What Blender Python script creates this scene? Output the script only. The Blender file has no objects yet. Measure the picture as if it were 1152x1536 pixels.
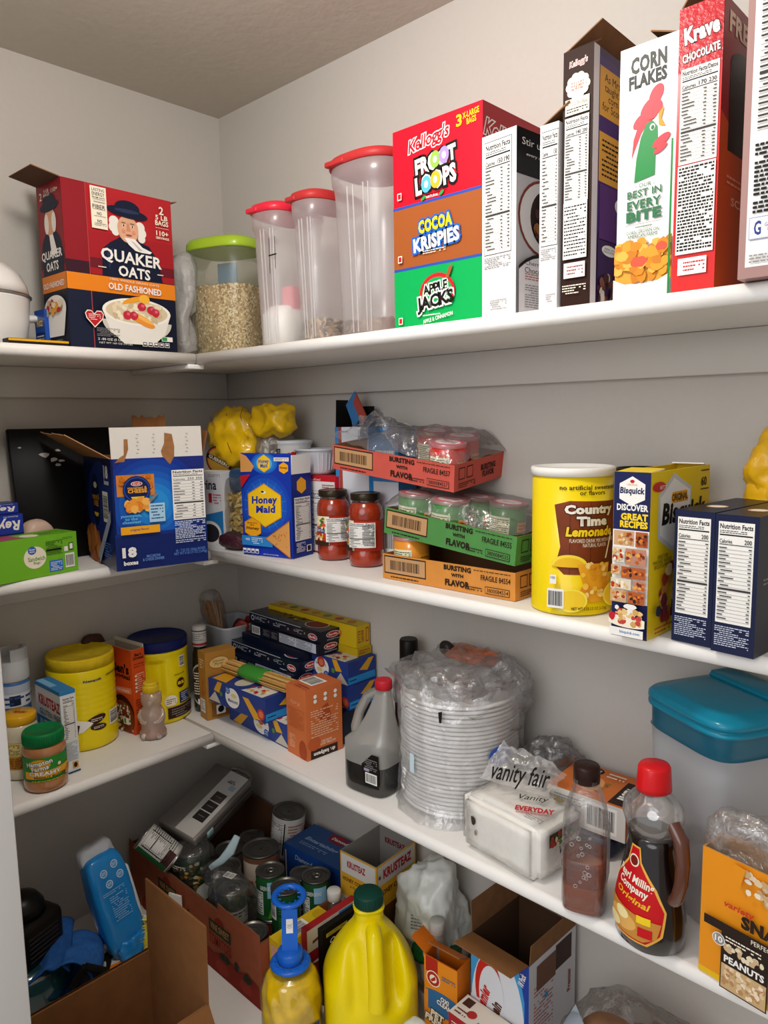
import bpy, bmesh, math, random
from mathutils import Vector, Matrix, noise
PI = math.pi
COL = bpy.context.scene.collection
rnd = random.Random(7)

# ---------------------------------------------------------------- materials
_M = {}
def _lin(h):
    h = h.lstrip('#'); c = [int(h[i:i+2], 16)/255 for i in (0, 2, 4)]
    return tuple(x/12.92 if x <= .04045 else ((x+.055)/1.055)**2.4 for x in c)
def mt(h, rough=.5, metal=0., bump=0., bscale=300., var=0., spec=.2, sss=0., name=None, coat=0.):
    key = (h, rough, metal, bump, bscale, var, spec, coat)
    if key in _M: return _M[key]
    m = bpy.data.materials.new(name or 'paint_'+h.strip('#')); m.use_nodes = True
    nt = m.node_tree; b = nt.nodes['Principled BSDF']
    c = _lin(h)
    b.inputs['Base Color'].default_value = (*c, 1)
    b.inputs['Roughness'].default_value = rough; b.inputs['Metallic'].default_value = metal
    b.inputs['Specular IOR Level'].default_value = spec
    if coat: b.inputs['Coat Weight'].default_value = coat; b.inputs['Coat Roughness'].default_value = .15
    if bump or var:
        tc = nt.nodes.new('ShaderNodeTexCoord'); n = nt.nodes.new('ShaderNodeTexNoise')
        n.inputs['Scale'].default_value = bscale; n.inputs['Detail'].default_value = 3
        nt.links.new(tc.outputs['Object'], n.inputs['Vector'])
        if bump:
            bp = nt.nodes.new('ShaderNodeBump'); bp.inputs['Strength'].default_value = bump
            bp.inputs['Distance'].default_value = .002
            nt.links.new(n.outputs['Fac'], bp.inputs['Height']); nt.links.new(bp.outputs['Normal'], b.inputs['Normal'])
        if var:
            r = nt.nodes.new('ShaderNodeValToRGB')
            r.color_ramp.elements[0].position = .3; r.color_ramp.elements[1].position = .7
            r.color_ramp.elements[0].color = (*[x*(1-var) for x in c], 1)
            r.color_ramp.elements[1].color = (*[min(1, x*(1+var)) for x in c], 1)
            nt.links.new(n.outputs['Fac'], r.inputs['Fac']); nt.links.new(r.outputs['Color'], b.inputs['Base Color'])
    _M[key] = m; return m
def clear(h='#ffffff', body=.15, gloss=.12, rough=.12, bump=0., bscale=60., tint='#ffffff', name='clear_plastic'):
    """thin see-through plastic: transparent + a little diffuse haze + gloss"""
    key = ('clear', h, body, gloss, rough, bump, bscale, tint)
    if key in _M: return _M[key]
    m = bpy.data.materials.new(name); m.use_nodes = True; nt = m.node_tree; nt.nodes.clear()
    N = nt.nodes.new; L = nt.links.new
    out = N('ShaderNodeOutputMaterial'); tr = N('ShaderNodeBsdfTransparent'); tr.inputs[0].default_value = (*_lin(tint), 1)
    df = N('ShaderNodeBsdfDiffuse'); df.inputs[0].default_value = (*_lin(h), 1)
    tl = N('ShaderNodeBsdfTranslucent'); tl.inputs[0].default_value = (*_lin(h), 1)
    ma = N('ShaderNodeMixShader'); ma.inputs[0].default_value = .5; L(df.outputs[0], ma.inputs[1]); L(tl.outputs[0], ma.inputs[2])
    m1 = N('ShaderNodeMixShader'); m1.inputs[0].default_value = body; L(tr.outputs[0], m1.inputs[1]); L(ma.outputs[0], m1.inputs[2])
    gl = N('ShaderNodeBsdfGlossy'); gl.inputs['Roughness'].default_value = rough
    lw = N('ShaderNodeLayerWeight'); lw.inputs['Blend'].default_value = .25
    mm = N('ShaderNodeMath'); mm.operation = 'MULTIPLY_ADD'; mm.inputs[1].default_value = .5; mm.inputs[2].default_value = gloss*.4
    L(lw.outputs['Fresnel'], mm.inputs[0])
    m2 = N('ShaderNodeMixShader'); L(mm.outputs[0], m2.inputs[0]); L(m1.outputs[0], m2.inputs[1]); L(gl.outputs[0], m2.inputs[2])
    if bump:
        tc = N('ShaderNodeTexCoord'); n = N('ShaderNodeTexNoise'); n.inputs['Scale'].default_value = bscale; n.inputs['Detail'].default_value = 4
        n.inputs['Distortion'].default_value = 1.2
        bp = N('ShaderNodeBump'); bp.inputs['Strength'].default_value = bump; bp.inputs['Distance'].default_value = .006
        L(tc.outputs['Object'], n.inputs['Vector']); L(n.outputs['Fac'], bp.inputs['Height'])
        for s in (gl, df, tl): L(bp.outputs['Normal'], s.inputs['Normal'])
        L(bp.outputs['Normal'], lw.inputs['Normal'])
    L(m2.outputs[0], out.inputs[0]); _M[key] = m; return m

WHITE = mt('#efece6', .55); BLACK = mt('#16130f', .5); KRAFT = mt('#a9794f', .8, var=.12, bscale=40, bump=.1)
KRAFTD = mt('#7c5637', .85, var=.12, bscale=40); KIN = mt('#8a6242', .85, var=.1, bscale=60)
INK = mt('#3b3937', .6); GREYT = mt('#8d8a86', .6); STEEL = mt('#b9b6b0', .28, 1.0); DSTEEL = mt('#77746f', .35, 1.0)

# ---------------------------------------------------------------- mesh collector
class MB:
    def __init__(s): s.v = []; s.f = []; s.m = []; s.s = []; s.mats = []
    def mi(s, mat):
        if mat not in s.mats: s.mats.append(mat)
        return s.mats.index(mat)
    def add(s, vs, fs, mat, smooth=False):
        o = len(s.v); i = s.mi(mat); s.v += [tuple(v) for v in vs]
        for f in fs: s.f.append(tuple(o+k for k in f)); s.m.append(i); s.s.append(smooth)
        return s
    def box(s, a, b, mat, mats=None):
        (x0, y0, z0), (x1, y1, z1) = a, b
        vs = [(x0,y0,z0),(x1,y0,z0),(x1,y1,z0),(x0,y1,z0),(x0,y0,z1),(x1,y0,z1),(x1,y1,z1),(x0,y1,z1)]
        fs = [(0,3,2,1),(4,5,6,7),(0,1,5,4),(1,2,6,5),(2,3,7,6),(3,0,4,7)]  # bottom top front right back left
        for k, f in enumerate(fs): s.add(vs, [f], (mats or {}).get(k, mat)) if False else None
        o = len(s.v); s.v += vs
        for k, f in enumerate(fs):
            s.f.append(tuple(o+q for q in f)); s.m.append(s.mi((mats or {}).get(k, mat))); s.s.append(False)
        return s
    def quadbox(s, A, u, v, n, mat):
        """parallelepiped from corner A with edge vectors"""
        A, u, v, n = map(Vector, (A, u, v, n))
        vs = [A, A+u, A+u+v, A+v, A+n, A+u+n, A+u+v+n, A+v+n]
        return s.add(vs, [(0,3,2,1),(4,5,6,7),(0,1,5,4),(1,2,6,5),(2,3,7,6),(3,0,4,7)], mat)
    def rbox(s, a, b, mat, r=.004, seg=3):
        bm = bmesh.new(); bmesh.ops.create_cube(bm, size=1)
        for v in bm.verts:
            v.co = Vector([(a[i]+b[i])/2 + v.co[i]*(b[i]-a[i]) for i in range(3)])
        bmesh.ops.bevel(bm, geom=bm.edges[:], offset=r, segments=seg, profile=.5, affect='EDGES')
        return s.bm(bm, mat, True)
    def bm(s, bm, mat, smooth=False, M=None):
        if M is not None: bmesh.ops.transform(bm, matrix=M, verts=bm.verts)
        bm.verts.index_update()
        s.add([v.co[:] for v in bm.verts], [[v.index for v in f.verts] for f in bm.faces], mat, smooth); bm.free(); return s
    def lathe(s, prof, mat, n=48, c=(0,0), sx=1, sy=1, p=2, cap=True, rot=0, mats=None):
        """prof: [(r,z)] or [(r,z,ox,oy)]; p: superellipse exponent"""
        vs = []; fs = []
        for q in prof:
            r, z = q[0], q[1]; ox, oy = (q[2], q[3]) if len(q) > 2 else (0, 0)
            for k in range(n):
                t = 2*PI*k/n + rot; ct, st = math.cos(t), math.sin(t)
                x = abs(ct)**(2/p)*(1 if ct >= 0 else -1); y = abs(st)**(2/p)*(1 if st >= 0 else -1)
                vs.append((c[0]+ox+r*sx*x, c[1]+oy+r*sy*y, z))
        o = len(s.v); s.v += vs; m = len(prof)
        for j in range(m-1):
            mm = mats[j] if mats else mat
            for k in range(n):
                a, b = j*n+k, j*n+(k+1) % n
                s.f.append((o+a, o+b, o+b+n, o+a+n)); s.m.append(s.mi(mm)); s.s.append(True)
        if cap:
            s.f.append(tuple(o+k for k in reversed(range(n)))); s.m.append(s.mi(mats[0] if mats else mat)); s.s.append(False)
            s.f.append(tuple(o+(m-1)*n+k for k in range(n))); s.m.append(s.mi(mats[-1] if mats else mat)); s.s.append(False)
        return s
    def tube(s, pts, r, mat, n=8, sq=None):
        pts = [Vector(q) for q in pts]; vs = []; prev = None
        for i, q in enumerate(pts):
            d = (pts[min(i+1, len(pts)-1)] - pts[max(i-1, 0)]).normalized()
            up = prev if prev is not None else (Vector((0,0,1)) if abs(d.z) < .9 else Vector((1,0,0)))
            a = d.cross(up).normalized(); b = a.cross(d).normalized(); prev = b
            rr = r[i] if isinstance(r, (list, tuple)) else r
            for k in range(n):
                t = 2*PI*k/n; vs.append(q + a*math.cos(t)*rr*(sq or 1) + b*math.sin(t)*rr)
        fs = [(i*n+k, i*n+(k+1) % n, (i+1)*n+(k+1) % n, (i+1)*n+k) for i in range(len(pts)-1) for k in range(n)]
        s.add(vs, fs, mat, True); L = (len(pts)-1)*n
        s.add(vs[:n], [tuple(reversed(range(n)))], mat); s.add(vs[L:], [tuple(range(n))], mat); return s
    def build(s, name, parent=None, loc=(0,0,0), rz=0, mat4=None, autos=True):
        me = bpy.data.meshes.new(name); me.from_pydata(s.v, [], s.f)
        for m in s.mats: me.materials.append(m)
        me.polygons.foreach_set('material_index', s.m); me.polygons.foreach_set('use_smooth', s.s); me.update()
        o = bpy.data.objects.new(name, me); COL.objects.link(o)
        if parent: o.parent = parent
        if mat4 is not None: o.matrix_local = mat4
        else: o.location = loc; o.rotation_euler = (0, 0, rz)
        return o
def tag(o, label=None, cat=None, group=None, kind=None):
    if label: o['label'] = label
    if cat: o['category'] = cat
    if group: o['group'] = group
    if kind: o['kind'] = kind
    return o
def empty(name, loc, rz=0, label=None, cat=None, group=None, rot=None):
    o = bpy.data.objects.new(name, None); COL.objects.link(o); o.location = loc; o.rotation_euler = rot or (0,0,rz); o.empty_display_size = .02
    return tag(o, label, cat, group)
def dup(o, loc=None, rz=None, rot=None, label=None, group=None):
    r = o.copy(); COL.objects.link(r)
    if loc is not None: r.location = loc
    if rz is not None: r.rotation_euler = (0,0,rz)
    if rot is not None: r.rotation_euler = rot
    if label: r['label'] = label
    if group: r['group'] = group
    for ch in list(o.children):
        c = ch.copy(); COL.objects.link(c); c.parent = r
        for g in list(ch.children):
            d = g.copy(); COL.objects.link(d); d.parent = c
    return r
def R(d): return math.radians(d)

# ---------------------------------------------------------------- printing on faces
_T = {}
def text2d(s, bold=0., shear=0., sp=0.):
    key = (s, round(bold, 4), shear, round(sp, 4))
    if key not in _T:
        cu = bpy.data.curves.new('t', 'FONT'); cu.body = s; cu.resolution_u = 2; cu.offset = bold; cu.shear = shear
        cu.fill_mode = 'FRONT'; cu.space_line = .85; cu.align_x = 'CENTER'; cu.space_character = 1+sp*1.1
        o = bpy.data.objects.new('t', cu); me = bpy.data.meshes.new_from_object(o)
        v = [(q.co.x, q.co.y) for q in me.vertices]; f = [tuple(q.vertices) for q in me.polygons]
        if f:  # make every face look up
            g = []
            for q in f:
                a = sum(v[q[i]][0]*v[q[(i+1) % len(q)]][1]-v[q[(i+1) % len(q)]][0]*v[q[i]][1] for i in range(len(q)))
                g.append(q if a > 0 else tuple(reversed(q)))
            f = g
        bpy.data.objects.remove(o); bpy.data.curves.remove(cu); bpy.data.meshes.remove(me)
        _T[key] = (v, f)
    return _T[key]
LAYER = .00012
class Canvas:
    """2-D drawing on a flat face (O,U,V,w,h) or round a body (radius function)"""
    def __init__(s, mb, O=None, U=None, V=None, w=1, h=1, cyl=None, base=1.2, clip=True):
        s.mb = mb; s.w = w; s.h = h; s.cyl = cyl; s.L = base; s.clip = clip
        if cyl is None:
            s.O, s.U, s.V = Vector(O), Vector(U), Vector(V); s.N = s.U.cross(s.V).normalized()
    def put(s, v2, fs, mat):
        s.L += 1; off = s.L*LAYER
        if s.clip and v2 and (min(p[0] for p in v2) < -1e-6 or max(p[0] for p in v2) > s.w+1e-6 or min(p[1] for p in v2) < -1e-6 or max(p[1] for p in v2) > s.h+1e-6):
            bm = bmesh.new(); bv = [bm.verts.new((x, y, 0)) for x, y in v2]
            for f in fs:
                try: bm.faces.new([bv[i] for i in f])
                except ValueError: pass
            for co, no in (((0,0,0),(-1,0,0)), ((s.w,0,0),(1,0,0)), ((0,0,0),(0,-1,0)), ((0,s.h,0),(0,1,0))):
                bmesh.ops.bisect_plane(bm, geom=bm.verts[:]+bm.edges[:]+bm.faces[:], plane_co=co, plane_no=no, clear_outer=True)
            bm.verts.index_update(); v2 = [(v.co.x, v.co.y) for v in bm.verts]; fs = [[v.index for v in f.verts] for f in bm.faces]; bm.free()
            if not fs: return s
        if s.cyl is None:
            if s.L > 60: off = 60*LAYER + (s.L-60)*LAYER*.1
            s.mb.add([s.O + s.U*x + s.V*y + s.N*off for x, y in v2], fs, mat); return s
        c = s.cyl; rad = c['r']; rf = rad if callable(rad) else (lambda z: rad)
        r0 = rf(c['z0']+s.h/2); step = r0*.14
        xs = [p[0] for p in v2]
        if v2 and max(xs)-min(xs) > step:
            bm = bmesh.new(); bv = [bm.verts.new((x, y, 0)) for x, y in v2]
            for f in fs:
                try: bm.faces.new([bv[i] for i in f])
                except ValueError: pass
            a = math.floor(min(xs)/step)*step + step
            while a < max(xs):
                bmesh.ops.bisect_plane(bm, geom=bm.verts[:]+bm.edges[:]+bm.faces[:], plane_co=(a,0,0), plane_no=(1,0,0)); a += step
            if callable(rad):
                ys = [p[1] for p in v2]; b = math.floor(min(ys)/.012)*.012+.012
                while b < max(ys):
                    bmesh.ops.bisect_plane(bm, geom=bm.verts[:]+bm.edges[:]+bm.faces[:], plane_co=(0,b,0), plane_no=(0,1,0)); b += .012
            bm.verts.index_update(); v2 = [(v.co.x, v.co.y) for v in bm.verts]; fs = [[v.index for v in f.verts] for f in bm.faces]; bm.free()
        out = []
        for x, y in v2:
            z = c['z0']+y; r = rf(z)+off*1.5; a = c['a'] + (x-s.w/2)/r0
            out.append((c.get('cx',0)+math.cos(a)*r*c.get('sx',1), c.get('cy',0)+math.sin(a)*r*c.get('sy',1), z))
        s.mb.add(out, fs, mat, True); return s
    def poly(s, pts, mat):
        return s.put([(x*s.w, y*s.h) for x, y in pts], [tuple(range(len(pts)))], mat)
    def rect(s, x0, y0, x1, y1, mat): return s.poly([(x0,y0),(x1,y0),(x1,y1),(x0,y1)], mat)
    def ell(s, cx, cy, rx, ry, mat, n=28, rot=0, a0=0, a1=360):
        P = []
        full = a1-a0 >= 360
        for k in range(n if full else n+1):
            t = R(a0+(a1-a0)*k/n); x, y = rx*s.w*math.cos(t), ry*s.h*math.sin(t)
            P.append((cx*s.w+x*math.cos(R(rot))-y*math.sin(R(rot)), cy*s.h+x*math.sin(R(rot))+y*math.cos(R(rot))))
        return s.put(P, [tuple(range(len(P)))], mat)
    def circ(s, cx, cy, r, mat, n=28, **k): return s.ell(cx, cy, r/s.w, r/s.h, mat, n, **k)   # r in metres
    def blob(s, cx, cy, rx, ry, mat, seed=0, n=12, j=.25):
        q = random.Random(seed); return s.poly([(cx+rx*math.cos(2*PI*k/n)*(1-j*q.random()), cy+ry*math.sin(2*PI*k/n)*(1-j*q.random())) for k in range(n)], mat)
    def pile(s, x0, y0, x1, y1, n, r, mats, seed=1):
        q = random.Random(seed); ar = s.w/s.h
        for k in range(n):
            s.blob(q.uniform(x0, x1), q.uniform(y0, y1), r*q.uniform(.7, 1.2), r*ar*q.uniform(.7, 1.2), mats[k % len(mats)], seed*99+k, 8, .35)
        return s
    def text(s, t, cx, cy, w, h, mat, bold=0., shear=0., stroke=None, rot=0, skew=0.):
        """fit the text's box to w x h (fractions of the face) around (cx,cy)"""
        v, f = text2d(t, bold, shear, bold)
        if not v: return s
        x0, x1 = min(p[0] for p in v), max(p[0] for p in v); y0, y1 = min(p[1] for p in v), max(p[1] for p in v)
        kx, ky = w*s.w/(x1-x0), h*s.h/(y1-y0); mx, my = (x0+x1)/2, (y0+y1)/2; cr, sr = math.cos(R(rot)), math.sin(R(rot))
        def place(vv):
            o = []
            for x, y in vv:
                a, b = (x-mx)*kx, (y-my)*ky + (x-mx)*kx*skew
                o.append((cx*s.w + a*cr - b*sr, cy*s.h + a*sr + b*cr))
            return o
        if stroke:
            for mat2, off in stroke:
                v2, f2 = text2d(t, bold+off, shear, bold); s.put(place(v2), f2, mat2)
        s.put(place(v), f, mat); return s
    def lines(s, x0, y0, x1, y1, rows, mat, seed=3, dens=.9, hh=.42, ragged=True):
        """illegible small print: rows of short bars"""
        q = random.Random(seed); dy = (y1-y0)/rows; vs = []; fs = []
        for r in range(rows):
            yb = y1-(r+1)*dy + dy*(1-hh)/2; x = x0; end = x1-(q.uniform(0, .35)*(x1-x0) if ragged and r % 4 == 3 else 0)
            while x < end:
                l = (x1-x0)*q.uniform(.04, .13); e = min(x+l, end)
                if q.random() < dens:
                    k = len(vs); vs += [(x*s.w, yb*s.h), (e*s.w, yb*s.h), (e*s.w, (yb+dy*hh)*s.h), (x*s.w, (yb+dy*hh)*s.h)]; fs.append((k, k+1, k+2, k+3))
                x = e+(x1-x0)*.02
        if vs: s.put(vs, fs, mat)
        return s
    def bars(s, x0, y0, x1, y1, bg=None, fg=None, n=26, seed=5, vert=False):
        bg = bg or WHITE; fg = fg or BLACK; s.rect(x0, y0, x1, y1, bg); q = random.Random(seed); vs = []; fs = []
        px, py = (x1-x0)*.08, (y1-y0)*.12; t = 0
        a, b = (x0+px, x1-px) if not vert else (y0+py, y1-py); W = b-a; x = a
        while x < b:
            wd = W/n*q.choice((.35, .6, .9)); e = min(x+wd, b); k = len(vs)
            if vert: vs += [((x0+px)*s.w, x*s.h), ((x1-px)*s.w, x*s.h), ((x1-px)*s.w, e*s.h), ((x0+px)*s.w, e*s.h)]
            else: vs += [(x*s.w, (y0+py)*s.h), (e*s.w, (y0+py)*s.h), (e*s.w, (y1-py)*s.h), (x*s.w, (y1-py)*s.h)]
            fs.append((k, k+1, k+2, k+3)); x = e+W/n*q.choice((.3, .5, .7))
        s.put(vs, fs, fg); return s
    def facts(s, x0, y0, x1, y1, cal=('150', '190'), rows=22, bg=None, fg=None, seed=4, title='Nutrition Facts', frame=True):
        """a nutrition panel"""
        bg = bg or WHITE; fg = fg or BLACK; W, H = x1-x0, y1-y0
        if frame: s.rect(x0-.012, y0-.004, x1+.012, y1+.004, fg)
        s.rect(x0, y0, x1, y1, bg)
        s.text(title, x0+W*.5, y1-H*.045, W*.92, H*.05, fg, bold=.03)
        s.lines(x0+W*.04, y1-H*.115, x1-W*.2, y1-H*.08, 2, fg, seed)
        s.rect(x0+W*.04, y1-H*.135, x1-W*.04, y1-H*.122, fg)
        s.text('Calories', x0+W*.22, y1-H*.19, W*.36, H*.038, fg, bold=.01)
        n = len(cal)
        for i, c in enumerate(cal): s.text(c, x1-W*(.04+.12+(n-1-i)*.26), y1-H*.185, W*.2, H*.045, fg, bold=.012)
        s.rect(x0+W*.04, y1-H*.225, x1-W*.04, y1-H*.218, fg)
        q = random.Random(seed); vs = []; fs = []; top = y1-H*.235; bot = y0+H*.03; dy = (top-bot)/rows
        def rr(a, b, c, d):
            k = len(vs); vs.extend([(a*s.w, b*s.h), (c*s.w, b*s.h), (c*s.w, d*s.h), (a*s.w, d*s.h)]); fs.append((k, k+1, k+2, k+3))
        for r in range(rows):
            y = top-dy*(r+1)
            if r == rows*55//100: rr(x0+W*.04, y+dy*.15, x1-W*.04, y+dy*.7); continue
            rr(x0+W*.04, y, x1-W*.04, y+dy*.07)
            ind = q.choice((0, 0, .06)); rr(x0+W*(.04+ind), y+dy*.34, x0+W*(.04+ind+q.uniform(.15, .38)), y+dy*.62)
            for i in range(n):
                xr = x1-W*(.05+(n-1-i)*.26); rr(xr-W*q.uniform(.05, .1), y+dy*.34, xr, y+dy*.62)
        s.put(vs, fs, INK if fg is BLACK else fg); return s

class Box:
    """a carton. local frame: x along the front (width), y into the depth, z up; origin = front left bottom corner"""
    def __init__(s, name, label, cat, loc, rz, w, d, h, mat, mats=None, open_top=False, inner=None, group=None, t=.0022, rot=None):
        s.mb = MB(); s.w, s.d, s.h = w, d, h; s.meta = (name, label, cat, loc, rz, group, rot); s.kids = []
        s.loc = loc
        mats = dict(mats or {})
        if not open_top: s.mb.box((0,0,0), (w,d,h), mat, mats)
        else:
            inn = inner or KIN
            s.mb.add([(0,0,0),(w,0,0),(w,d,0),(0,d,0)], [(0,3,2,1)], mat)
            o = [(0,0),(w,0),(w,d),(0,d)]; i = [(t,t),(w-t,t),(w-t,d-t),(t,d-t)]; key = {0: 2, 1: 3, 2: 4, 3: 5}
            for k in range(4):
                a, b = o[k], o[(k+1) % 4]; c, e = i[k], i[(k+1) % 4]
                s.mb.add([(*a,0),(*b,0),(*b,h),(*a,h)], [(0,1,2,3)], mats.get(key[k], mat))
                s.mb.add([(*c,t),(*e,t),(*e,h),(*c,h)], [(3,2,1,0)], inn)
                s.mb.add([(*a,h),(*b,h),(*e,h),(*c,h)], [(0,1,2,3)], inn)
            s.mb.add([(t,t,t),(w-t,t,t),(w-t,d-t,t),(t,d-t,t)], [(0,1,2,3)], inn)
    def face(s, k):
        w, d, h = s.w, s.d, s.h
        a = {'front': ((0,0,0),(1,0,0),(0,0,1),w,h), 'right': ((w,0,0),(0,1,0),(0,0,1),d,h), 'left': ((0,d,0),(0,-1,0),(0,0,1),d,h),
             'top': ((0,0,h),(1,0,0),(0,1,0),w,d)}[k]
        return Canvas(s.mb, *a)
    def flap(s, side, L, ang, mo, mi=None, inset=.002, taper=.0, torn=0, t=.0018, z=None, a=0., b=1.):
        """ang: degrees from straight up, outward positive"""
        s.kids.append((side, L, ang, mo, mi or KIN, inset, taper, torn, t, z, a, b)); return s
    def done(s, M=None):
        name, label, cat, loc, rz, group, rot = s.meta
        o = s.mb.build(name, None, loc, rz); tag(o, label, cat, group)
        if rot: o.rotation_euler = rot
        if M is not None: o.matrix_world = M
        w, d, h = s.w, s.d, s.h
        for side, L, ang, mo, mi, ins, tp, torn, t, z, fa, fb in s.kids:
            A, B, out = {'front': ((0,0),(w,0),(0,-1)), 'right': ((w,0),(w,d),(1,0)), 'back': ((w,d),(0,d),(0,1)), 'left': ((0,d),(0,0),(-1,0))}[side]
            A0, B0 = Vector((*A, h if z is None else z)), Vector((*B, h if z is None else z)); e = (B0-A0)
            A, B = A0+e*fa, A0+e*fb; e = (B-A); ln = e.length; e.normalize()
            A += e*ins; B -= e*ins
            dr = Vector((out[0]*math.sin(R(ang)), out[1]*math.sin(R(ang)), math.cos(R(ang)))); nn = e.cross(dr).normalized()
            mb = MB(); q = random.Random(len(side)*7+int(L*1000)); n = 10 if torn else 1
            top = []
            for k in range(n+1):
                u = k/n; p = A.lerp(B, u) + dr*(L - (q.uniform(0, torn) if torn and 0 < k else 0))
                c = (A+B)/2; p = p + (c + dr*(p-A).dot(dr) - p)*tp; top.append(p)
            for k in range(n):
                a, b = A.lerp(B, k/n), A.lerp(B, (k+1)/n); c, f = top[k+1], top[k]
                mb.add([a, b, c, f], [(0,1,2,3)], mo); mb.add([a-nn*t, b-nn*t, c-nn*t, f-nn*t], [(3,2,1,0)], mi)
                mb.add([f, c, c-nn*t, f-nn*t], [(0,1,2,3)], mi)
            mb.add([A, top[0], top[0]-nn*t, A-nn*t], [(0,1,2,3)], mi); mb.add([B, top[-1], top[-1]-nn*t, B-nn*t], [(3,2,1,0)], mi)
            mb.build('flap', o)
        return o

def crumple(c, rad, amp, seed=0, p=2.6, n=4, freq=14., sharp=True, zmin=None, box=False):
    """a crinkled closed bag shape -> (verts, faces)"""
    bm = bmesh.new(); bmesh.ops.create_icosphere(bm, subdivisions=n, radius=1)
    off = Vector((seed*3.17, seed*1.3, seed*.7)); c = Vector(c)
    for v in bm.verts:
        d = v.co.normalized(); s = (abs(d.x)**p+abs(d.y)**p+abs(d.z)**p)**(-1/p); q = d*s
        q = Vector((q.x*rad[0], q.y*rad[1], q.z*rad[2])) ; P = q*freq+off
        k = abs(noise.noise(P)) - .3 + .5*abs(noise.noise(P*2.3)) - .1
        if sharp: k += .25*abs(noise.noise(P*5.1))
        q = q + d*(-k*amp)
        if zmin is not None and q.z + c.z < zmin: q.z = zmin-c.z + .0008*(1+math.sin(q.x*300))
        v.co = q + c
    bm.verts.index_update(); r = ([v.co[:] for v in bm.verts], [[v.index for v in f.verts] for f in bm.faces]); bm.free(); return r
def bag(name, c, rad, amp, mat, seed=0, parent=None, **k):
    mb = MB(); v, f = crumple((0,0,0) if True else c, rad, amp, seed, **k); mb.add(v, f, mat, True)
    return mb.build(name, parent, c)
# ================================================================ ROOM
def struct(name, mb, **k): return tag(mb.build(name, None, **k), kind='structure')
WALLM = mt('#c6c0b8', .75, bump=.12, bscale=90., var=.012)
CEILM = mt('#c6beb2', .85, bump=.5, bscale=55., var=.02)
SHELFM = mt('#f0ede8', .38, bump=.25, bscale=70., var=.01)
TRIMM = mt('#d0cbc4', .5, bump=.1, bscale=80.)
JAMBM = mt('#d5d3d2', .4, bump=.05, bscale=60.)
ZC = 2.444; XR = 2.05; YF = -.87
mb = MB(); mb.box((-.12,-1.12,0), (0,0,ZC), WALLM); struct('wall_left', mb)
mb = MB(); mb.box((-.12,0,0), (XR+.12,.12,ZC), WALLM); struct('wall_back', mb)
mb = MB(); mb.box((XR,-1.12,0), (XR+.12,0,ZC), WALLM); struct('wall_right', mb)
mb = MB(); mb.box((0,-1.02,0), (.60,YF,ZC), WALLM); struct('wall_front', mb)
mb = MB(); mb.box((-.12,-1.12,ZC), (XR+.12,.12,ZC+.1), CEILM); struct('ceiling', mb)
mb = MB(); mb.box((-.12,-2.2,-.05), (XR+.12,.12,0), mt('#b0a596', .5, var=.08, bscale=6.)); struct('floor', mb)
# door lining of the opening the view looks through
mb = MB(); mb.rbox((.602,-1.035,0), (.626,-.85,ZC-.002), JAMBM, .002, 2)
struct('door_1', mb)
# ---------------------------------------------------------------- shelves: board with a round nose, battens on the wall
def solid(o):
    bm = bmesh.new(); bm.from_mesh(o.data); bmesh.ops.remove_doubles(bm, verts=bm.verts, dist=1e-6); bmesh.ops.recalc_face_normals(bm, faces=bm.faces); bm.to_mesh(o.data); bm.free(); return o
def shelf(zt, d, label_a, label_b, T=.0235, bat=True, ylen=-.868, xlen=XR):
    def prof(zt):
        r = T/2; P = []
        for k in range(9):
            t = -PI/2 + PI*k/8; P.append((math.cos(t)*r*.8, zt-r+math.sin(t)*r))
        return P
    P = prof(zt)
    mb = MB(); n = len(P)
    # right board: runs the whole right-hand wall
    vs = [(x, -d+r*.8-a if False else -(d-T*.4)-a, z) for x in (.0005, xlen-.0005) for a, z in P for r in (0,)]
    vs += [(x, -.0005, z) for x in (.0005, xlen-.0005) for z in (zt-T, zt)]
    mb.add(vs, [(k, k+n, k+n+1, k+1) for k in range(n-1)], SHELFM, True)
    b = 2*n
    mb.add(vs, [(n-1, 2*n-1, b+3, b+1), (0, b, b+2, n), tuple(list(range(n))[::-1]+[b, b+1])[:], tuple(list(range(n, 2*n))+[b+3, b+2])], SHELFM)
    oa = tag(solid(mb.build('shelf')), label_a, 'shelf', 'white wall shelves')
    mb = MB(); y0, y1 = -(d+.0008), ylen
    vs = [((d-T*.4)+a, y, z) for y in (y0, y1) for a, z in P] + [(.0005, y, z) for y in (y0, y1) for z in (zt-T, zt)]
    mb.add(vs, [(k, k+1, k+n+1, k+n) for k in range(n-1)], SHELFM, True)
    mb.add(vs, [(n-1, b+1, b+3, 2*n-1), (0, n, b+2, b), tuple(list(range(n))+[b+1, b]), tuple(list(range(n, 2*n))[::-1]+[b+2, b+3])], SHELFM)
    ob = tag(solid(mb.build('shelf')), label_b, 'shelf', 'white wall shelves')
    return oa, ob
SH = [(1.800,.283,'top'),(1.343,.2394,'second'),(.912,.282,'third'),(.425,.69,'lowest')]
k = 1
for zt, d, nm in SH:
    a, b = shelf(zt, d, f'white painted {nm} shelf board along the right-hand wall', f'white painted {nm} shelf board along the left-hand wall')
    zu = zt-.0235
    mb = MB(); mb.rbox((.001,-.0195,zu-.068), (XR-.001,-.0005,zu-.0006), TRIMM, .0015, 1); tag(mb.build(f'trim_{k}'), kind='structure'); k += 1
    mb = MB(); mb.rbox((.0005,-.866,zu-.068), (.0195,-.0205,zu-.0006), TRIMM, .0015, 1); tag(mb.build(f'trim_{k}'), kind='structure'); k += 1
    if nm != 'lowest':
        mb = MB(); mb.rbox((.02,-d-.018,zu-.011), (d-.004,-d+.022,zu-.0006), SHELFM, .002, 2); mb.build('support_bar', b)
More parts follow.
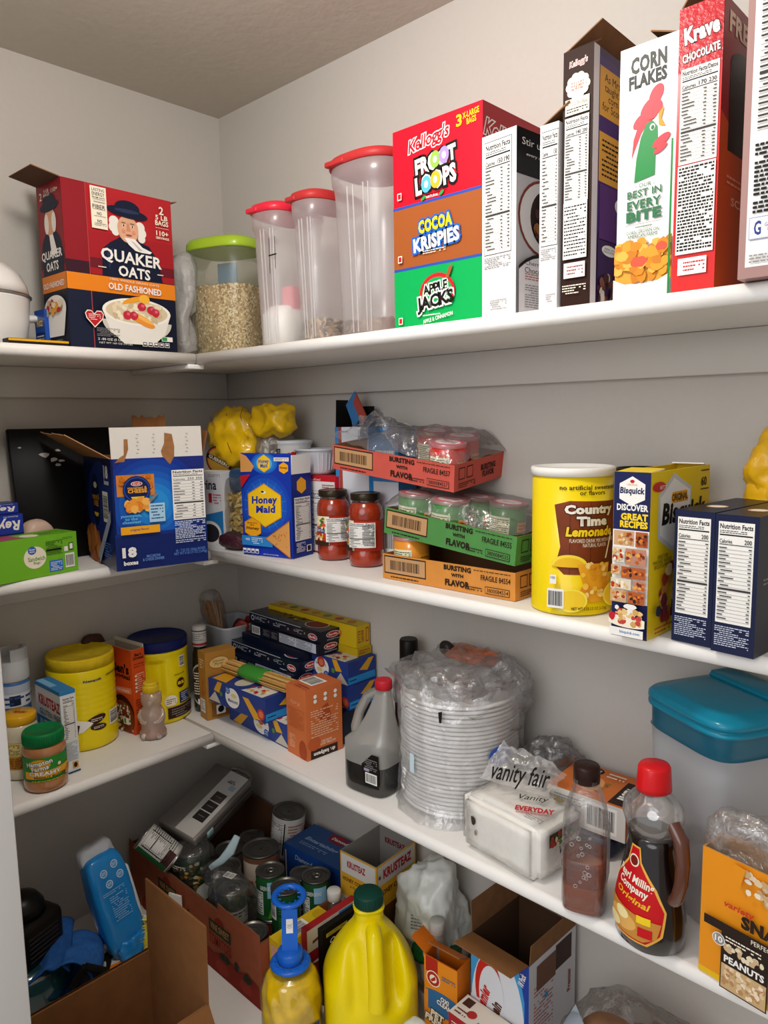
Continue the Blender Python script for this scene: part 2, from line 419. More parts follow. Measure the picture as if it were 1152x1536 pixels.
# ---------------------------------------------------------------- light and camera
def area(name, loc, rot, size, power, col=(1,1,1), sy=None, shape='DISK'):
    l = bpy.data.lights.new(name, 'AREA'); l.energy = power; l.size = size; l.shape = shape; l.color = col
    if sy: l.size_y = sy
    o = bpy.data.objects.new(name, l); COL.objects.link(o); o.location = loc; o.rotation_euler = rot; return o
l = bpy.data.lights.new('ceiling_lamp', 'POINT'); l.energy = 18.5; l.shadow_soft_size = .085; l.color = (1,.965,.925)
o = bpy.data.objects.new('ceiling_lamp', l); COL.objects.link(o); o.location = (1.0,-.80,2.31)
area('fill_light', (1.6,-2.6,2.2), (R(62),0,R(12)), 1.8, 22., (.98,.98,1.))  # soft fill added out of view on the camera side to lift the shelves
w = bpy.data.worlds.new('World'); bpy.context.scene.world = w; w.use_nodes = True
bg = w.node_tree.nodes['Background']; bg.inputs[0].default_value = (.86,.88,.92,1); bg.inputs[1].default_value = .68
cd = bpy.data.cameras.new('camera'); cam = bpy.data.objects.new('camera', cd); COL.objects.link(cam)
CF = Vector((-0.68470164557356, 0.7179333966205758, -0.1255200962623207)); CR = Vector((0.724970781720622, 0.6885903451956442, -0.01614627371047402)); CU = Vector((-0.07483997728653578, 0.10205378248838504, 0.9919596782528834))
cam.matrix_world = Matrix(((CR.x,CU.x,-CF.x,1.74344),(CR.y,CU.y,-CF.y,-1.21699),(CR.z,CU.z,-CF.z,1.65),(0,0,0,1)))
cd.sensor_fit = 'HORIZONTAL'; cd.sensor_width = 36; cd.lens = 1113.43/1152*36; cd.clip_start = .02
sc = bpy.context.scene; sc.camera = cam
sc.view_settings.view_transform = 'Standard'; sc.view_settings.exposure = 0
sc.cycles.transparent_max_bounces = 32; sc.cycles.max_bounces = 8
# ================================================================ TOP SHELF
Z1 = 1.8008
RED = mt('#c1202a', .4); DRED = mt('#8e1f24', .4); NAVY = mt('#141a2e', .4); ORANGE = mt('#e8851f', .4); CREAM = mt('#f2e8d2', .6); YEL = mt('#f4cf24', .4)
SKIN = mt('#dba582', .6); GOLD = mt('#e3a23c', .5); OATC = mt('#dcc39a', .7); PINK = mt('#e8787a', .5); GREEN = mt('#2f9a4b', .45)
# ---- white enamel pot
pot = empty('cooking_pot', (.098,-.674,Z1+.0002), R(0), 'white enamel cooking pot with domed lid and steel rim, left end of top shelf', 'pot')
EN = mt('#eceae6', .16, coat=.6)
mb = MB(); mb.lathe([(.078,0),(.086,.003),(.094,.02),(.1,.05),(.104,.098),(.1055,.101),(.101,.101),(.098,.06),(.08,.006)], EN, 56); mb.build('pot_body', pot)
mb = MB(); mb.lathe([(.1055,.1012),(.108,.1025),(.1085,.105),(.106,.1075)], STEEL, 56, cap=False); mb.build('steel_rim', pot)
mb = MB(); mb.lathe([(.1045,.107),(.1,.128),(.09,.148),(.07,.166),(.04,.177),(.006,.18)], EN, 56); l = mb.build('lid', pot)
mb = MB(); mb.lathe([(.008,.1795),(.01,.19),(.022,.197),(.024,.205),(.014,.212),(.002,.213)], EN, 24); mb.build('knob', l)
for sg in (1, -1):
    mb = MB(); mb.tube([(.0, sg*.096,.066),(.0, sg*.115,.069),(.0, sg*.135,.066),(.0,sg*.149,.06)], [.009,.008,.0085,.007], EN, 12, sq=2.1); mb.build('handle', pot)
# ---- things behind the pot
b = Box('snack_packet', 'blue printed packet standing between the white pot and the red oats box', 'packet', (.10,-.556,Z1), 0, .05, .01, .085, mt('#2350a8', .25))
c = b.face('front'); c.rect(.1,.15,.9,.45,mt('#0f2a63',.3)); c.text('Ritz',.5,.7,.6,.2,YEL,bold=.02); c.lines(.15,.2,.85,.4,3,WHITE); b.done()
b = Box('flat_carton', 'flat black carton with a yellow edge lying beside the white pot handle', 'carton', (.243,-.665,Z1), R(90), .115, .03, .012, BLACK)
c = b.face('front'); c.rect(0,.6,1,.95,mt('#e0a818',.4)); c = b.face('top'); c.rect(.05,.03,.95,.15,mt('#d9a11c',.4)); c.lines(.1,.3,.9,.9,6,mt('#7c1d22',.5)); b.done()

# ---- red and navy oats box
b = Box('oatmeal_box', 'tall red and navy oats box with open top flaps on the top shelf', 'box', (.237,-.543,Z1), R(91.5), .246, .108, .33, NAVY, open_top=True)
f = b.face('front')
f.rect(0,.46,1,1,mt('#a52028',.38)); f.rect(0,.72,1,1,mt('#b3242a',.38)); f.rect(0,.0,.215,.46,mt('#1a2238',.36)); f.rect(0,.46,.21,.53,mt('#3a1b28',.4)); f.rect(0,.53,.21,1,mt('#8f1f28',.36))
f.rect(.21,.5,1,.56,mt('#6d1c27',.4)); f.rect(.2,.0,.206,1,mt('#b8484a',.3)); f.rect(0,.355,1,.455,ORANGE)
JK = mt('#131c33',.45); f.poly([(.31,.455),(.32,.62),(.4,.67),(.47,.70),(.52,.73),(.66,.7),(.76,.68),(.84,.6),(.88,.455)], JK)
f.poly([(.38,.5),(.42,.64),(.36,.6)], mt('#27365c',.5))
HAIR = mt('#e9e4da',.6)
for x, y, r in ((.44,.80,.045),(.43,.765,.04),(.45,.74,.035),(.68,.79,.045),(.695,.755,.042),(.69,.72,.035)): f.ell(x,y,r,r*.75,HAIR)
f.ell(.565,.765,.098,.085,SKIN); f.ell(.565,.74,.08,.06,mt('#e0ab8a',.6)); f.poly([(.555,.8),(.575,.8),(.59,.752),(.548,.752)], mt('#c98d6b',.6))
for x in (.525,.605): f.ell(x,.785,.014,.006,WHITE); f.ell(x,.785,.007,.006,BLACK); f.ell(x,.802,.022,.004,mt('#8b6a50'))
f.ell(.568,.728,.03,.006,mt('#a94f44')); f.ell(.52,.75,.018,.012,mt('#dd8f76')); f.ell(.615,.75,.018,.012,mt('#dd8f76'))
f.ell(.565,.865,.19,.032,JK,rot=-4); f.ell(.565,.895,.115,.045,JK); f.ell(.56,.875,.115,.012,mt('#2a3354'))
f.poly([(.52,.71),(.62,.71),(.69,.665),(.78,.645),(.76,.632),(.68,.632),(.62,.638),(.56,.67)], WHITE); f.poly([(.58,.70),(.61,.69),(.69,.645),(.66,.64)], mt('#c9c2b6'))
f.text('QUAKER',.585,.580,.57,.088,WHITE,bold=.028,rot=-1.5); f.text('OATS',.60,.498,.30,.068,WHITE,bold=.028,rot=-1.5); f.lines(.27,.5,.34,.515,1,CREAM); f.lines(.82,.5,.88,.515,1,CREAM)
f.text('100% WHOLE GRAIN OATS',.6,.438,.46,.014,CREAM,rot=-1); f.text('OLD FASHIONED',.6,.395,.5,.042,WHITE,bold=.03,rot=-1)
f.rect(.235,.735,.375,.985,CREAM)
for t, y, hh in (('LASTING',.965,.018),('ENERGY',.94,.022),('FROM OATS',.918,.012),('FIBER',.865,.024),('NO',.825,.018),('NO',.78,.018)): f.text(t,.305,y,.11 if len(t)>3 else .04,hh,NAVY,bold=.01)
f.lines(.26,.885,.36,.9,1,GREYT); f.lines(.26,.805,.36,.813,1,GREYT); f.lines(.26,.75,.36,.77,2,GREYT); f.rect(.25,.848,.36,.85,GREYT); f.rect(.25,.906,.36,.908,GREYT)
for t, y, w_, hh in (('2',.92,.045,.05),('5 LB',.875,.12,.03),('BAGS',.84,.13,.032),('110+',.775,.12,.032),('SERVINGS',.745,.13,.015)): f.text(t,.885,y,w_,hh,CREAM,bold=.02)
f.rect(.82,.808,.95,.81,CREAM)
f.ell(.60,.19,.33,.13,mt('#cfc9bd'),a0=180,a1=360); f.poly([(.28,.24),(.92,.24),(.86,.12),(.74,.045),(.46,.045),(.34,.12)], mt('#e9e5dc',.4)); f.ell(.60,.25,.325,.085,mt('#f4f0e6',.4)); f.ell(.60,.25,.295,.073,mt('#d9c7a4',.6))
f.pile(.38,.2,.82,.30,70,.03,[mt('#e8d8b8'),mt('#cdb88f'),mt('#f1e6cc')],5)
f.ell(.585,.312,.13,.032,mt('#ee9f2c'),rot=14,a0=0,a1=180); f.ell(.67,.335,.05,.03,mt('#f4b63c')); f.ell(.64,.20,.13,.028,mt('#ec9434'),rot=-24); f.ell(.645,.212,.11,.012,mt('#f6b85a'),rot=-24)
for x, y in ((.64,.285),(.73,.27),(.5,.225),(.56,.225),(.77,.255)): f.blob(x,y,.045,.03,mt('#c22c3c'),int(x*99),12,.15); f.blob(x+.01,y+.008,.02,.012,mt('#e2637a'),3)
hr = [(.2,.17)]; f.poly([(.2,.13),(.13,.185),(.12,.215),(.14,.235),(.175,.235),(.2,.215),(.225,.235),(.265,.235),(.285,.215),(.275,.185)], CREAM)
f.poly([(.2,.138),(.138,.188),(.128,.215),(.146,.229),(.175,.229),(.2,.207),(.226,.229),(.262,.229),(.278,.213),(.268,.188)], RED); f.lines(.15,.175,.255,.215,4,WHITE)
f.lines(.215,.08,.42,.135,6,GREYT); f.text('2 -80 OZ (5 LB) BAGS',.38,.062,.32,.018,WHITE,bold=.01); f.text('NET WT 160 OZ (10 LB)',.38,.04,.3,.014,WHITE)
for k in range(5): f.rect(.63+k*.055,.035,.675+k*.055,.065,WHITE); f.rect(.634+k*.055,.038,.671+k*.055,.062,NAVY); f.rect(.64+k*.055,.047,.665+k*.055,.057,WHITE)
f.rect(.82,.075,.93,.105,WHITE); f.rect(.825,.078,.875,.102,GREEN)
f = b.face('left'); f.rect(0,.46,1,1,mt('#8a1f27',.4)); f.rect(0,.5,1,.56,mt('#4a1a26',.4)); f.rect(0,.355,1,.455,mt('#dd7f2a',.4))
f.ell(.5,.6,.42,.12,JK); f.rect(.1,.455,.95,.6,JK); f.ell(.5,.77,.22,.085,SKIN); f.ell(.36,.76,.09,.06,HAIR); f.ell(.66,.76,.09,.06,HAIR); f.ell(.5,.86,.38,.032,JK); f.ell(.5,.89,.25,.045,JK)
f.poly([(.45,.69),(.6,.69),(.75,.57),(.5,.57)], WHITE); f.text('QUAKER',.5,.57,.85,.06,WHITE,bold=.03); f.text('OATS',.5,.505,.5,.055,WHITE,bold=.03); f.text('OLD FASHIONED',.5,.395,.86,.035,WHITE,bold=.02)
f.text('2',.2,.93,.1,.045,CREAM); f.text('5 LB\nBAGS',.45,.94,.25,.04,CREAM); f.text('110+',.78,.94,.25,.025,CREAM)
f.poly([(.05,.24),(.95,.24),(.8,.08),(.2,.08)], WHITE); f.ell(.5,.25,.45,.08,WHITE); f.pile(.2,.22,.8,.29,30,.09,[mt('#e8d8b8'),mt('#cdb88f'),mt('#f0a832'),mt('#c22c3c')],8); f.lines(.2,.02,.8,.06,3,GREYT)
b.flap('left', .055, 80, mt('#5c4030',.8), KIN); b.flap('back', .05, 35, mt('#5c4030',.8), KIN); b.flap('right', .03, 75, mt('#6f675f',.7), KIN, inset=.02)
b.done()

# ---- crinkled bag between oats box and tub
FILM = clear('#e9e7e2', .22, .3, .12, .8, 70)
o = bag('plastic_bag', (.16,-.25,Z1+.12), (.06,.028,.118), .035, clear('#fbf9f6', .55, .12, .3, .8, 60), 3, p=3.5, zmin=-.1195+0)
tag(o, 'crinkled translucent plastic bag between the oats box and the green-lidded tub', 'bag')

# ---- dry food tubs
TUB = clear('#fbf8f8', .34, .1, .25); TUBG = clear('#e6ecc8', .16, .1, .3)
def flakes(name, parent, z0, z1, sx, sy, p, cols, size, n, seed, shrink=.96, fr=None):
    """solid fill plus loose flakes pressed on its skin: one uncountable body"""
    q = random.Random(seed); mb = MB()
    mb.lathe([((.0 if i == 0 else 1)*shrink*(fr(z) if fr else 1), z) for i, z in ((0,z0),(1,z0),(1,(z0+z1)/2),(1,z1),(0,z1+.002))][1:4], cols[0], 40, sx=sx, sy=sy, p=p)
    for k in range(n):
        top = q.random() < .25; t = q.uniform(PI*.95, PI*2.1) if not top else q.uniform(0, 2*PI); z = q.uniform(z0+size*.3, z1) if not top else z1+.001; r = shrink*(1 if not top else math.sqrt(q.random()))*(fr(z) if fr else 1)
        ct, st = math.cos(t), math.sin(t); x = abs(ct)**(2/p)*(1 if ct >= 0 else -1)*sx*r; y = abs(st)**(2/p)*(1 if st >= 0 else -1)*sy*r
        a = Vector((q.uniform(-1,1), q.uniform(-1,1), q.uniform(-1,1))).normalized(); nrm = Vector((x/sx, y/sy, 0)).normalized() if not top else Vector((0,0,1)); nrm = (nrm+a*.35).normalized()
        u = nrm.cross(a).normalized(); v = nrm.cross(u); c = Vector((x, y, z)); s1, s2 = size*q.uniform(.4,.7), size*q.uniform(.25,.45)
        pts = [c+u*s1*math.cos(2*PI*i/6)+v*s2*math.sin(2*PI*i/6)+nrm*.0006 for i in range(6)]
        mb.add(pts, [tuple(range(6))], cols[1+k % (len(cols)-1)])
    return tag(mb.build(name, parent), kind='stuff')
def fr(H, a=.9): return lambda z: a+(1-a)*max(0, min(1, z/H))
# oats tub, green lid
t = empty('storage_tub', (.245,-.162,Z1+.0003), R(18), 'wide clear tub full of rolled oats with a lime green lid, in the shelf corner', 'tub')
sx, sy = .084, .07; mb = MB(); P = [(.88,.0),(.9,.004),(1,.2),(1.0,.236),(1.03,.238),(1.03,.243),(.985,.243)]
mb.lathe(P, TUBG, 56, sx=sx, sy=sy, p=3.2, cap=False); mb.build('tub_body', t)
LG = mt('#9dbb2f', .35, coat=.3); mb = MB(); mb.lathe([(1.045,.236),(1.055,.24),(1.05,.252),(.98,.26),(.2,.262)], LG, 56, sx=sx, sy=sy, p=3.2); mb.build('lid', t)
flakes('rolled_oats', t, .006, .155, sx, sy, 3.2, [mt('#b59a70',.8),mt('#d8bf94',.7),mt('#c6a877',.7),mt('#e9d8b4',.7),mt('#8d7048',.8)], .006, 3800, 1, .955, fr(.24,.9))
mb = MB(); mb.box((-.03,-.0,.17),(.025,.002,.215), mt('#5d7f9b',.6)); mb.build('inside_label', t)
def keeper(loc, rz, sx, sy, H, label, lidc, marks=False):
    t = empty('storage_tub', loc, rz, label, 'tub'); mb = MB()
    g = lambda z: .86+.14*min(1, z/(H-.03))
    P = [(.8,0),(.86,.003)]+[(g(z), z) for z in (H*.3,H*.6,H*.8)]+[(1.0,H-.055),(1.05,H-.045),(1.06,H-.02),(1.03,H-.018)]
    mb.lathe(P, TUB, 56, sx=sx, sy=sy, p=2.8, cap=False)
    for s_ in (.30, .42, .62, .7):   # moulded grip ribs down the front
        mb.tube([(sx*(s_*1.6-.6)*g(z), -sy*g(z)*1.005*(1-abs(s_*1.6-.6)**2.8)**(1/2.8), z) for z in (.01,H*.25,H*.5,H*.75,H*.82)], .0016, TUB, 6)
    mb.build('tub_body', t)
    mb = MB(); mb.lathe([(1.07,H-.020),(1.10,H-.018),(1.105,H-.010),(1.06,H-.003),(.96,H),(.2,H+.001)], lidc, 56, sx=sx, sy=sy, p=2.8)
    mb.rbox((-sx*.75,-sy*1.13,H-.019),(-sx*.1,-sy*.98,H-.009), lidc, .003); mb.build('lid', t)
    if marks:
        mb = MB(); c = Canvas(mb, (sx*.25,-sy*1.0,H*.5), (1,0,.05), (0,0,1), .03, .07)
        c.rect(.2,0,.25,1,BLACK); c.rect(.75,.1,.8,1,BLACK); c.rect(.15,.48,.9,.52,BLACK); mb.build('pen_mark', t)
    return t
LR = mt('#d3273a', .35, coat=.2); LR2 = mt('#b23030', .4)
t = keeper((.484,-.175,Z1+.0003), R(6), .050, .075, .285, 'clear tub of white flour with a flour-dusted red lid, beside the oats tub', LR, True)
mb = MB(); mb.lathe([(.80,.006),(.83,.03),(.84,.068),(.6,.085)], mt('#f2efe8',.9), 40, sx=.050, sy=.075, p=2.8); tag(mb.build('flour', t), kind='stuff')
mb = MB(); mb.rbox((.0,-.03,.05),(.035,.03,.125), mt('#e2878f',.5), .008); mb.build('scoop', t)
CER = [mt('#7d6046',.8),mt('#c4a274',.7),mt('#a9825a',.7),mt('#8a6a4c',.7),mt('#dbc7a5',.7),mt('#39404e',.6)]
t = keeper((.592,-.155,Z1+.0003), R(0), .046, .078, .29, 'slim clear tub with brick red lid, middle one of the three red-lidded tubs', LR2)
flakes('cluster_cereal', t, .006, .045, .046, .078, 2.8, CER, .011, 420, 2, .8)
t = keeper((.728,-.150,Z1+.0003), R(0), .078, .078, .33, 'tallest clear tub with a wide brick red lid, next to the three-cereal box', LR2)
flakes('cereal_flakes', t, .006, .032, .078, .078, 2.8, [mt('#6d5244',.8),mt('#9b7f6c',.7),mt('#7f6353',.7),mt('#b39c8a',.7)], .011, 500, 3, .8)

# ---- three-cereal family box
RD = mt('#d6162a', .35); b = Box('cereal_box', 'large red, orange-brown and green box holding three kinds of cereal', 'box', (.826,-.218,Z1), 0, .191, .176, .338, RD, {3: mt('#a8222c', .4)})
f = b.face('front'); BR = mt('#9f5528', .4); GR = mt('#0aa552', .4); BL = mt('#2d4fa8', .4)
f.rect(0,0,1,.31,GR); f.rect(0,.305,1,.318,BL); f.rect(0,.318,1,.62,BR); f.rect(0,.612,1,.625,BL)
f.text("Kellogg's",.42,.905,.47,.085,RD,shear=.25,stroke=[(WHITE,.06)],bold=.02,rot=6,skew=.0)
f.text('3',.76,.945,.06,.055,YEL,bold=.03); f.text('X-LARGE\nBAGS',.885,.945,.17,.06,YEL,bold=.025,rot=4)
f.text('FROOT',.5,.80,.46,.085,WHITE,bold=.05,stroke=[(BLACK,.12)],rot=5); f.text('LOOPS',.5,.71,.46,.09,WHITE,bold=.05,stroke=[(BLACK,.12)],rot=5)
for x, y, c_ in ((.50,.805,'#8fb84c'),(.60,.812,'#a58bc4'),(.40,.70,'#58b3d9'),(.505,.71,'#f0b02c')): f.ell(x,y,.055,.04,mt(c_)); f.ell(x,y,.022,.017,WHITE)
f.lines(.3,.645,.62,.66,1,mt('#9c1220')); f.text('NATURAL',.47,.637,.14,.012,WHITE,bold=.02); f.ell(.37,.637,.03,.008,GREEN,rot=30); f.ell(.575,.64,.03,.008,GREEN,rot=30)
f.text('COCOA',.50,.505,.38,.065,YEL,bold=.05,stroke=[(mt('#1f5fb8'),.13)],rot=3); f.text('KRISPIES',.51,.425,.52,.07,WHITE,bold=.045,stroke=[(mt('#1f5fb8'),.12)],rot=4)
f.lines(.36,.365,.62,.385,2,CREAM)
f.ell(.52,.17,.2,.095,mt('#c8202c'),a0=-20,a1=200); f.ell(.52,.17,.17,.075,GR)
f.text('APPLE',.5,.195,.28,.05,BLACK,bold=.03,stroke=[(WHITE,.1)],rot=6); f.text('JACKS',.5,.125,.42,.085,BLACK,bold=.04,stroke=[(WHITE,.1)],rot=6)
f.text('APPLE & CINNAMON',.53,.048,.34,.02,WHITE,bold=.02,rot=8); f.lines(.36,.06,.56,.072,1,WHITE)
f.poly([(.62,.235),(.66,.285),(.70,.295),(.69,.27),(.65,.225)], mt('#9c5a2c'))
for y in (.655,.345,.035): f.rect(.07,y,.12,y+.035,CREAM); f.rect(.078,y+.005,.112,y+.03,RD)
f = b.face('right'); f.text('Kellogg',.32,.87,.6,.1,mt('#a8222c'),shear=.25,stroke=[(WHITE,.06)],bold=.02,rot=-4)
b.done()

# ---- slim cereal boxes seen from the side
def side_box(label, loc, rz, w, d, h, mat, **k): return Box('cereal_box', label, 'box', loc, rz, w, d, h, mat, **k)
BW = mt('#e9e8ea', .35)
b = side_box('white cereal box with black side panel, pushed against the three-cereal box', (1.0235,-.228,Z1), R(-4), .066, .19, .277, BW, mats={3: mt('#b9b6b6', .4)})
f = b.face('front'); f.facts(.08,.36,.86,.96,('150','190'),24); f.lines(.08,.28,.86,.345,6,GREYT); f.lines(.25,.05,.75,.11,5,GREYT)
f = b.face('right'); f.rect(0,.76,1,1,mt('#1b1a1c',.3)); f.text('Stir up',.22,.93,.3,.05,WHITE); f.text('every day',.25,.87,.25,.02,WHITE); f.ell(.38,.55,.36,.21,mt('#7a3326')); f.ell(.38,.55,.335,.195,mt('#d5d0cd')); f.ell(.42,.55,.24,.16,mt('#2c1b18'))
f.pile(.25,.42,.6,.66,40,.05,[mt('#4c2b24'),mt('#21120f'),mt('#8a5a30')],4); f.ell(.4,.14,.5,.22,BLACK); f.ell(.4,.12,.5,.22,mt('#d8d3d4')); f.text('Cherry Pist',.26,.29,.36,.03,BLACK); f.text('Chocolate',.24,.255,.33,.03,BLACK); f.lines(.08,.2,.5,.24,3,mt('#b06a55')); f.lines(.08,.05,.6,.18,10,GREYT)
b.done()
b = side_box('white cereal box with its brown top flap up, behind the dark brown box', (1.1335,-.238,Z1), 0, .03, .18, .262, BW, open_top=True)
f = b.face('front'); f.facts(.10,.36,.98,.96,('150',),24); f.lines(.1,.28,.95,.345,6,GREYT); f.lines(.4,.05,.95,.1,4,GREYT)
b.flap('left', .05, -62, mt('#5d4a3a',.8), KIN); b.done()
# dark brown holiday box
DB = mt('#2e1a13', .5, spec=.1); b = side_box('dark brown cocoa cereal box with purple picture side and torn top flap', (1.166,-.2315,Z1), R(1), .046, .185, .352, DB, mats={3: mt('#3b2350', .4)}, open_top=True)
f = b.face('front'); f.text("Kellogg's",.5,.945,.6,.03,mt('#c4202a'),shear=.2,stroke=[(WHITE,.05)],rot=4)
for k in range(10): f.circ(.5+.27*math.cos(k*.63),.86+.034*math.sin(k*.63),.006,CREAM)
f.ell(.5,.86,.27,.04,CREAM); f.text('ELF & SHELF',.5,.86,.4,.03,mt('#b8242c'),bold=.01); f.rect(.1,.755,.9,.815,CREAM); f.text('HOT COCOA CEREAL',.5,.795,.7,.014,BLACK); f.lines(.15,.762,.85,.782,2,BLACK)
f.facts(.1,.42,.9,.745,('140','200'),22,frame=False); f.rect(.1,.2,.9,.42,WHITE); f.lines(.13,.21,.87,.41,15,BLACK); f.rect(.14,.125,.86,.185,WHITE); f.lines(.25,.135,.8,.175,3,mt('#8a3030')); f.lines(.1,.06,.9,.1,4,CREAM)
f = b.face('right'); PU = mt('#45286a',.4); f.rect(0,0,.09,1,mt('#d9d2d4')); f.rect(.09,.3,1,.97,PU); f.rect(.1,.75,.8,.935,mt('#d79c3c')); f.text('As Mrs Claus\ntaught a latte\ncorn song\nfor Scout Elves',.42,.845,.55,.14,BLACK); f.rect(.1,.5,.68,.69,mt('#d79c3c')); f.lines(.15,.52,.62,.67,8,BLACK); f.rect(.12,.28,.7,.49,mt('#58306e')); f.ell(.52,.43,.14,.035,WHITE); f.lines(.43,.41,.61,.45,3,BLACK)
f.rect(.1,.02,.66,.275,mt('#3c2350')); f.ell(.3,.24,.13,.022,WHITE); f.text("MMM, IT'S\nDELICIOUS!",.3,.24,.2,.02,BLACK); f.pile(.14,.03,.6,.13,45,.05,[mt('#5a342c'),mt('#7c4a3e'),mt('#41231d'),mt('#d5c6bb')],9)
b.flap('left', .06, -42, mt('#3a2d26',.7), KIN, taper=.35); b.flap('front', .028, -60, mt('#3a2d26',.7), KIN); b.done()
# corn flakes
b = side_box('white corn flakes box with a red and green rooster emblem', (1.257,-.2425,Z1), R(0), .077, .19, .321, mt('#eceae9',.3), mats={3: mt('#2d8f3c',.4)}, open_top=True)
f = b.face('front'); GN = mt('#128238',.4); DG = mt('#2c6f45',.45); RR = mt('#c8323c',.4)
f.text('CORN',.5,.925,.62,.066,mt('#4a4c46'),bold=.05,rot=1.5); f.text('FLAKES',.49,.862,.66,.055,mt('#3c3e3a'),bold=.05,rot=1.5)
f.poly([(.24,.565),(.27,.64),(.36,.70),(.5,.735),(.62,.735),(.62,.70),(.5,.69),(.4,.655),(.3,.60)], RR)
for x, y, rx, ry, ro in ((.38,.705,.15,.020,42),(.52,.748,.18,.024,48),(.65,.79,.17,.026,62),(.66,.745,.10,.028,20),(.56,.722,.12,.022,0)): f.ell(x,y,rx,ry,RR,rot=ro)
f.poly([(.3,.47),(.33,.56),(.4,.64),(.5,.69),(.6,.695),(.68,.67),(.69,.63),(.66,.56),(.66,.485)], GN); f.ell(.6,.67,.045,.013,WHITE); f.ell(.605,.668,.03,.009,DG)
f.poly([(.7,.715),(.8,.74),(.75,.695),(.82,.66),(.71,.67)], mt('#e5982e')); f.ell(.76,.61,.075,.04,RR,rot=-60); f.ell(.75,.58,.05,.03,RR,rot=-60)
f.text('- OUR -',.5,.455,.34,.016,DG); f.text('BEST IN',.49,.425,.6,.03,DG,bold=.02,rot=1.5); f.text('EVERY',.49,.382,.6,.036,DG,bold=.03,rot=1.5); f.text('BITE',.49,.337,.62,.042,DG,bold=.05,rot=1.5); f.rect(.15,.303,.8,.305,GREYT); f.lines(.35,.287,.65,.296,1,DG); f.text('CORN GROWN ON\nAMERICAN FARMS',.48,.265,.58,.03,DG)
f.ell(.5,.07,.62,.12,mt('#d9d6d4',.4),a0=180,a1=360); f.rect(.0,.07,1,.2,mt('#e0a03a'))
f.pile(.03,.09,.97,.23,60,.12,[mt('#e39a2e'),mt('#d98620'),mt('#eeb04a'),mt('#c87a1f')],12); f.blob(.45,.15,.18,.025,mt('#d4553c'),3); f.blob(.85,.2,.12,.02,mt('#d4553c'),5); f.poly([(0,0),(1,0),(1,.09),(.75,.062),(.25,.062),(0,.09)], mt('#dedbd9',.35)); f.rect(.965,.0,1,.6,GN)
b.flap('back', .05, 25, mt('#8c8071',.7), KIN); b.flap('right', .04, -70, WHITE, KIN); b.done()
# red chocolate cereal box
b = side_box('glossy red chocolate cereal box with orange side, right of the corn flakes', (1.338,-.252,Z1), 0, .053, .175, .339, mt('#cf2a28',.22,coat=.5), mats={3: mt('#a8402a', .35)}, open_top=True)
f = b.face('front'); f.rect(0,.78,1,1,mt('#b8262e',.25,bump=.6,bscale=160)); f.text('Krave',.52,.905,.8,.06,WHITE,bold=.05,rot=5,stroke=[(mt('#7c141c'),.05)]); f.text('CHOCOLATE',.52,.83,.85,.03,WHITE,bold=.04,rot=5,stroke=[(BLACK,.06)])
f.facts(.08,.46,.95,.79,('170','230'),20,frame=False,title='Nutrition Facts/Datos'); f.rect(.08,.14,.95,.455,WHITE); f.lines(.11,.15,.92,.45,26,BLACK,hh=.6); f.rect(.15,.065,.82,.125,WHITE); f.lines(.28,.075,.78,.115,3,RED)
f = b.face('right'); f.rect(0,.55,1,1,mt('#8e1f26',.3)); f.poly([(0,0),(1,0),(1,.45),(0,.62)], mt('#c4511f',.35)); f.rect(.15,.5,.9,.8,mt('#1d0f10',.3)); f.ell(.5,.8,.35,.06,mt('#1d0f10',.3)); f.text('FREE',.35,.93,.5,.07,CREAM,bold=.04); f.text('SCAN',.45,.33,.4,.03,mt('#e8bda0'),bold=.02); f.lines(.15,.38,.8,.42,2,mt('#e8a080'))
b.flap('left', .045, -35, mt('#5d3d33',.7), KIN); b.done()
# last box
b = side_box('white and brown cereal box overhanging the shelf edge, rightmost on the top shelf', (1.4345,-.300,Z1), R(2), .075, .19, .345, mt('#a4807a',.4))
f = b.face('front'); f.rect(.1,.035,1,1,mt('#e8e6e4',.35)); f.facts(.16,.44,1,.99,('160','210'),22,frame=False); f.lines(.18,.2,.98,.42,16,BLACK,hh=.6); f.rect(.14,.12,.8,.19,mt('#9aa3c4')); f.rect(.15,.123,.79,.187,WHITE); f.text('G',.26,.155,.1,.045,mt('#2d3f8c'),bold=.03); f.text('General\nMills',.45,.155,.18,.025,mt('#2d3f8c')); f.lines(.16,.045,.9,.075,3,GREYT)
b.done()
# ================================================================ SECOND SHELF
Z2 = 1.3438
BLU = mt('#1a3fa0', .35); LGR = mt('#74b82c', .4); AMB = mt('#f2a91e', .4); CARD = mt('#a06c40', .8, var=.1, bscale=50)
# ---- black sheet leaning on the wall
M = Matrix.Translation((.062,-.605,Z2)) @ Matrix.Rotation(R(-7.0), 4, 'Y')
mb = MB(); mb.rbox((-.006,0,0), (.006,.305,.297), mt('#0f0e0e', .5), .002, 1); c = Canvas(mb, (.006,0,0), (0,1,0), (0,0,1), .305, .297)
for x, y, a in ((.24,.80,.05),(.3,.76,.04),(.33,.72,.03),(.36,.75,.03),(.34,.83,.025),(.07,.86,.015)): c.blob(x,y,a,a*.5,mt('#cfcac2'),int(x*100),9,.5)
tag(mb.build('black_panel', None, mat4=M), 'flat black board with a few white scuffs leaning on the left-hand wall', 'board')
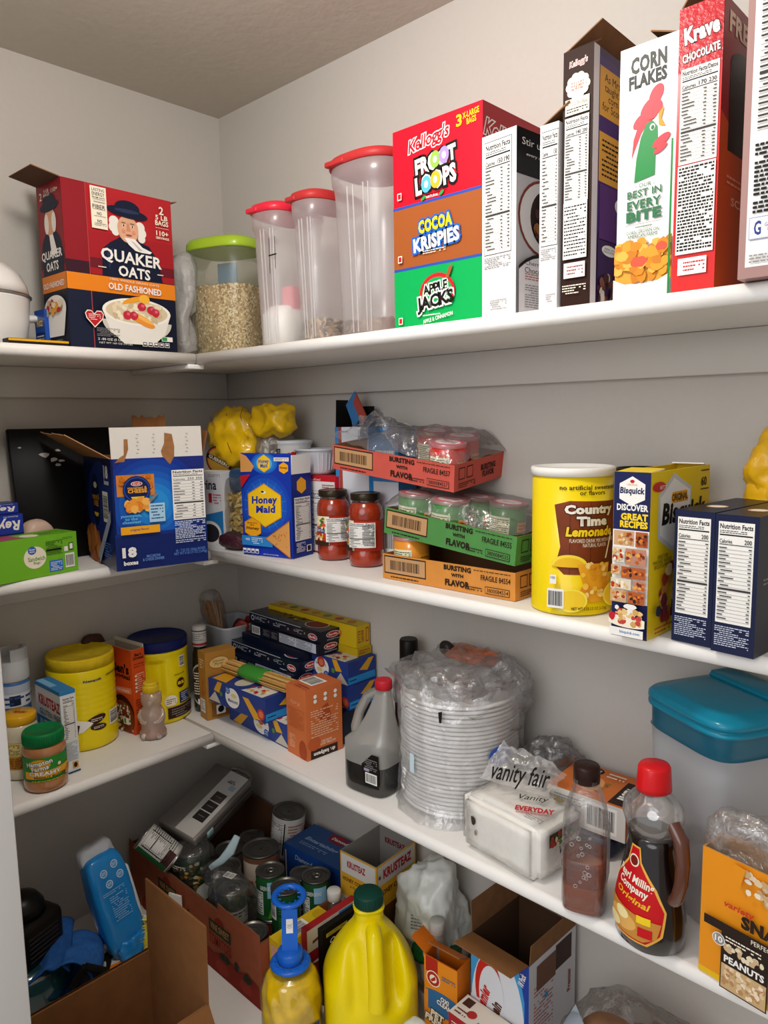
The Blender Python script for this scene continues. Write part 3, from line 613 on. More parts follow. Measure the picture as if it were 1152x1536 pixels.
# ---- green sandwich bag box, blue foil boxes
a = 99; P0 = Vector((.216,-.55,0)); dv = Vector((math.cos(R(a)), math.sin(R(a)), 0)); O = P0 - dv*.278
b = Box('sandwich_bag_box', 'bright green box of sandwich bags at the left end of the second shelf', 'box', (O.x,O.y,Z2), R(a), .278, .072, .082, LGR)
f = b.face('front'); f.rect(.85,0,.852,1,mt('#5a9a1e'))
f.ell(.665,.50,.085,.27,CREAM); f.ell(.645,.68,.032,.10,mt('#2a62b5')); f.text('Great\nvalue',.645,.68,.045,.10,WHITE,bold=.02); f.text('Sandwich',.675,.47,.13,.11,mt('#4f8f23'),bold=.01); f.text('Bags',.675,.36,.05,.08,mt('#4f8f23'))
f.rect(.77,.08,.875,.36,mt('#2e74c9')); f.lines(.78,.1,.868,.33,6,WHITE); f.bars(.895,.12,.97,.48); f.lines(.75,.5,.88,.86,9,mt('#35561d')); f.rect(.75,.61,.87,.65,BLACK); f.rect(.89,.54,.92,.66,WHITE); f.rect(.93,.56,.965,.74,BLACK); f.rect(.935,.58,.96,.72,WHITE); f.lines(.88,.84,.96,.9,2,mt('#35561d'))
f = b.face('top'); f.ell(.68,.35,.06,.28,CREAM); f.lines(.76,.2,.95,.7,3,mt('#4f8f23')); f.rect(.3,.1,.6,.9,mt('#b04a63')); b.done()
def foil(z, x, y, h, lab, top=False):
    b = Box('foil_box', lab, 'box', (x+.02,y-.24,z), R(95), .24, .046, h, mt('#2038a0', .3), mats={1: mt('#16235e', .3)})
    f = b.face('front'); f.rect(0,.0,1,.07,mt('#10205c')); f.text("Rey",.88,.52,.19,.62,WHITE,bold=.03,shear=.2,rot=180); f.text('Aluminum foil',.9,.88,.12,.07,WHITE,rot=180); f.text('Rey',.62,.5,.2,.6,WHITE,bold=.03,shear=.2,rot=180) if False else None
    f = b.face('right'); f.rect(.1,.1,.9,.9,mt('#16235e')); b.done()
foil(Z2+.0828, .165, -.634, .042, 'blue foil box upside down on the green sandwich bag box')
foil(Z2+.1254, .160, -.640, .022, 'flatter blue foil box on top of the other foil box')
o = bag('bread_bag', (.098,-.585,Z2+.0505), (.032,.034,.05), .012, mt('#d9b9a6', .3, bump=.3, bscale=40), 11, zmin=-9)
tag(o, 'small knotted bag of bread, peach and blue, behind the green sandwich bag box', 'bag')
mb = MB(); v, f_ = crumple((.01,.022,-.028), (.02,.014,.018), .006, 5, n=3); mb.add(v, f_, mt('#3f78b8', .3), True); mb.build('blue_print', o)
# ---- macaroni box with torn flaps
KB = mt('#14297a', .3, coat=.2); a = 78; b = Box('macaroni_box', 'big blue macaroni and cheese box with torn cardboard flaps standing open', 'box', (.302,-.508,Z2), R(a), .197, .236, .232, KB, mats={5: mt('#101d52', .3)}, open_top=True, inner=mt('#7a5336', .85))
f = b.face('front')
for k in range(8): f.ell(.42,.58,.62-.065*k,.52-.055*k,mt(['#142c82','#163590','#18409f','#1a4dac','#1a5cb9','#1d6cc6','#2380d2','#2a90da'][k], .3)) if k else None
f.rect(0,0,.02,1,mt('#0c1848')); f.rect(0,0,1,.3,mt('#132565',.3)); f.rect(0,.3,1,.33,mt('#15307e',.3))
f.rect(.045,.665,.44,.855,mt('#d9842f')); f.pile(.08,.68,.42,.84,40,.03,[mt('#f0a84e'),mt('#e08a33'),mt('#c9701f')],3)
f.ell(.245,.725,.145,.12,mt('#101c55')); f.ell(.245,.725,.135,.11,mt('#1d4fb0')); f.ell(.245,.725,.125,.1,mt('#101c55')); f.ell(.245,.775,.06,.02,WHITE); f.ell(.245,.775,.053,.015,RED); f.text('Kraft',.245,.775,.07,.016,WHITE,bold=.02)
f.text('macaroni &',.25,.74,.2,.024,AMB,bold=.02); f.text('CHEESE',.25,.71,.2,.034,AMB,bold=.04); f.ell(.25,.66,.07,.03,YEL,a0=180,a1=360)
f.pile(.13,.54,.36,.63,36,.045,[mt('#ee9a35'),mt('#e2842a'),mt('#f5b559')],7); f.poly([(.36,.62),(.46,.69),(.46,.67),(.38,.6)], STEEL)
f.text('yummmm,\nto the\ncheesiest',.17,.46,.22,.075,mt('#6fc4ee'),bold=.02); f.rect(.36,.42,.53,.59,mt('#a9d3ea')); f.lines(.38,.44,.51,.58,5,KB); f.rect(.055,.325,.465,.395,AMB); f.text('original flavor',.25,.362,.2,.025,KB,bold=.02)
f.facts(.62,.42,.98,.88,('250','350'),13,frame=False); f.lines(.63,.24,.97,.41,11,mt('#c9d3ea'),hh=.55); f.lines(.63,.2,.97,.235,2,mt('#c9d3ea'))
f.text('18',.13,.165,.15,.095,WHITE,bold=.06); f.text('boxes',.14,.07,.15,.04,WHITE,bold=.05); f.text('MACARONI\n& CHEESE DINNER',.38,.1,.23,.055,mt('#6d96d8'),bold=.01); f.text('18 - 7.25 OZ (206g) BOXES\nNET WT 8 LB 2.5 OZ (3.69kg)',.79,.115,.37,.06,mt('#5d84cf'),bold=.01)
f = b.face('left'); f.ell(.6,.52,.5,.45,mt('#16307e')); f.ell(.42,.60,.17,.27,mt('#1d3f99')); f.ell(.42,.60,.15,.25,mt('#0d1744')); f.text('macaroni &\nCHEESE',.42,.6,.24,.12,AMB,bold=.03); f.ell(.42,.74,.06,.03,WHITE); f.ell(.42,.48,.08,.04,YEL,a0=180,a1=360)
f.text('18',.83,.88,.14,.12,WHITE,bold=.05); f.text('boxes',.84,.79,.15,.05,WHITE,bold=.03); f.bars(.68,.42,.86,.7,vert=True); f.pile(.12,.02,.5,.3,40,.09,[mt('#c87a3c'),mt('#b5682e'),mt('#d98e4e')],6); f.poly([(.55,.02),(1,.45),(1,.55),(.5,.1)], mt('#aab2c4')); f.lines(.72,.1,.95,.25,6,mt('#5d84cf'))
WC = mt('#ddd8d0', .6, bump=.2)
b.flap('front', .064, -3, WC, KIN, torn=0).flap('left', .105, 58, CARD, mt('#b98d66', .8), torn=.012, taper=.12).flap('right', .055, 14, CARD, mt('#8a5a38', .8)).flap('back', .092, 2, CARD, CARD, torn=.01, a=.0, b=.42)
o = b.done()
mb = MB(); c = Canvas(mb, (0,-.0001,.232), (1,0,0), (0,.052,.9986), .197, .064, base=3, clip=False)
TR = mt('#9c6c42', .85, var=.15, bscale=80)
c.poly([(.04,-.12),(.14,-.1),(.19,.3),(.19,.62),(.15,.62),(.14,.12),(.1,.05)], TR); c.poly([(.54,.05),(.62,-.25),(.67,.0),(.68,.35),(.66,.75),(.58,.8),(.57,.45),(.53,.2)], TR)
for k in range(6):
    for x in (.27,.44,.8): c.rect(x+.012*(k % 2), .15+.12*k, x+.02+.012*(k % 2), .17+.12*k, GREYT)
mb.build('torn_patch', o)
# ---- corner pile: tortilla bag, farina, noodles, beans
TY = mt('#eebf16', .28, bump=.6, bscale=45, coat=.5, var=.06); tb = empty('tortilla_bag', (.235,-.105,Z2+.26), 0, 'yellow plastic bag of tortillas tied in a knot, in the corner', 'bag')
bag('bag_body', (-.055,-.01,.0), (.085,.05,.075), .03, TY, 21, tb, p=2.4, freq=22); bag('bag_tail', (.088,.0,.045), (.058,.035,.036), .026, TY, 22, tb, p=4, freq=22, n=4)
mb = MB(); mb.tube([(.012,-.03,.01),(.02,-.005,.026),(.022,.015,.02)], .013, TY, 8); mb.build('knot', tb)
mb = MB()
for k in range(9): mb.lathe([(.062,0),(.066,.002),(.066,.006),(.06,.0085)], mt('#d8b36c', .8, var=.15, bscale=60), 28)
mb.v = [(x*.9-.055, -.02+z*2.2-.01, y*.8-.005) for x, y, z in mb.v]; mb.build('tortillas', tb)
mb = MB(); c = Canvas(mb, (-.105,-.0605,-.09), (.97,.25,0), (0,-.12,.99), .085, .075, base=8)
c.ell(.5,.5,.5,.5,mt('#3a2a1c')); c.ell(.5,.5,.46,.46,mt('#b8462c')); c.ell(.5,.5,.42,.42,mt('#c79a3c')); c.poly([(.05,.62),(.12,.78),(.95,.38),(.88,.22)], BLACK); c.text('GUERRERO',.5,.5,.78,.13,CREAM,bold=.03,rot=-24); mb.build('brand_label', tb)
mb = MB(); c = Canvas(mb, (-.13,-.066,-.05), (.98,.1,0), (0,.1,.99), .17, .12, base=6, clip=False)
for s_ in ([(.2,.9),(.25,.7),(.22,.45),(.3,.2),(.4,.05)],[(.55,.95),(.62,.7),(.58,.4),(.7,.15)],[(.9,1.05),(.86,.9),(.9,.8)]):
    for p_, q_ in zip(s_, s_[1:]): c.poly([p_, (p_[0]+.015,p_[1]), (q_[0]+.015,q_[1]), q_], mt('#8e3a1c'))
mb.build('seam_print', tb)
b = Box('farina_box', 'white box of farina with a blue band, between the macaroni box and noodles', 'box', (.172,-.232,Z2), R(14), .085, .05, .186, mt('#e3e3e6', .4))
f = b.face('front'); f.text('farina',.42,.83,.75,.13,NAVY,bold=.02); f.lines(.5,.93,.95,.97,2,GREYT); f.poly([(0,.12),(0,.4),(1,.5),(1,.2)], mt('#2c7fc0')); f.text('HAI',.4,.47,.25,.035,WHITE); f.ell(.5,.2,.42,.16,WHITE); f.ell(.5,.2,.34,.12,mt('#2c2c34')); f.rect(.5,.6,.62,.72,RED); f.lines(.66,.58,.95,.72,4,mt('#b8455a')); b.done()
nb = empty('noodle_bag', (.283,-.172,Z2+.045), 0, 'clear bag of yellow egg noodles with a blue top, left of the honey graham box', 'bag')
q = random.Random(4); mb = MB(); NM = [mt('#f0cc6c',.6), mt('#e0b04c',.6), mt('#f6dc8c',.6)]
for k in range(240):
    c0 = Vector((q.uniform(-.04,.04), q.uniform(-.024,.016), q.uniform(-.0,.085))); a_ = q.uniform(0, 6.28); d_ = Vector((math.cos(a_), .3*math.sin(a_*2), math.sin(a_)))*.011; s_ = Vector((-d_.z, .002, d_.x))*.35; P = []
    for i in range(7):
        t_ = i/6-.5; w_ = Vector((0, math.sin(t_*9)*.003, 0)); P += [c0+d_*t_*2+s_+w_, c0+d_*t_*2-s_-w_]
    mb.add(P, [(2*i,2*i+1,2*i+3,2*i+2) for i in range(6)], NM[k % 3], True)
tag(mb.build('noodles', nb), kind='stuff'); mb = MB(); v, f_ = crumple((0,-.004,.045), (.046,.03,.085), .006, 31, p=4); mb.add(v, f_, clear('#f0e6c8', .08, .3, .12, .6, 70), True); mb.build('clear_film', nb)
mb = MB(); v, f_ = crumple((0,.004,.118), (.043,.02,.03), .008, 33, p=4, n=3); mb.add(v, f_, mt('#2a4a6e', .3, bump=.3, bscale=60), True); mb.build('blue_header', nb)
bb = bag('bean_bag', (.258,-.182,Z2+.0215), (.062,.034,.0205), .006, mt('#4a2530', .35, bump=1., bscale=220, var=.5), 41, zmin=-9, p=3)
tag(bb, 'flat bag of dark red beans lying between the macaroni and honey graham boxes', 'bag')
o = bag('produce_bag', (.30,-.085,Z2+.235), (.045,.045,.05), .022, clear('#d9cfbe', .5, .3, .2, .9, 60), 43, p=2.4); tag(o, 'crumpled clear bag with a barcode sticker behind the honey graham box', 'bag')
mb = MB(); c = Canvas(mb, (-.008,-.045,-.03), (.97,.2,0), (0,.15,.98), .03, .055, base=4); c.ell(.5,.45,.5,.5,WHITE); c.bars(.2,.35,.8,.8,WHITE,BLACK,10); mb.build('barcode_sticker', o)
# ---- honey graham crackers
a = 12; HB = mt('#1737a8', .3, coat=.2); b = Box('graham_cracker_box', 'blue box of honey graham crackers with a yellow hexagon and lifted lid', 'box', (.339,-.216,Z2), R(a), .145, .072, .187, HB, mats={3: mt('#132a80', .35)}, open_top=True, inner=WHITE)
f = b.face('front')
for k in range(6): f.ell(.48,.62,.5-.07*k,.38-.05*k,mt(['#1b45b4','#1d55c0','#2268ca','#2a7fd4','#3a98de','#5fb4e8'][k]))
for k in range(16):
    t = k*PI/8+.2; f.poly([(.48+.2*math.cos(t-.03),.62+.14*math.sin(t-.03)),(.48+.2*math.cos(t+.03),.62+.14*math.sin(t+.03)),(.48+.46*math.cos(t+.015),.62+.34*math.sin(t+.015))], mt('#5fb0e8'))
hx = lambda cx, cy, rx, ry: [(cx+rx*math.cos(R(90+60*k)), cy+ry*math.sin(R(90+60*k))) for k in range(6)]
f.poly(hx(.48,.62,.385,.265), mt('#e8a014')); f.poly(hx(.48,.62,.365,.25), mt('#f8c81c')); f.text('Honey',.48,.675,.52,.12,HB,bold=.04,shear=.1,rot=3); f.text('Maid',.5,.575,.4,.09,HB,bold=.04,shear=.1,rot=3); f.ell(.47,.78,.05,.02,WHITE); f.ell(.45,.785,.03,.012,BLACK)
f.poly([(.01,.97),(.22,.99),(.02,.82)], RED); f.poly(hx(.23,.34,.195,.13), mt('#c98218')); f.poly(hx(.23,.34,.18,.12), AMB); f.text('MADE WITH\nREAL',.22,.385,.2,.045,mt('#7c3a12'),bold=.01); f.text('Honey',.23,.33,.27,.05,mt('#5c2810'),bold=.03,shear=.15)
f.rect(0,.12,.62,.24,mt('#2f86cf')); f.text('NO',.12,.195,.08,.03,WHITE,bold=.03); f.lines(.2,.14,.42,.225,4,WHITE); f.poly([(.48,.22),(.97,.0),(.97,.46)], mt('#a9672c')); f.poly([(.50,.22),(.965,.02),(.965,.44)], mt('#d99a55'))
for k in range(22): q = random.Random(k); f.ell(.62+.3*q.random(),.14+.18*q.random(),.008,.006,mt('#a9672c'))
for k in range(4): f.rect(.03+k*.085,.03,.1+k*.085,.085,WHITE); f.rect(.04+k*.085,.035,.09+k*.085,.06,HB)
f.text('NET WT 14.4 OZ (408g)',.6,.03,.3,.016,WHITE)
f = b.face('right'); f.poly(hx(.5,.86,.26,.1), AMB); f.facts(.12,.2,.92,.72,('130',),18,frame=False); f.lines(.15,.06,.6,.18,8,WHITE); f.rect(.66,.05,.9,.13,WHITE); f.rect(.7,.06,.86,.12,BLACK)
b.flap('left', .03, -20, WHITE, WHITE, z=.187).flap('right', .042, 3, WHITE, WHITE)
b.flap('back', .03, -5, HB, WHITE); o = b.done()
mb = MB(); mb.quadbox((0,0,.187), (.145,0,0), (0,.001,.046), (0,.0016,0), HB); c = Canvas(mb, (0,0,.1872), (1,0,0), (0,.0217,.9997), .145, .046)
for k in range(3): c.ell(.48,.5,.26-.05*k,.5-.08*k,mt(['#2268ca','#2a7fd4','#5fb4e8'][k]))
c.poly(hx(.48,.5,.14,.44), AMB); c.poly(hx(.48,.5,.125,.4), YEL); c.text('Honey\nMaid',.48,.5,.2,.42,HB,bold=.03,rot=3); c.poly([(.0,.05),(.0,.98),(.12,.85),(.28,.35),(.22,.08)], mt('#d99a55')); c.rect(.68,.62,.97,.8,CREAM); c.lines(.7,.65,.95,.78,2,HB); c.poly(hx(.87,.3,.1,.28), AMB); c.text('Honey',.87,.3,.14,.14,mt('#5c2810'),bold=.03); mb.build('flap', o)
# ---- red and white box, bowls, blue box
b = Box('cracker_box', 'white box with red edges standing behind the sauce jars', 'box', (.43,-.098,Z2), R(2), .095, .04, .178, mt('#c8202c', .4))
f = b.face('front'); f.rect(.03,.02,.97,.93,mt('#e9e4e0')); f.facts(.08,.1,.5,.8,('120',),16); f.lines(.55,.5,.95,.9,14,mt('#a8404a')); f.text('You will need',.3,.955,.4,.03,WHITE); b.done()
BOWL = mt('#dcdee2', .35)
bw = empty('plastic_bowl', (.424,-.0595,Z2+.179), 0, 'white ribbed plastic bowl resting on the red-edged white box', 'bowl')
mb = MB(); mb.lathe([(.036,0),(.042,.006),(.047,.05),(.05,.054),(.053,.056),(.053,.059),(.049,.059),(.046,.05),(.04,.01)], BOWL, 48)
for k in range(30): t = 2*PI*k/30; mb.tube([(.0425*math.cos(t),.0425*math.sin(t),.01),(.0472*math.cos(t),.0472*math.sin(t),.048)], .0011, BOWL, 4)
mb.build('bowl_body', bw)
nb2 = empty('noodle_cup', (.345,-.064,Z2+.2), 0, 'round instant meal cup with a red printed wrap, behind the honey graham box', 'cup')
mb = MB(); prof = [(.036,-.2),(.036,-.01),(.038,0),(.043,.045),(.046,.05),(.046,.056),(.03,.058)]; mb.lathe(prof, BOWL, 40)
c = Canvas(mb, w=.11, h=.045, cyl=dict(r=lambda z: .0385+max(0,z)*.11, a=R(-50), z0=.0)); c.rect(0,0,1,1,mt('#e3dfd8')); c.pile(.3,.05,.75,.6,22,.07,[RED,mt('#d98a3c'),mt('#f0e0b0'),GREEN],3); c.text('HOT',.2,.7,.2,.3,BLACK,bold=.05); mb.build('cup_body', nb2)
b = Box('storage_bag_box', 'tall blue and white box of gallon storage bags, black inside, behind the sauce jars', 'box', (.515,-.083,Z2), R(0), .19, .055, .288, mt('#3e87c4', .4), open_top=True, inner=BLACK)
f = b.face('front'); f.rect(0,0,1,1,mt('#dfe3ea')); f.poly([(0,0),(.16,0),(.08,1),(0,1)], mt('#9db4cc')); f.poly([(.04,.25),(.12,.3),(.11,1),(.02,1)], mt('#b04a3c')); f.rect(.0,.1,.06,1,mt('#3e87c4')); f.rect(.55,.0,.62,1,mt('#2e86c9')); f.rect(.3,.1,.5,.5,mt('#21479c')); f.rect(.33,.12,.36,.5,WHITE); f.rect(.42,.12,.45,.5,WHITE); f.text('GALLON',.58,.3,.04,.3,WHITE) if False else None; f.rect(.62,.6,1,1,mt('#4b8fc9')); f.lines(.66,.7,.95,.85,2,WHITE); f.rect(.75,.05,1,.3,mt('#c9c3bb')); f.bars(.78,.08,.98,.3)
b.flap('back', .045, 0, mt('#2a2320', .6), BLACK, a=.62, b=1.).flap('left', .06, 5, BLACK, BLACK, taper=.3)
o = b.done(); mb = MB(); mb.quadbox((.03,.03,.286), (.028,.0,.03), (-.025,.0,.05), (0,.004,0), mt('#3e78b0', .4)); mb.quadbox((.06,.028,.29), (.01,0,.02), (-.03,0,.05), (0,.004,0), mt('#a8483c', .4)); mb.build('torn_flap', o)
# ---- sauce jars
GLASS = clear('#ffffff', .03, .5, .05, name='jar_glass')
def jar(x, y, rz, label, dx=0):
    t = empty('sauce_jar', (x,y,Z2+.0002), rz, label, 'jar', 'tomato sauce jars'); r = .0365
    mb = MB(); prof = [(.030,0),(.035,.003),(r,.012),(r,.03),(.0352,.033),(.0352,.098),(r,.101),(r,.112),(.034,.124),(.029,.131),(.0275,.134)]
    mb.lathe(prof, mt('#983016', .18, coat=1., var=.25, bscale=70), 48); mb.build('sauce_body', t)
    mb = MB(); mb.lathe([(.0278,.134),(.0284,.1342),(.0284,.139),(.0278,.14)], GLASS, 40); mb.build('glass_neck', t)
    mb = MB(); mb.lathe([(.031,.138),(.0318,.1395),(.0318,.1505),(.0305,.1525),(.0285,.1528),(.027,.1518),(.004,.152)], mt('#3a3226', .3, .6), 48); mb.build('lid', t)
    mb = MB(); c = Canvas(mb, w=2*PI*.0354*.97, h=.063, cyl=dict(r=.0354, a=R(-65)+dx, z0=.034)); c.rect(0,0,1,1,mt('#b5301a'))
    c.rect(.29,.0,.52,1,mt('#f1ead0')); c.rect(.29,.62,.47,.99,mt('#f4e8b4')); c.text('Prego',.375,.78,.17,.23,BLACK,bold=.04); c.rect(.29,.42,.47,.62,mt('#1f3f86')); c.text('Garlic',.4,.52,.12,.12,WHITE,bold=.02)
    c.rect(.29,.12,.52,.42,mt('#c23a1e')); c.pile(.31,.18,.45,.4,26,.02,[mt('#f2e3a0'),mt('#e9c24c'),mt('#f4efe0'),mt('#b8321c')],4); c.rect(.29,.0,.52,.16,mt('#38200f')); c.pile(.42,.6,.5,.95,16,.018,[mt('#d8452a'),mt('#4e7d2c'),mt('#efe0b0')],7)
    c.facts(.5,.14,.72,.96,('80',),12,frame=False); c.lines(.62,.2,.71,.9,13,BLACK) 
    mb.build('paper_label', t)
jar(.543,-.120, 0, 'sauce jar with its yellow brand label showing, left of the two tomato sauce jars'); jar(.652,-.128, 0, 'sauce jar with nutrition label to the front, right of the two tomato sauce jars', -.55)
# ---- snack can trays
def traymat(h): return mt(h, .6, var=.05, bscale=40, bump=.1)
CANS = {}
def snack_can(col, label, loc, rot=(0,0,0), group=None, a=-60):
    if col in CANS: o = dup(CANS[col], loc, rot=(0,0,R(a+60)), label=label, group=group); return o
    t = empty('snack_can', loc, 0, label, 'can', group); r = .0345; H = .078
    mb = MB(); mb.lathe([(r-.001,0),(r,.001),(r,H-.001)], mt(col, .35, coat=.3), 40); c = Canvas(mb, w=2*PI*r, h=H-.004, cyl=dict(r=r, a=R(-60), z0=.002))
    c.rect(.33,.05,.53,.72,mt('#e4e4c0')); c.lines(.34,.08,.52,.68,12,BLACK); c.rect(.6,.35,.72,.6,AMB); c.lines(.61,.4,.71,.56,2,RED); c.rect(.02,.1,.98,.12,mt(col,.3)); mb.build('can_body', t)
    mb = MB(); mb.lathe([(r+.0012,H-.006),(r+.0016,H-.001),(r+.001,H+.001),(r-.003,H+.0016),(r-.006,H+.0008)], clear('#f3b9c0', .5, .3, .2), 40, cap=False); mb.lathe([(r-.004,H+.0003),(.002,H+.0004)], mt('#efe6e6',.3), 40); c = Canvas(mb, (-r,-r,H+.0004), (1,0,0), (0,1,0), 2*r, 2*r)
    c.ell(.5,.5,.46,.46,mt('#d8495c')); c.ell(.5,.5,.36,.3,mt('#f0dfe0')); c.lines(.3,.4,.7,.6,3,RED)
    mb.build('lid', t); CANS[col] = t; return t
def tray(name_lab, col, origin, U, V, L=.30, D=.185, H=.05, num='84557', seed=1, back_only=False):
    U = Vector(U).normalized(); V = (Vector(V)-U*U.dot(Vector(V))).normalized(); Wv = U.cross(V); m4 = Matrix(((U.x,V.x,Wv.x,origin[0]),(U.y,V.y,Wv.y,origin[1]),(U.z,V.z,Wv.z,origin[2]),(0,0,0,1)))
    b = Box('can_tray', name_lab, 'tray', (0,0,0), 0, L, D, H, traymat(col), open_top=True, inner=mt('#8d6242', .85)); K = mt('#2c2018', .6)
    f = b.face('front'); f.rect(.015,.22,.36,.94,K); f.rect(.022,.27,.353,.89,mt('#c09468')); f.bars(.045,.33,.33,.83,mt('#c09468'),K,30)
    f.lines(.07,.05,.3,.16,1,K,dens=.9); f.text('BURSTING',.60,.84,.2,.2,K,bold=.05); f.text('WITH',.60,.58,.09,.13,K,bold=.05); f.text('FLAVOR',.60,.28,.18,.25,K,bold=.05)
    f.text('FRAGILE '+num,.87,.66,.2,.2,K,bold=.01); f.rect(.80,.1,.965,.36,K); f.rect(.803,.125,.962,.335,traymat(col)); f.text('38000'+num,.885,.23,.145,.15,K,bold=.02); f.lines(.72,.86,.97,.93,1,K); f.lines(.66,.12,.78,.3,2,K)
    f = b.face('right'); f.rect(.08,.4,.2,.85,K); f.rect(.09,.44,.19,.81,traymat(col)); f.rect(.23,.4,.35,.85,K); f.rect(.24,.44,.34,.81,traymat(col)); f.text('BURSTING\nFLAVOR',.66,.5,.3,.5,K,bold=.04); f.lines(.08,.08,.4,.3,3,K)
    o = b.done(M=m4)
    if name_lab: pass
    return o, m4, U, V, Wv
FW = clear('#f3f1f2', .10, .35, .08, .9, 45)
def film_over(parent, pts_fn, nx=46, ny=26, mat=None):
    mb = MB(); vs = [pts_fn(i/(nx-1), j/(ny-1)) for j in range(ny) for i in range(nx)]
    fs = [(j*nx+i, j*nx+i+1, (j+1)*nx+i+1, (j+1)*nx+i) for j in range(ny-1) for i in range(nx-1)]; mb.add(vs, fs, mat or FW, True); return mb.build('plastic_film', parent)
nz = lambda x, y, s_, f_=9.: noise.noise(Vector((x*f_+s_, y*f_, s_*1.7))) 
# lowest orange tray
T3 = (.768,-.200,Z2+.0002); o3, m3, *_ = tray('orange cardboard snack tray at the bottom of the stack of three trays', '#d08a3e', T3, (1,.012,0), (-.012,1,0), num='84554', H=.048)
snack_can('#d98a2c', 'orange-labelled snack can at the left end of the orange tray', (.806,-.158,Z2+.0028)); 
# green tray, tilted down to the right
T2 = (.765,-.192,Z2+.087); U2 = (.2985,.0,-.0285); o2, m2, U_, V_, W_ = tray('green cardboard snack tray, tilted, in the middle of the stack', '#4f8a48', T2, U2, (0,1,0), num='84555', H=.05)
# red tray on top
T1 = (.617,-.186,Z2+.2055); U1 = (.298,.022,-.035); o1, m1, U_, V_, W_ = tray('red cardboard snack tray on top of the stack', '#c8574a', T1, U1, (-.1,1,.11), num='84557', H=.05, D=.172)
def can_in(m4, x, y, col, label, group=None):
    o = snack_can(col, label, (0,0,0), group=group); o.rotation_euler = m4.to_euler(); o.location = m4 @ Vector((x, y, .0028)); return o
can_in(m2, .042,.042,'#3f7f42','green snack can at the left front corner of the green tray'); can_in(m2, .125,.040,'#3f7f42','green snack can second from the left in the green tray')
can_in(m2, .125,.118,'#3f7f42','green snack can standing at the back of the green tray','back cans in the green tray'); can_in(m2, .20,.118,'#3f7f42','green snack can standing at the back of the green tray','back cans in the green tray')
can_in(m1, .256,.040,'#c02a22','red snack can at the front right corner of the red tray'); can_in(m1, .235,.118,'#c02a22','red snack can standing in the back row of the red tray','back cans in the red tray')
for x in (.163,): can_in(m1, x,.128,'#c02a22','red snack can standing in the back row of the red tray','back cans in the red tray')
def f1(u, v):
    x, y = -.004+u*.31, -.004+v*.18; e = min(u, 1-u, v, 1-v); hump = .035*math.exp(-((u-.05)**2)/.01)*(1-abs(v-.5)); z = .052+(.036 if u > .45 else .036*max(0,(u-.1)/.35))*min(1, e*9+.0)+hump+.012*nz(u, v, 3, 6)+.004*nz(u, v, 8, 20)
    return (x, y, max(z, .0525))
film_over(o1, f1)
def f2(u, v): 
    x, y = -.003+u*.306, -.003+v*.19; e = min(u, 1-u, v, 1-v); z = .052+.036*min(1, e*10)*(1 if u < .72 else max(0, (1-u)/.28))+.006*nz(u, v, 5, 7)
    return (x, y, max(.0515, min(z, .086+ (u-.5)*.0)))
film_over(o2, f2)
mb = MB(); P = []   # torn film standing up at the back left of the red tray
def f3(u, v):
    a_ = PI*u; return (.01+.11*u+.02*nz(u, v, 1, 5), .05+.09*v+.02*nz(v, u, 4, 6), .05+.065*math.sin(a_)*(1-.5*v)+.012*nz(u, v, 6, 12))
film_over(o1, f3, 30, 20, clear('#eceaee', .22, .5, .08, 1., 60))
# ---- lemonade canister
lc = empty('drink_mix_canister', (1.152,-.163,Z2+.0002), 0, 'large yellow lemonade drink mix canister with a white plastic lid', 'canister'); r = .0625
CY = mt('#e8cc10', .3, coat=.3); mb = MB(); mb.lathe([(r-.001,0),(r+.001,.002),(r+.001,.005),(r,.007),(r,.214)], CY, 72)
c = Canvas(mb, w=2*PI*r, h=.214, cyl=dict(r=r, a=R(-53), z0=0)); WD = mt('#7c3a1c', .5, var=.25, bscale=18)
# visible part is roughly x .33-.67
c.poly([(.415,.36),(.435,.5),(.41,.80),(.47,.83),(.7,.82),(.7,.3),(.45,.3)], WD)
for x in (.47,.55,.63): c.rect(x,.3,x+.002,.82,mt('#5a2812'))
c.text('no artificial sweeteners\nor flavors',.56,.905,.26,.07,mt('#4a3a10'),bold=.02); c.text('Country',.555,.76,.21,.085,mt('#efe9dc'),bold=.06,stroke=[(mt('#3a1a0c'),.06)]); c.text('Time',.56,.685,.13,.07,mt('#efe9dc'),bold=.06,stroke=[(mt('#3a1a0c'),.06)]); c.text('Lemonade',.555,.61,.2,.07,YEL,bold=.05,shear=.15,stroke=[(mt('#3a1a0c'),.06)])
c.text('FLAVORED DRINK MIX WITH OTHER\nNATURAL FLAVOR',.57,.53,.2,.06,CREAM)
c.ell(.47,.36,.07,.085,mt('#f2d83c'),a0=0,a1=180); c.ell(.47,.355,.058,.07,mt('#e9b820'),a0=0,a1=180); c.poly([(.50,.38),(.64,.38),(.62,.1),(.54,.1)], mt('#e9a726')); c.pile(.52,.14,.62,.38,26,.014,[mt('#f2c04a'),mt('#e0952a'),mt('#f7d98a')],5); c.ell(.48,.12,.055,.085,mt('#f4e04a')); c.ell(.48,.12,.047,.072,mt('#f0ca2c')); c.ell(.65,.15,.055,.09,mt('#f4e04a')); c.ell(.65,.15,.047,.075,mt('#f0ca2c')); c.poly([(.6,.42),(.625,.6),(.63,.6),(.606,.42)], CREAM)
c.bars(.395,.06,.455,.2); c.rect(.405,.235,.428,.3,WHITE); c.text('100',.416,.28,.017,.02,BLACK); c.text('NET WT 5 LB 2.5 OZ (2.33kg)',.545,.06,.13,.028,mt('#3a2a10'),bold=.02)
mb.build('canister_body', lc); mb = MB(); mb.lathe([(r,.213),(r+.0025,.2135),(r+.003,.224),(r+.001,.2265),(r-.004,.2268),(r-.006,.2235),(.004,.223)], mt('#e6e2dc', .3), 64); mb.build('lid', lc)
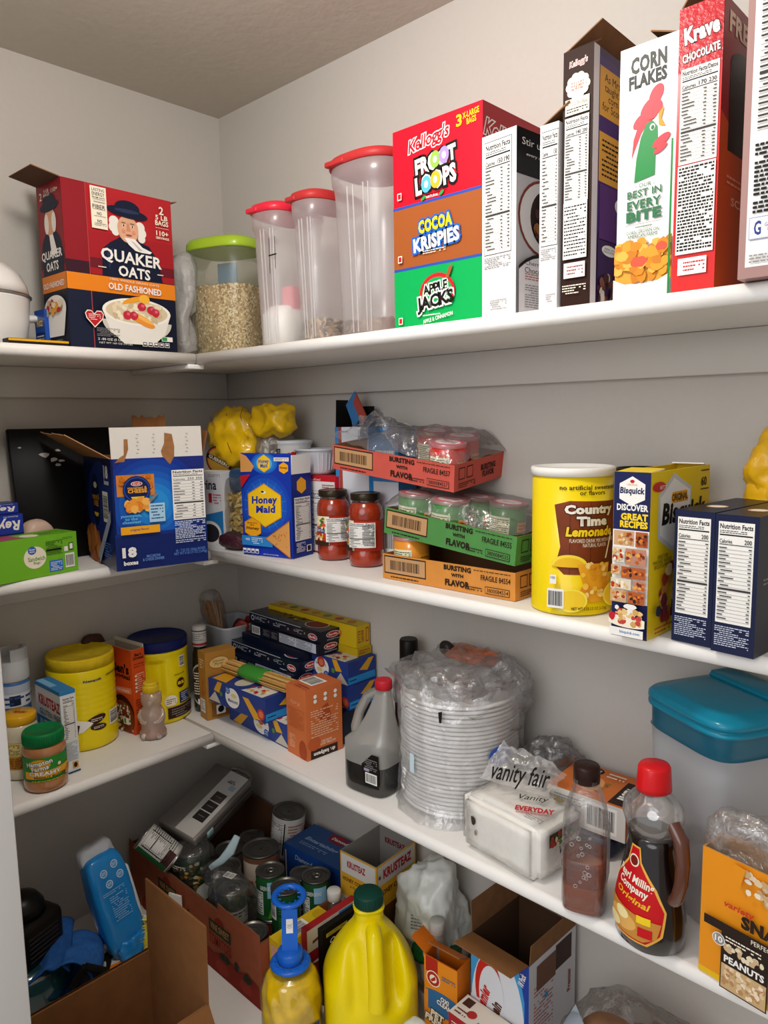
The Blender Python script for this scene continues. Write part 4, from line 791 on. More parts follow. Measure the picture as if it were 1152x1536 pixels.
# black rimmed tub behind
t = empty('black_tray', (1.21,-.045,Z2+.0002), 0, 'dark tub with a black rimmed lid hidden behind the lemonade canister', 'tub'); mb = MB(); mb.lathe([(.034,0),(.038,.2),(.04,.205)], mt('#33302c', .4), 36); mb.build('tub_body', t); mb = MB(); mb.lathe([(.0405,.205),(.0415,.212),(.041,.218),(.038,.219),(.036,.216)], BLACK, 36); mb.build('lid', t)
# ---- baking mix box
b = Box('baking_mix_box', 'yellow baking mix box with a navy recipe side and photos of food', 'box', (1.2735,-.266,Z2), R(-1), .052, .198, .229, mt('#e9c91c', .35), open_top=True, inner=mt('#d8b71c',.5))
BN = mt('#1d2350', .35); f = b.face('front'); f.rect(0,.0,1,1,BN); f.poly([(.5,.975),(.85,.93),(.85,.84),(.5,.80),(.15,.84),(.15,.93)], WHITE); f.text('Bisquick',.5,.885,.68,.05,BN,bold=.04,shear=.1); f.text('ORIGINAL',.5,.925,.3,.012,mt('#d8a51c')); f.ell(.5,.945,.06,.01,RED)
f.text('DISCOVER',.52,.79,.86,.04,WHITE,bold=.04); f.text('MORE',.1,.72,.12,.07,WHITE,bold=.02,rot=0) if False else None; f.text('GREAT',.58,.735,.74,.042,YEL,bold=.05); f.text('RECIPES',.57,.69,.76,.042,YEL,bold=.05)
f.rect(0,.215,1,.655,WHITE); FD = [[mt('#c9853c'),mt('#a33a22'),mt('#e3c28a')],[mt('#8a3a1c'),mt('#d9772c'),mt('#3a2014')],[mt('#d9b06c'),mt('#b8321c'),mt('#f0e4c8')],[mt('#c05a22'),mt('#e3a04c'),mt('#7a2c14')]]
for i, (x0,y0,x1,y1) in enumerate([(.03,.56,.6,.65),(.65,.56,.98,.65),(.03,.46,.38,.55),(.42,.45,.98,.55),(.03,.385,.28,.445),(.32,.37,.98,.44),(.03,.30,.6,.365),(.65,.3,.98,.36),(.03,.22,.48,.295),(.53,.22,.98,.295)]):
    f.rect(x0,y0,x1,y1,mt(['#caa27a','#b05a2c','#d8cdb8','#b9836a'][i % 4])); f.pile(x0+.05,y0+.015,x1-.05,y1-.015,14,.06,FD[i % 4],i+3)
f.ell(.55,.105,.6,.035,CREAM); f.pile(.2,.09,.9,.19,34,.09,[mt('#d3a45c'),mt('#c2433c'),mt('#e6bf7c'),mt('#f1e9df')],22); f.blob(.1,.13,.1,.03,RED,4); f.blob(.6,.2,.2,.02,WHITE,4); f.rect(.03,.015,.97,.065,WHITE); f.text('bisquick.com',.6,.04,.55,.022,mt('#2b6cae'),bold=.03)
f = b.face('right'); f.poly([(.36,.98),(.66,.88),(.66,.6),(.36,.5),(.12,.6),(.12,.86)], mt('#c9ccd0')); f.poly([(.36,.95),(.64,.86),(.64,.62),(.36,.53),(.15,.62),(.15,.84)], mt('#eceae6')); f.text('Bisquick',.55,.72,.75,.17,BLACK,bold=.05,shear=.15); f.text('ORIGINAL',.46,.83,.26,.045,BLACK,bold=.03,stroke=[(AMB,.2)]); f.ell(.12,.91,.1,.03,RED); f.text('60',.88,.9,.1,.06,mt('#3a2a10'),bold=.03); f.lines(.82,.96,.97,.98,1,BLACK); f.lines(.82,.84,.97,.86,1,BLACK)
f.text('GREAT FOR\nPANCAKES, WAFFLES,\nBISCUITS & MORE!',.2,.46,.3,.08,mt('#3a2a10')); f.pile(.2,.1,.6,.42,40,.06,FD[0]+[mt('#7c2f38')],9); f.blob(.1,.17,.05,.04,mt('#2c3048'),3); f.lines(.05,.03,.35,.08,2,mt('#b5451c'))
f.text('BETTY',.12,.91,.1,.02,WHITE)
b.flap('front', .045, -86, mt('#e9c91c',.4), WHITE).flap('back', .02, -80, mt('#f0d022', .4), WHITE); o = b.done()
# ---- two navy pasta boxes
def navybox(loc, rz, lab):
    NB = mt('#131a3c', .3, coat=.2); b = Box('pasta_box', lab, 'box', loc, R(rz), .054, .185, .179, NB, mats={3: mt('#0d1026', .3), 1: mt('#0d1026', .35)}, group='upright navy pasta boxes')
    f = b.face('front'); f.facts(.08,.22,.9,.95,('200',),20,frame=False); f.lines(.08,.05,.88,.2,10,mt('#c5cbe0'),hh=.45); f = b.face('top'); f.ell(.5,.35,.25,.08,mt('#d9a78c')); f.ell(.5,.35,.2,.05,CREAM); f = b.face('right'); f.ell(.75,.25,.2,.12,mt('#3c2f2a')); f.lines(.1,.5,.6,.56,2,GREYT); return b.done()
navybox((1.3465,-.2365,Z2), -5, 'left one of the two upright navy pasta boxes on the second shelf'); navybox((1.4035,-.249,Z2), -5, 'right one of the two upright navy pasta boxes, nearest the frame edge')
o = bag('chip_bag', (1.405,-.036,Z2+.105), (.05,.033,.1), .034, mt('#e2ad1c', .25, bump=.5, bscale=50, coat=.3), 51, zmin=-9); tag(o, 'yellow foil bag with a twisted top behind the right navy pasta box', 'bag')
bag('twisted_top', (.0,.0,.12), (.036,.026,.058), .034, mt('#f0b81c', .25, bump=.6, bscale=60, coat=.3), 53, o)
# ================================================================ THIRD SHELF
Z3 = .9128
YT = mt('#efd60a', .3, coat=.25); TEAL = mt('#0f7f9a', .3, coat=.3)
def lathe_obj(name, parent, prof, mat, n=48, **k):
    mb = MB(); mb.lathe(prof, mat, n, **k); return mb.build(name, parent)
# ---- aerosol can and small bottle at the jamb
t = empty('spray_can', (.068,-.648,Z3+.0002), R(-40), 'white and blue aerosol can with a notched grey cap, on the third shelf', 'spray can')
mb = MB(); mb.lathe([(.033,0),(.034,.004),(.034,.175),(.033,.185)], mt('#3f6fae',.3), 40); c = Canvas(mb, w=.2, h=.185, cyl=dict(r=.034,a=R(-10),z0=0)); c.rect(0,.86,1,.96,mt('#b9c4d6')); c.rect(0,.70,1,.86,mt('#dfe3ea')); c.rect(.35,.72,.48,.84,mt('#1d2a44')); c.rect(.55,.72,.66,.84,mt('#1d2a44')); c.lines(.1,.72,.95,.84,2,mt('#2d4c86')); c.lines(.2,.2,.9,.6,8,mt('#9fb8dc')); mb.build('can_body', t)
mb = MB(); mb.lathe([(.034,.184),(.0355,.188),(.0345,.228),(.0335,.23)], mt('#c9ccce',.4), 40)
for a0, h_ in ((20, .256), (200, .25)):
    P = [(.034*math.cos(R(a0+i*14)), .034*math.sin(R(a0+i*14))) for i in range(11)]
    vs = [(x,y,.229) for x,y in P]+[(x*.97,y*.97,h_) for x,y in P]+[(x*.78,y*.78,h_) for x,y in P]+[(x*.78,y*.78,.229) for x,y in P]; m = len(P)
    mb.add(vs, [(j*m+i,j*m+i+1,(j+1)*m+i+1,(j+1)*m+i) for j in range(3) for i in range(m-1)]+[(0,m,2*m,3*m),(m-1,2*m-1,3*m-1,4*m-1)], mt('#c9ccce',.4))
mb.build('spray_cap', t)
t = empty('cleaner_bottle', (.085,-.728,Z3+.0002), 0, 'white bottle with a blue cap, mostly hidden by the door frame', 'bottle'); lathe_obj('bottle_body', t, [(.03,0),(.032,.005),(.032,.13),(.02,.16),(.015,.165)], mt('#d7dade',.35), 36); lathe_obj('cap', t, [(.017,.163),(.018,.165),(.018,.2),(.016,.203)], mt('#4c7fc0',.4), 28)
# ---- sauce and peanut butter jars
t = empty('sauce_jar', (.148,-.668,Z3+.0002), 0, 'jar of white sauce with a yellow lid, left of the peanut butter', 'jar')
lathe_obj('sauce_body', t, [(.032,0),(.036,.004),(.0365,.02),(.0355,.025),(.0355,.08),(.0368,.085),(.0368,.1),(.033,.113),(.029,.118)], mt('#ddd3b8',.2,coat=1.), 44)
mb = MB(); c = Canvas(mb, w=.21, h=.058, cyl=dict(r=.0357,a=R(-25),z0=.024)); c.rect(0,0,1,1,mt('#c98a22')); c.rect(.27,.5,.8,.98,mt('#e8d48a')); c.lines(.29,.52,.5,.95,8,BLACK); c.lines(.53,.52,.78,.95,8,BLACK); c.lines(.27,.05,.8,.45,6,mt('#6d3a10')); c.rect(.0,0,.25,1,mt('#5a2c18')); mb.build('paper_label', t)
mb = MB(); mb.lathe([(.032,.116),(.0335,.118),(.0335,.132),(.0315,.135),(.004,.1345)], mt('#e6ad1a',.35,coat=.3), 44); c = Canvas(mb, (-.033,-.033,.1353), (1,0,0), (0,1,0), .066, .066); c.text('RAGU',.5,.55,.4,.16,mt('#b8321c'),bold=.04,rot=35); mb.build('lid', t)
t = empty('peanut_butter_jar', (.236,-.655,Z3+.0002), 0, 'jar of creamy peanut butter with a ribbed green lid', 'jar')
lathe_obj('peanut_butter', t, [(.036,0),(.0405,.004),(.042,.012),(.042,.022),(.0408,.025),(.0408,.075),(.042,.078),(.0418,.085),(.038,.092),(.0365,.094)], mt('#b57a4c',.2,coat=1.,), 48)
mb = MB(); c = Canvas(mb, w=.2565, h=.05, cyl=dict(r=.0411,a=R(-8),z0=.025)); c.rect(0,0,1,1,mt('#2f8f34')); c.rect(0,.0,1,.08,mt('#1f6f2a')); c.ell(.42,.68,.08,.26,mt('#e8a21c')); c.text('Hampton\nFarms',.42,.68,.2,.4,WHITE,bold=.04,rot=8,stroke=[(mt('#1c4a1c'),.05)]); c.circ(.57,.031/.05,.0042,RED); c.circ(.57,.62,.0036,CREAM); c.poly([(.3,.12),(.3,.42),(.68,.52),(.7,.2)], mt('#eeb22a')); c.text('CREAMY',.46,.36,.24,.16,WHITE,bold=.05,stroke=[(mt('#7a3a10'),.05)]); c.text('PEANUT BUTTER',.5,.2,.24,.08,mt('#4a2410'),bold=.03); c.lines(.36,.02,.6,.08,1,YEL); c.rect(.76,.05,.98,.95,WHITE); c.lines(.78,.08,.97,.92,12,BLACK); c.ell(.66,.22,.05,.12,mt('#c98a4c'),rot=30); mb.build('paper_label', t)
mb = MB(); mb.lathe([(.037,.094),(.0392,.095),(.0392,.117),(.037,.1205),(.034,.1206),(.0335,.1195),(.003,.1195)], mt('#0f7a3f',.4), 60)
for k in range(60): a_ = 2*PI*k/60; mb.tube([(.0393*math.cos(a_),.0393*math.sin(a_),.097),(.0393*math.cos(a_),.0393*math.sin(a_),.115)], .0009, mt('#0f7a3f',.4), 4)
mb.build('lid', t)
# ---- gluten free pancake box
b = Box('pancake_mix_box', 'white and blue gluten free pancake mix box behind the jars', 'box', (.107,-.616,Z3), R(2), .118, .033, .181, mt('#dfe3e6',.4), mats={1: mt('#2d7fb8',.4)})
f = b.face('front'); f.rect(0,.955,1,1,mt('#2d7fb8')); f.text('KRUSTEAZ',.55,.80,.85,.13,mt('#b8232c'),bold=.04,rot=-2); f.text('GLUTEN FREE',.56,.66,.82,.07,mt('#2a3f5c'),bold=.01); f.rect(0,.3,1,.6,mt('#2f7fb5')); f.text('BUTTERMILK\nPANCAKE',.55,.49,.8,.15,WHITE,bold=.01); f.pile(.1,.03,.9,.3,24,.09,[mt('#d9a45c'),mt('#b8762c'),mt('#e8c48a')],4)
f = b.face('right'); f.rect(0,.955,1,1,mt('#2d7fb8')); f.facts(.12,.4,.9,.93,('170',),18,frame=False); f.lines(.12,.15,.9,.38,14,GREYT); f.rect(.5,.05,.88,.13,mt('#d9982c')); f.ell(.69,.09,.12,.03,BLACK); f.rect(0,0,1,.02,mt('#27465c')); f = b.face('top'); f.rect(.02,.05,.6,.5,mt('#7fb4d8')); b.done()
# ---- chocolate powder tubs
def tub(loc, rz, lab, lidc, indent, H=.213, r=.0745):
    t = empty('powder_tub', loc, rz, lab, 'tub'); pr = [(r*.93,0),(r*.985,.004),(r,.012),(r,.05),(r*.99,.055)]
    if not indent:
        z = .055
        for k in range(8): pr += [(r*.985,z+.003),(r*1.0,z+.008),(r*.985,z+.0125)]; z += .0125
        pr += [(r*.99,z+.004),(r,z+.01),(r,H-.03),(r*.97,H-.026)]
    else: pr += [(r*.985,.06+.006*k) for k in range(19)]+[(r,H-.035),(r,H-.03),(r*.96,H-.026)]
    mb = MB(); mb.lathe(pr, YT, 64)
    if indent:
        for i, v in enumerate(mb.v):
            a_ = math.degrees(math.atan2(v[1], v[0])); d_ = abs((a_+38+180) % 360-180)
            if d_ < 17 and .07 < v[2] < .16: mb.v[i] = (v[0]*.88, v[1]*.88, v[2])
    c = Canvas(mb, w=2*PI*r, h=H, cyl=dict(r=r,a=R(-45 if indent else -16),z0=0),base=3); BRW = mt('#3c1f14',.5)
    if not indent:
        c.text('Nesquik',.53,.76,.09,.03,mt('#1d2a6c'),bold=.04,shear=.1); c.text('CHOCOLATE',.645,.785,.09,.022,BRW,bold=.04,skew=.05); c.ell(.535,.33,.05,.045,BRW,rot=15); c.ell(.545,.245,.04,.035,BRW,rot=-5); c.lines(.51,.31,.565,.35,2,CREAM); c.lines(.52,.23,.57,.26,2,CREAM); c.bars(.605,.22,.675,.38,vert=True,n=14); c.poly([(.43,.2),(.44,.36),(.5,.33),(.52,.3),(.47,.22)], WHITE); c.poly([(.42,.2),(.42,.32),(.46,.3),(.45,.2)], BRW)
    else:
        c.text('CHOCOLATE',.36,.72,.09,.02,BRW,bold=.04); c.bars(.66,.66,.70,.80,vert=True,n=16); c.text('CHOCOLATE',.66,.58,.07,.015,BRW,bold=.04); c.circ(.665,.47,.0125,BRW); c.text('85',.665,.47,.045,.04,YEL,bold=.04); c.rect(.58,.06,.78,.2,BRW); c.lines(.6,.07,.75,.18,4,GREYT); c.rect(.65,.22,.73,.36,mt('#22305a')); c.lines(.66,.23,.72,.35,5,mt('#c7d0e8')); c.ell(.60,.28,.035,.07,CREAM); c.lines(.575,.24,.625,.31,3,BRW); c.rect(.575,.2,.62,.22,mt('#c9a81c'))
    mb.build('tub_body', t)
    mb = MB(); mb.lathe([(r*.97,H-.0265),(r*1.0,H-.026),(r*1.0,H-.004),(r*.97,H),(r*.94,H-.0005),(r*.93,H-.002),(.003,H-.0018)], lidc, 64); mb.build('lid', t)
tub((.0805,-.502,Z3+.0002), R(0), 'ribbed yellow tub of chocolate powder with a dusty yellow lid', mt('#d9b91a',.7,var=.1,bscale=60), False)
tub((.082,-.306,Z3+.0002), R(0), 'yellow tub of chocolate powder with a navy blue lid', mt('#17215e',.5,var=.15,bscale=90), True, H=.207, r=.0725)
# ---- rice box, brown pouch, honey bear
b = Box('rice_box', 'orange box of white rice, top torn open, between the two yellow tubs', 'box', (.033,-.4265,Z3), R(7), .118, .036, .207, mt('#d4501c',.4), open_top=True, inner=mt('#c9b8a4',.7))
f = b.face('front'); f.text("Ben's",.62,.76,.55,.12,BLACK,bold=.05); f.text('Original',.62,.66,.6,.075,BLACK,bold=.04); f.poly([(.3,.52),(.95,.55),(.95,.48),(.3,.45)], mt('#e88a6a')); f.text('LONG WHITE',.62,.5,.5,.03,CREAM,bold=.02); f.ell(.6,.2,.42,.24,mt('#3a1a10')); f.ell(.6,.17,.4,.2,mt('#8a3a1c'))
f.pile(.25,.03,.95,.34,110,.035,[mt('#e8dfc8'),mt('#cdbd95'),mt('#5f7a3a'),mt('#f3ecd9')],7); f.rect(.72,.12,.9,.2,WHITE); f.rect(.74,.13,.8,.19,GREEN)
f = b.face('right'); f.text("Ben's\nOriginal",.5,.91,.8,.09,BLACK,bold=.04); f.lines(.15,.78,.9,.84,2,mt('#8a2a10')); f.lines(.3,.5,.9,.72,9,mt('#f0c2a0'));
for k in range(5): f.circ(.25,.51+k*.045,.0028,CREAM)
f.lines(.15,.1,.9,.42,11,mt('#7a2a10')); b.flap('back', .008, 0, mt('#d4501c',.4), CREAM); b.done()
o = bag('brown_pouch', (.02,-.442,Z3+.114), (.013,.034,.115), .006, mt('#4c3026',.5,bump=.3,bscale=60), 61, p=4, zmin=-.1); tag(o, 'flat dark brown pouch standing against the wall behind the rice box', 'pouch')
for v in o.data.vertices:
    if v.co.z > .085: v.co.y *= 1-.6*max(0, math.sin((v.co.y+.01)*120))
bear = empty('honey_bear_bottle', (.184,-.385,Z3+.0002), R(-40), 'clear bear-shaped honey bottle, nearly empty, with a yellow cap', 'bottle')
HC = clear('#f4e8e0', .45, .2, .15, .6, 30, tint='#f6e8de')
prof = [(.026,0),(.0305,.003),(.031,.012),(.027,.02),(.026,.028),(.029,.04),(.0295,.05),(.027,.062),(.0225,.071),(.0195,.075),(.0225,.081),(.0245,.09),(.0235,.1),(.018,.107),(.0145,.11)]
mb = MB(); mb.lathe(prof, HC, 48)
for s_ in (1,-1):
    bm = bmesh.new(); bmesh.ops.create_icosphere(bm, subdivisions=2, radius=.0065); mb.bm(bm, HC, True, Matrix.Translation((.0,s_*.0185,.103)))
    mb.tube([(.004,s_*.024,.066),(.014,s_*.027,.055),(.024,s_*.018,.045),(.028,s_*.008,.042)], [.005,.0055,.005,.004], HC, 8); mb.tube([(.012,s_*.016,.004),(.024,s_*.017,.008),(.03,s_*.016,.014)], [.007,.007,.005], HC, 8)
bm = bmesh.new(); bmesh.ops.create_icosphere(bm, subdivisions=2, radius=.0085); mb.bm(bm, HC, True, Matrix.Translation((.0205,0,.088)))
mb.build('bottle_body', bear); lathe_obj('honey_left', bear, [(.024,.001),(.0285,.004),(.029,.012),(.0265,.0175),(.002,.018)], mt('#b8794a',.3), 36)
mb = MB(); mb.lathe([(.0155,.109),(.018,.11),(.018,.124),(.0165,.1265)], mt('#e3c024',.4), 36)
for k in range(30): a_=2*PI*k/30; mb.tube([(.0181*math.cos(a_),.0181*math.sin(a_),.111),(.0181*math.cos(a_),.0181*math.sin(a_),.123)], .0007, mt('#e3c024',.4), 4)
mb.lathe([(.0165,.1265),(.017,.127),(.017,.132),(.015,.1335)], mt('#e3c024',.4), 36); mb.build('cap', bear)
# ---- dark bottle, gold box, bin with sticks
t = empty('vinegar_bottle', (.132,-.216,Z3+.0002), 0, 'dark glass bottle with a white screw cap, beside the navy-lidded tub', 'bottle')
lathe_obj('glass_body', t, [(.0185,0),(.0205,.003),(.0205,.13),(.019,.15),(.0135,.17),(.0125,.18)], mt('#1c0f0c',.12,coat=1.), 40)
mb = MB(); c = Canvas(mb, w=.118, h=.11, cyl=dict(r=.0206,a=R(-45),z0=.018)); c.ell(.55,.5,.3,.5,mt('#b9b3ab')); c.ell(.55,.5,.27,.46,mt('#3a2a22')); c.lines(.36,.25,.75,.8,9,CREAM); c.rect(.45,.03,.55,.16,WHITE); mb.build('label', t)
mb = MB(); mb.lathe([(.0165,.17),(.0175,.171),(.0178,.178),(.0178,.215),(.0165,.222),(.002,.223)], mt('#d8d4cf',.35), 36); c = Canvas(mb, w=.11, h=.04, cyl=dict(r=.0178,a=R(-45),z0=.174)); c.rect(0,0,1,.14,mt('#b0303a')); c.lines(.3,.3,.75,.8,4,GREYT); c.rect(0,.9,1,.96,BLACK); mb.build('cap', t)
b = Box('mac_dinner_box', 'gold brown boxed dinner with an oval name label, standing left of the blue pasta boxes', 'box', (.167,-.245,Z3), R(-8), .04, .082, .172, mt('#b07c34',.45))
f = b.face('front'); f.lines(.2,.75,.8,.9,4,CREAM); f.text('V',.6,.6,.1,.04,RED,bold=.03); f.lines(.4,.35,.75,.58,6,RED); f.rect(.15,.1,.8,.3,WHITE); f.lines(.2,.12,.75,.28,6,BLACK); f = b.face('right'); f.ell(.45,.83,.33,.09,mt('#8a5a22')); f.ell(.45,.83,.31,.08,mt('#d9b878')); f.text('Dinner\nParty',.45,.83,.4,.09,mt('#4a2c10'),shear=.2); f.poly([(.2,.5),(.9,.66),(.95,.5),(.25,.42)], RED); f.text('MAC\n& CHEESE',.55,.56,.5,.12,WHITE,bold=.03,rot=5); f.rect(.15,.03,.8,.25,mt('#8a5a22')); f.rect(.3,.06,.6,.2,WHITE); f.ell(.45,.13,.1,.05,BLACK); b.done()
t = empty('plastic_bin', (.085,-.085,Z3+.0002), 0, 'grey rectangular plastic bin in the corner holding wooden sticks and packets', 'bin')
BG = mt('#aeb0b4',.4); mb = MB(); mb.lathe([(.052,0),(.055,.003),(.066,.19),(.069,.196),(.069,.2),(.065,.2),(.0625,.19),(.051,.006),(.002,.005)], BG, 48, p=7, sx=1.0, sy=1.0, cap=False); mb.lathe([(.052,0),(.001,0)], BG, 48, p=7, cap=False); mb.build('bin_body', t)
st = None; q = random.Random(5); WD2 = mt('#c08a5a',.7,var=.15,bscale=80)
for k in range(12):
    if st is None:
        mb = MB(); mb.rbox((-.003,-.0012,0),(.003,.0012,.185), WD2, .001, 1); st = mb.build('wooden_stick'); st.rotation_mode = 'XYZ'; o = tag(st, 'thin wooden stick in the clear sleeve standing in the grey bin', 'stick', 'wooden sticks in the grey bin')
    else: o = dup(st)
    o.location = (.072+.0068*(k % 6), -.118+.006*(k//6), Z3+.075+.003*q.random()); o.rotation_euler = (R(-4+q.uniform(-1,1)), R(-23+q.uniform(-1.5,1.5)), q.uniform(-.2,.2))
o = bag('clear_sleeve', (.055,-.112,Z3+.185), (.034,.022,.10), .012, clear('#e6dfd2', .03, .08, .12, .6, 60), 71, p=4.5); tag(o, 'crinkled clear sleeve around the wooden sticks', 'wrapper'); o.rotation_euler = (0, R(-20), 0)
for i, (x, y, rx, col, lb) in enumerate(((.128,-.05,-.3,'#8a2a22','dark red sauce packet leaning in the grey bin'),(.12,-.085,.1,'#4a2a26','dark brown sauce packet leaning in the grey bin'),(.138,-.10,.35,'#a5382a','brick red sauce packet at the right edge of the grey bin'))):
    mb = MB(); v, f_ = crumple((0,0,0), (.018,.004,.05), .003, 80+i, p=4, n=3); mb.add(v, f_, mt(col,.3), True); o = tag(mb.build('sauce_packet', None, (x-.012,y,Z3+.165)), lb, 'packet'); o.rotation_euler = (R(10), R(14+i*9), R(30+50*rx))
# ---- pasta group
PB = mt('#2a3f86',.4,var=.05,bscale=60); PY = mt('#e0a52a',.4)
def gvbox(lab, loc, rz, w, d, h, flipped=False, nm='Manicotti', tomato=True):
    b = Box('pasta_box', lab, 'box', loc, R(rz), w, d, h, PB); f = b.face('front'); r_ = 180 if flipped else 0
    mx = (lambda x: 1-x) if flipped else (lambda x: x)
    f.poly([(mx(.0),.05),(mx(.12),.5),(mx(.22),.05)], mt('#c8c0b0')); f.poly([(mx(.10),.55),(mx(.18),.98),(mx(.26),.98),(mx(.2),.5)] , PY); f.poly([(mx(.62),.75),(mx(.72),.75),(mx(.93),.05),(mx(.8),.0)], PY); f.ell(mx(.44),.5,.125,.42,WHITE); f.circ(mx(.36),.78 if not flipped else .22,.0095,mt('#2a62b5')); f.text('Great\nvalue',mx(.36),.78 if not flipped else .22,.05,.18,WHITE,rot=r_,bold=.01); f.text(nm,mx(.45),.38 if not flipped else .62,.17,.14,mt('#33416e'),rot=r_,bold=.02); f.ell(mx(.47),.62 if not flipped else .38,.05,.09,mt('#e8cf8a')); f.circ(mx(.24),.5,.006,mt('#5a8a3c'))
    if tomato: f.circ(.56 if flipped else .93,.72 if flipped else .3,.013,mt('#c8402a')); f.circ(.56 if flipped else .93,.7 if flipped else .3,.008,mt('#e07a5a'))
    f = b.face('right'); f.rect(0,.06,1,.35,mt('#2b8fd0')); f.lines(.05,.15,.3,.26,1,BLACK); f.poly([(.4,.55),(.75,.95),(.95,.95),(.7,.45)], PY)
    f = b.face('top'); f.poly([(.05,.05),(.3,.05),(.2,.6),(.02,.6)], PY); f.ell(.45,.4,.1,.3,mt('#d9cdb8')); f.poly([(.6,.0),(.95,.0),(.95,.5),(.7,.6)], mt('#e3ddd0')); f.pile(.65,.05,.9,.4,14,.03,[RED,mt('#e0a04a'),CREAM],5)
    return b.done()
gvbox('navy manicotti pasta box lying at the bottom of the pasta pile', (.237,-.206,Z3), -3, .25, .115, .0555, True)
gvbox('navy manicotti pasta box lying on top of the other manicotti box', (.214,-.248,Z3+.0557), 1, .222, .098, .0575)
b = Box('pasta_box', 'dark navy pasta box hidden low behind the orange broth box', 'box', (.455,-.118,Z3), 0, .1, .1, .0735, mt('#1a2236',.4)); b.done()
gvbox('lower of two navy lasagna boxes at the right end of the pasta pile', (.353,-.098,Z3+.0737), 0, .205, .088, .056, False, 'Lasagna'); o = gvbox('upper of two navy lasagna boxes with a yellow corner, under the cling wrap', (.350,-.098,Z3+.1299), 0, .205, .088, .056, True, 'Lasagna')
b = Box('pasta_box', 'navy box buried under the lasagna boxes', 'box', (.35,-.088,Z3), 0, .1, .08, .0735, mt('#1a2236',.4)); b.done()
def spag(lab, loc, rz, top, L=.27):
    NB = mt('#10182c',.3,coat=.3); b = Box('spaghetti_box', lab, 'box', loc, R(rz), L, .075, .028, NB, group='navy spaghetti boxes'); W_ = mt('#c9cedb'); f = b.face('front')
    if top: f.lines(.09,.3,.3,.75,4,W_,dens=.6); f.lines(.36,.3,.58,.7,3,W_,dens=.5); f.lines(.65,.3,.8,.7,4,W_,dens=.5); f.circ(.055,.5,.007,W_); f.circ(.055,.5,.0045,NB); f.rect(0,.9,.75,.95,W_); f.circ(.9,.4,.001,W_); f.ell(.9,.4,.06,.3,W_); f.ell(.9,.4,.053,.24,RED); f.text('Barilla',.9,.4,.08,.2,WHITE,bold=.03,shear=.1)
    else: f.bars(.02,.1,.15,.85); f.lines(.2,.2,.3,.8,7,GREYT); f.lines(.33,.2,.42,.8,7,GREYT); f.rect(.45,.12,.97,.92,W_); f.lines(.46,.16,.68,.88,9,BLACK); f.lines(.7,.16,.92,.88,9,BLACK)
    f = b.face('right'); f.ell(.5,.6,.28,.28,W_); f.ell(.5,.6,.25,.22,RED); f.text('Barilla',.5,.6,.36,.16,WHITE,bold=.03); f.text('SPAGHETTI N.5',.5,.18,.5,.12,W_)
    f = b.face('top'); f.ell(.8,.5,.12,.36,W_); f.ell(.8,.5,.11,.32,mt('#7a2c2c')); f.pile(.3,.3,.6,.9,14,.02,[mt('#b98a5a'),mt('#7a4a2c')],4)
    return b.done()
zz = Z3+.1134
spag('navy spaghetti box lying right behind the bundle of loose spaghetti', (.158,-.150,zz), -1, False); spag('navy spaghetti box second from the bottom of its stack', (.150,-.132,zz+.0282), -2, True, .285)
# stack resting on the lasagna boxes and these
spag('navy spaghetti box with its nutrition print facing out, second from the top', (.198,-.104,zz+.0756), -2, False, .275); spag('topmost navy spaghetti box, with small white icons', (.186,-.098,zz+.1038), -2, True, .29)
b = Box('spaghetti_box', 'navy spaghetti box between the two visible pairs of spaghetti boxes', 'box', (.17,-.112,zz+.0565), R(-2), .26, .075, .0188, mt('#10182c',.3)); b.done()
sp = empty('spaghetti_bundle', (.196,-.188,Z3+.1135), R(2), 'bundle of loose spaghetti held by a green paper band', 'pasta'); q = random.Random(9)
mb = MB()
for k in range(110):
    a_, r_ = q.uniform(0, 2*PI), .0145*math.sqrt(q.random()); y_, z_ = math.cos(a_)*r_*1.6, .0152+math.sin(a_)*r_; x_ = q.uniform(-.004,.004); mb.tube([(x_,y_,z_),(.255+x_,y_+q.uniform(-.002,.002),z_)], .0011, [mt('#e0b46c',.5),mt('#d1a156',.5)][k % 2], 4)
tag(mb.build('spaghetti', sp), kind='stuff')
mb = MB(); mb.lathe([(.0162,.085),(.0164,.0855),(.0164,.165),(.0162,.1655)], mt('#3f8f35',.45), 32, sy=1.0, sx=1.0); mb.v = [(z, x*1.55, .0165+y*.98) for x, y, z in mb.v]; mb.s = [True]*len(mb.s); mb.build('paper_band', sp)
# cling wrap boxes
def wrap(lab, loc, rz, h): 
    b = Box('cling_wrap_box', lab, 'box', loc, R(rz), .33, .044, h, mt('#d4b41c',.4)); f = b.face('top')
    for k in range(7): f.ell(.1+k*.13,.55,.035,.25,[mt('#c9823c'),mt('#6a8a3c'),mt('#b8503a')][k % 3])
    f.rect(0,.05,1,.1,mt('#a88a10')); f = b.face('front'); f.text('CLING WRAP',.75,.5,.2,.3,RED,bold=.03); f.rect(.02,.3,.14,.8,RED); f.text('Great',.08,.55,.09,.3,YEL,bold=.03); f.lines(.2,.2,.6,.7,3,mt('#6a4a10'))
    f = b.face('right'); f.text('CLING WRAP',.45,.5,.65,.16,RED,bold=.03,rot=90); f.rect(.7,.2,.92,.85,RED); f.rect(.74,.25,.88,.8,mt('#d4b41c')); f.lines(.1,.2,.3,.8,5,RED); return b.done()
wrap('yellow cling wrap box against the wall, highest on the pasta pile', (.205,-.05,Z3+.2045), 0, .052); b = Box('cling_wrap_box', 'yellow cling wrap box lying under the highest one', 'box', (.215,-.052,Z3+.186), 0, .325, .046, .0182, mt('#c9a81c',.4)); f = b.face('right'); f.lines(.1,.2,.9,.8,2,RED); b.done()
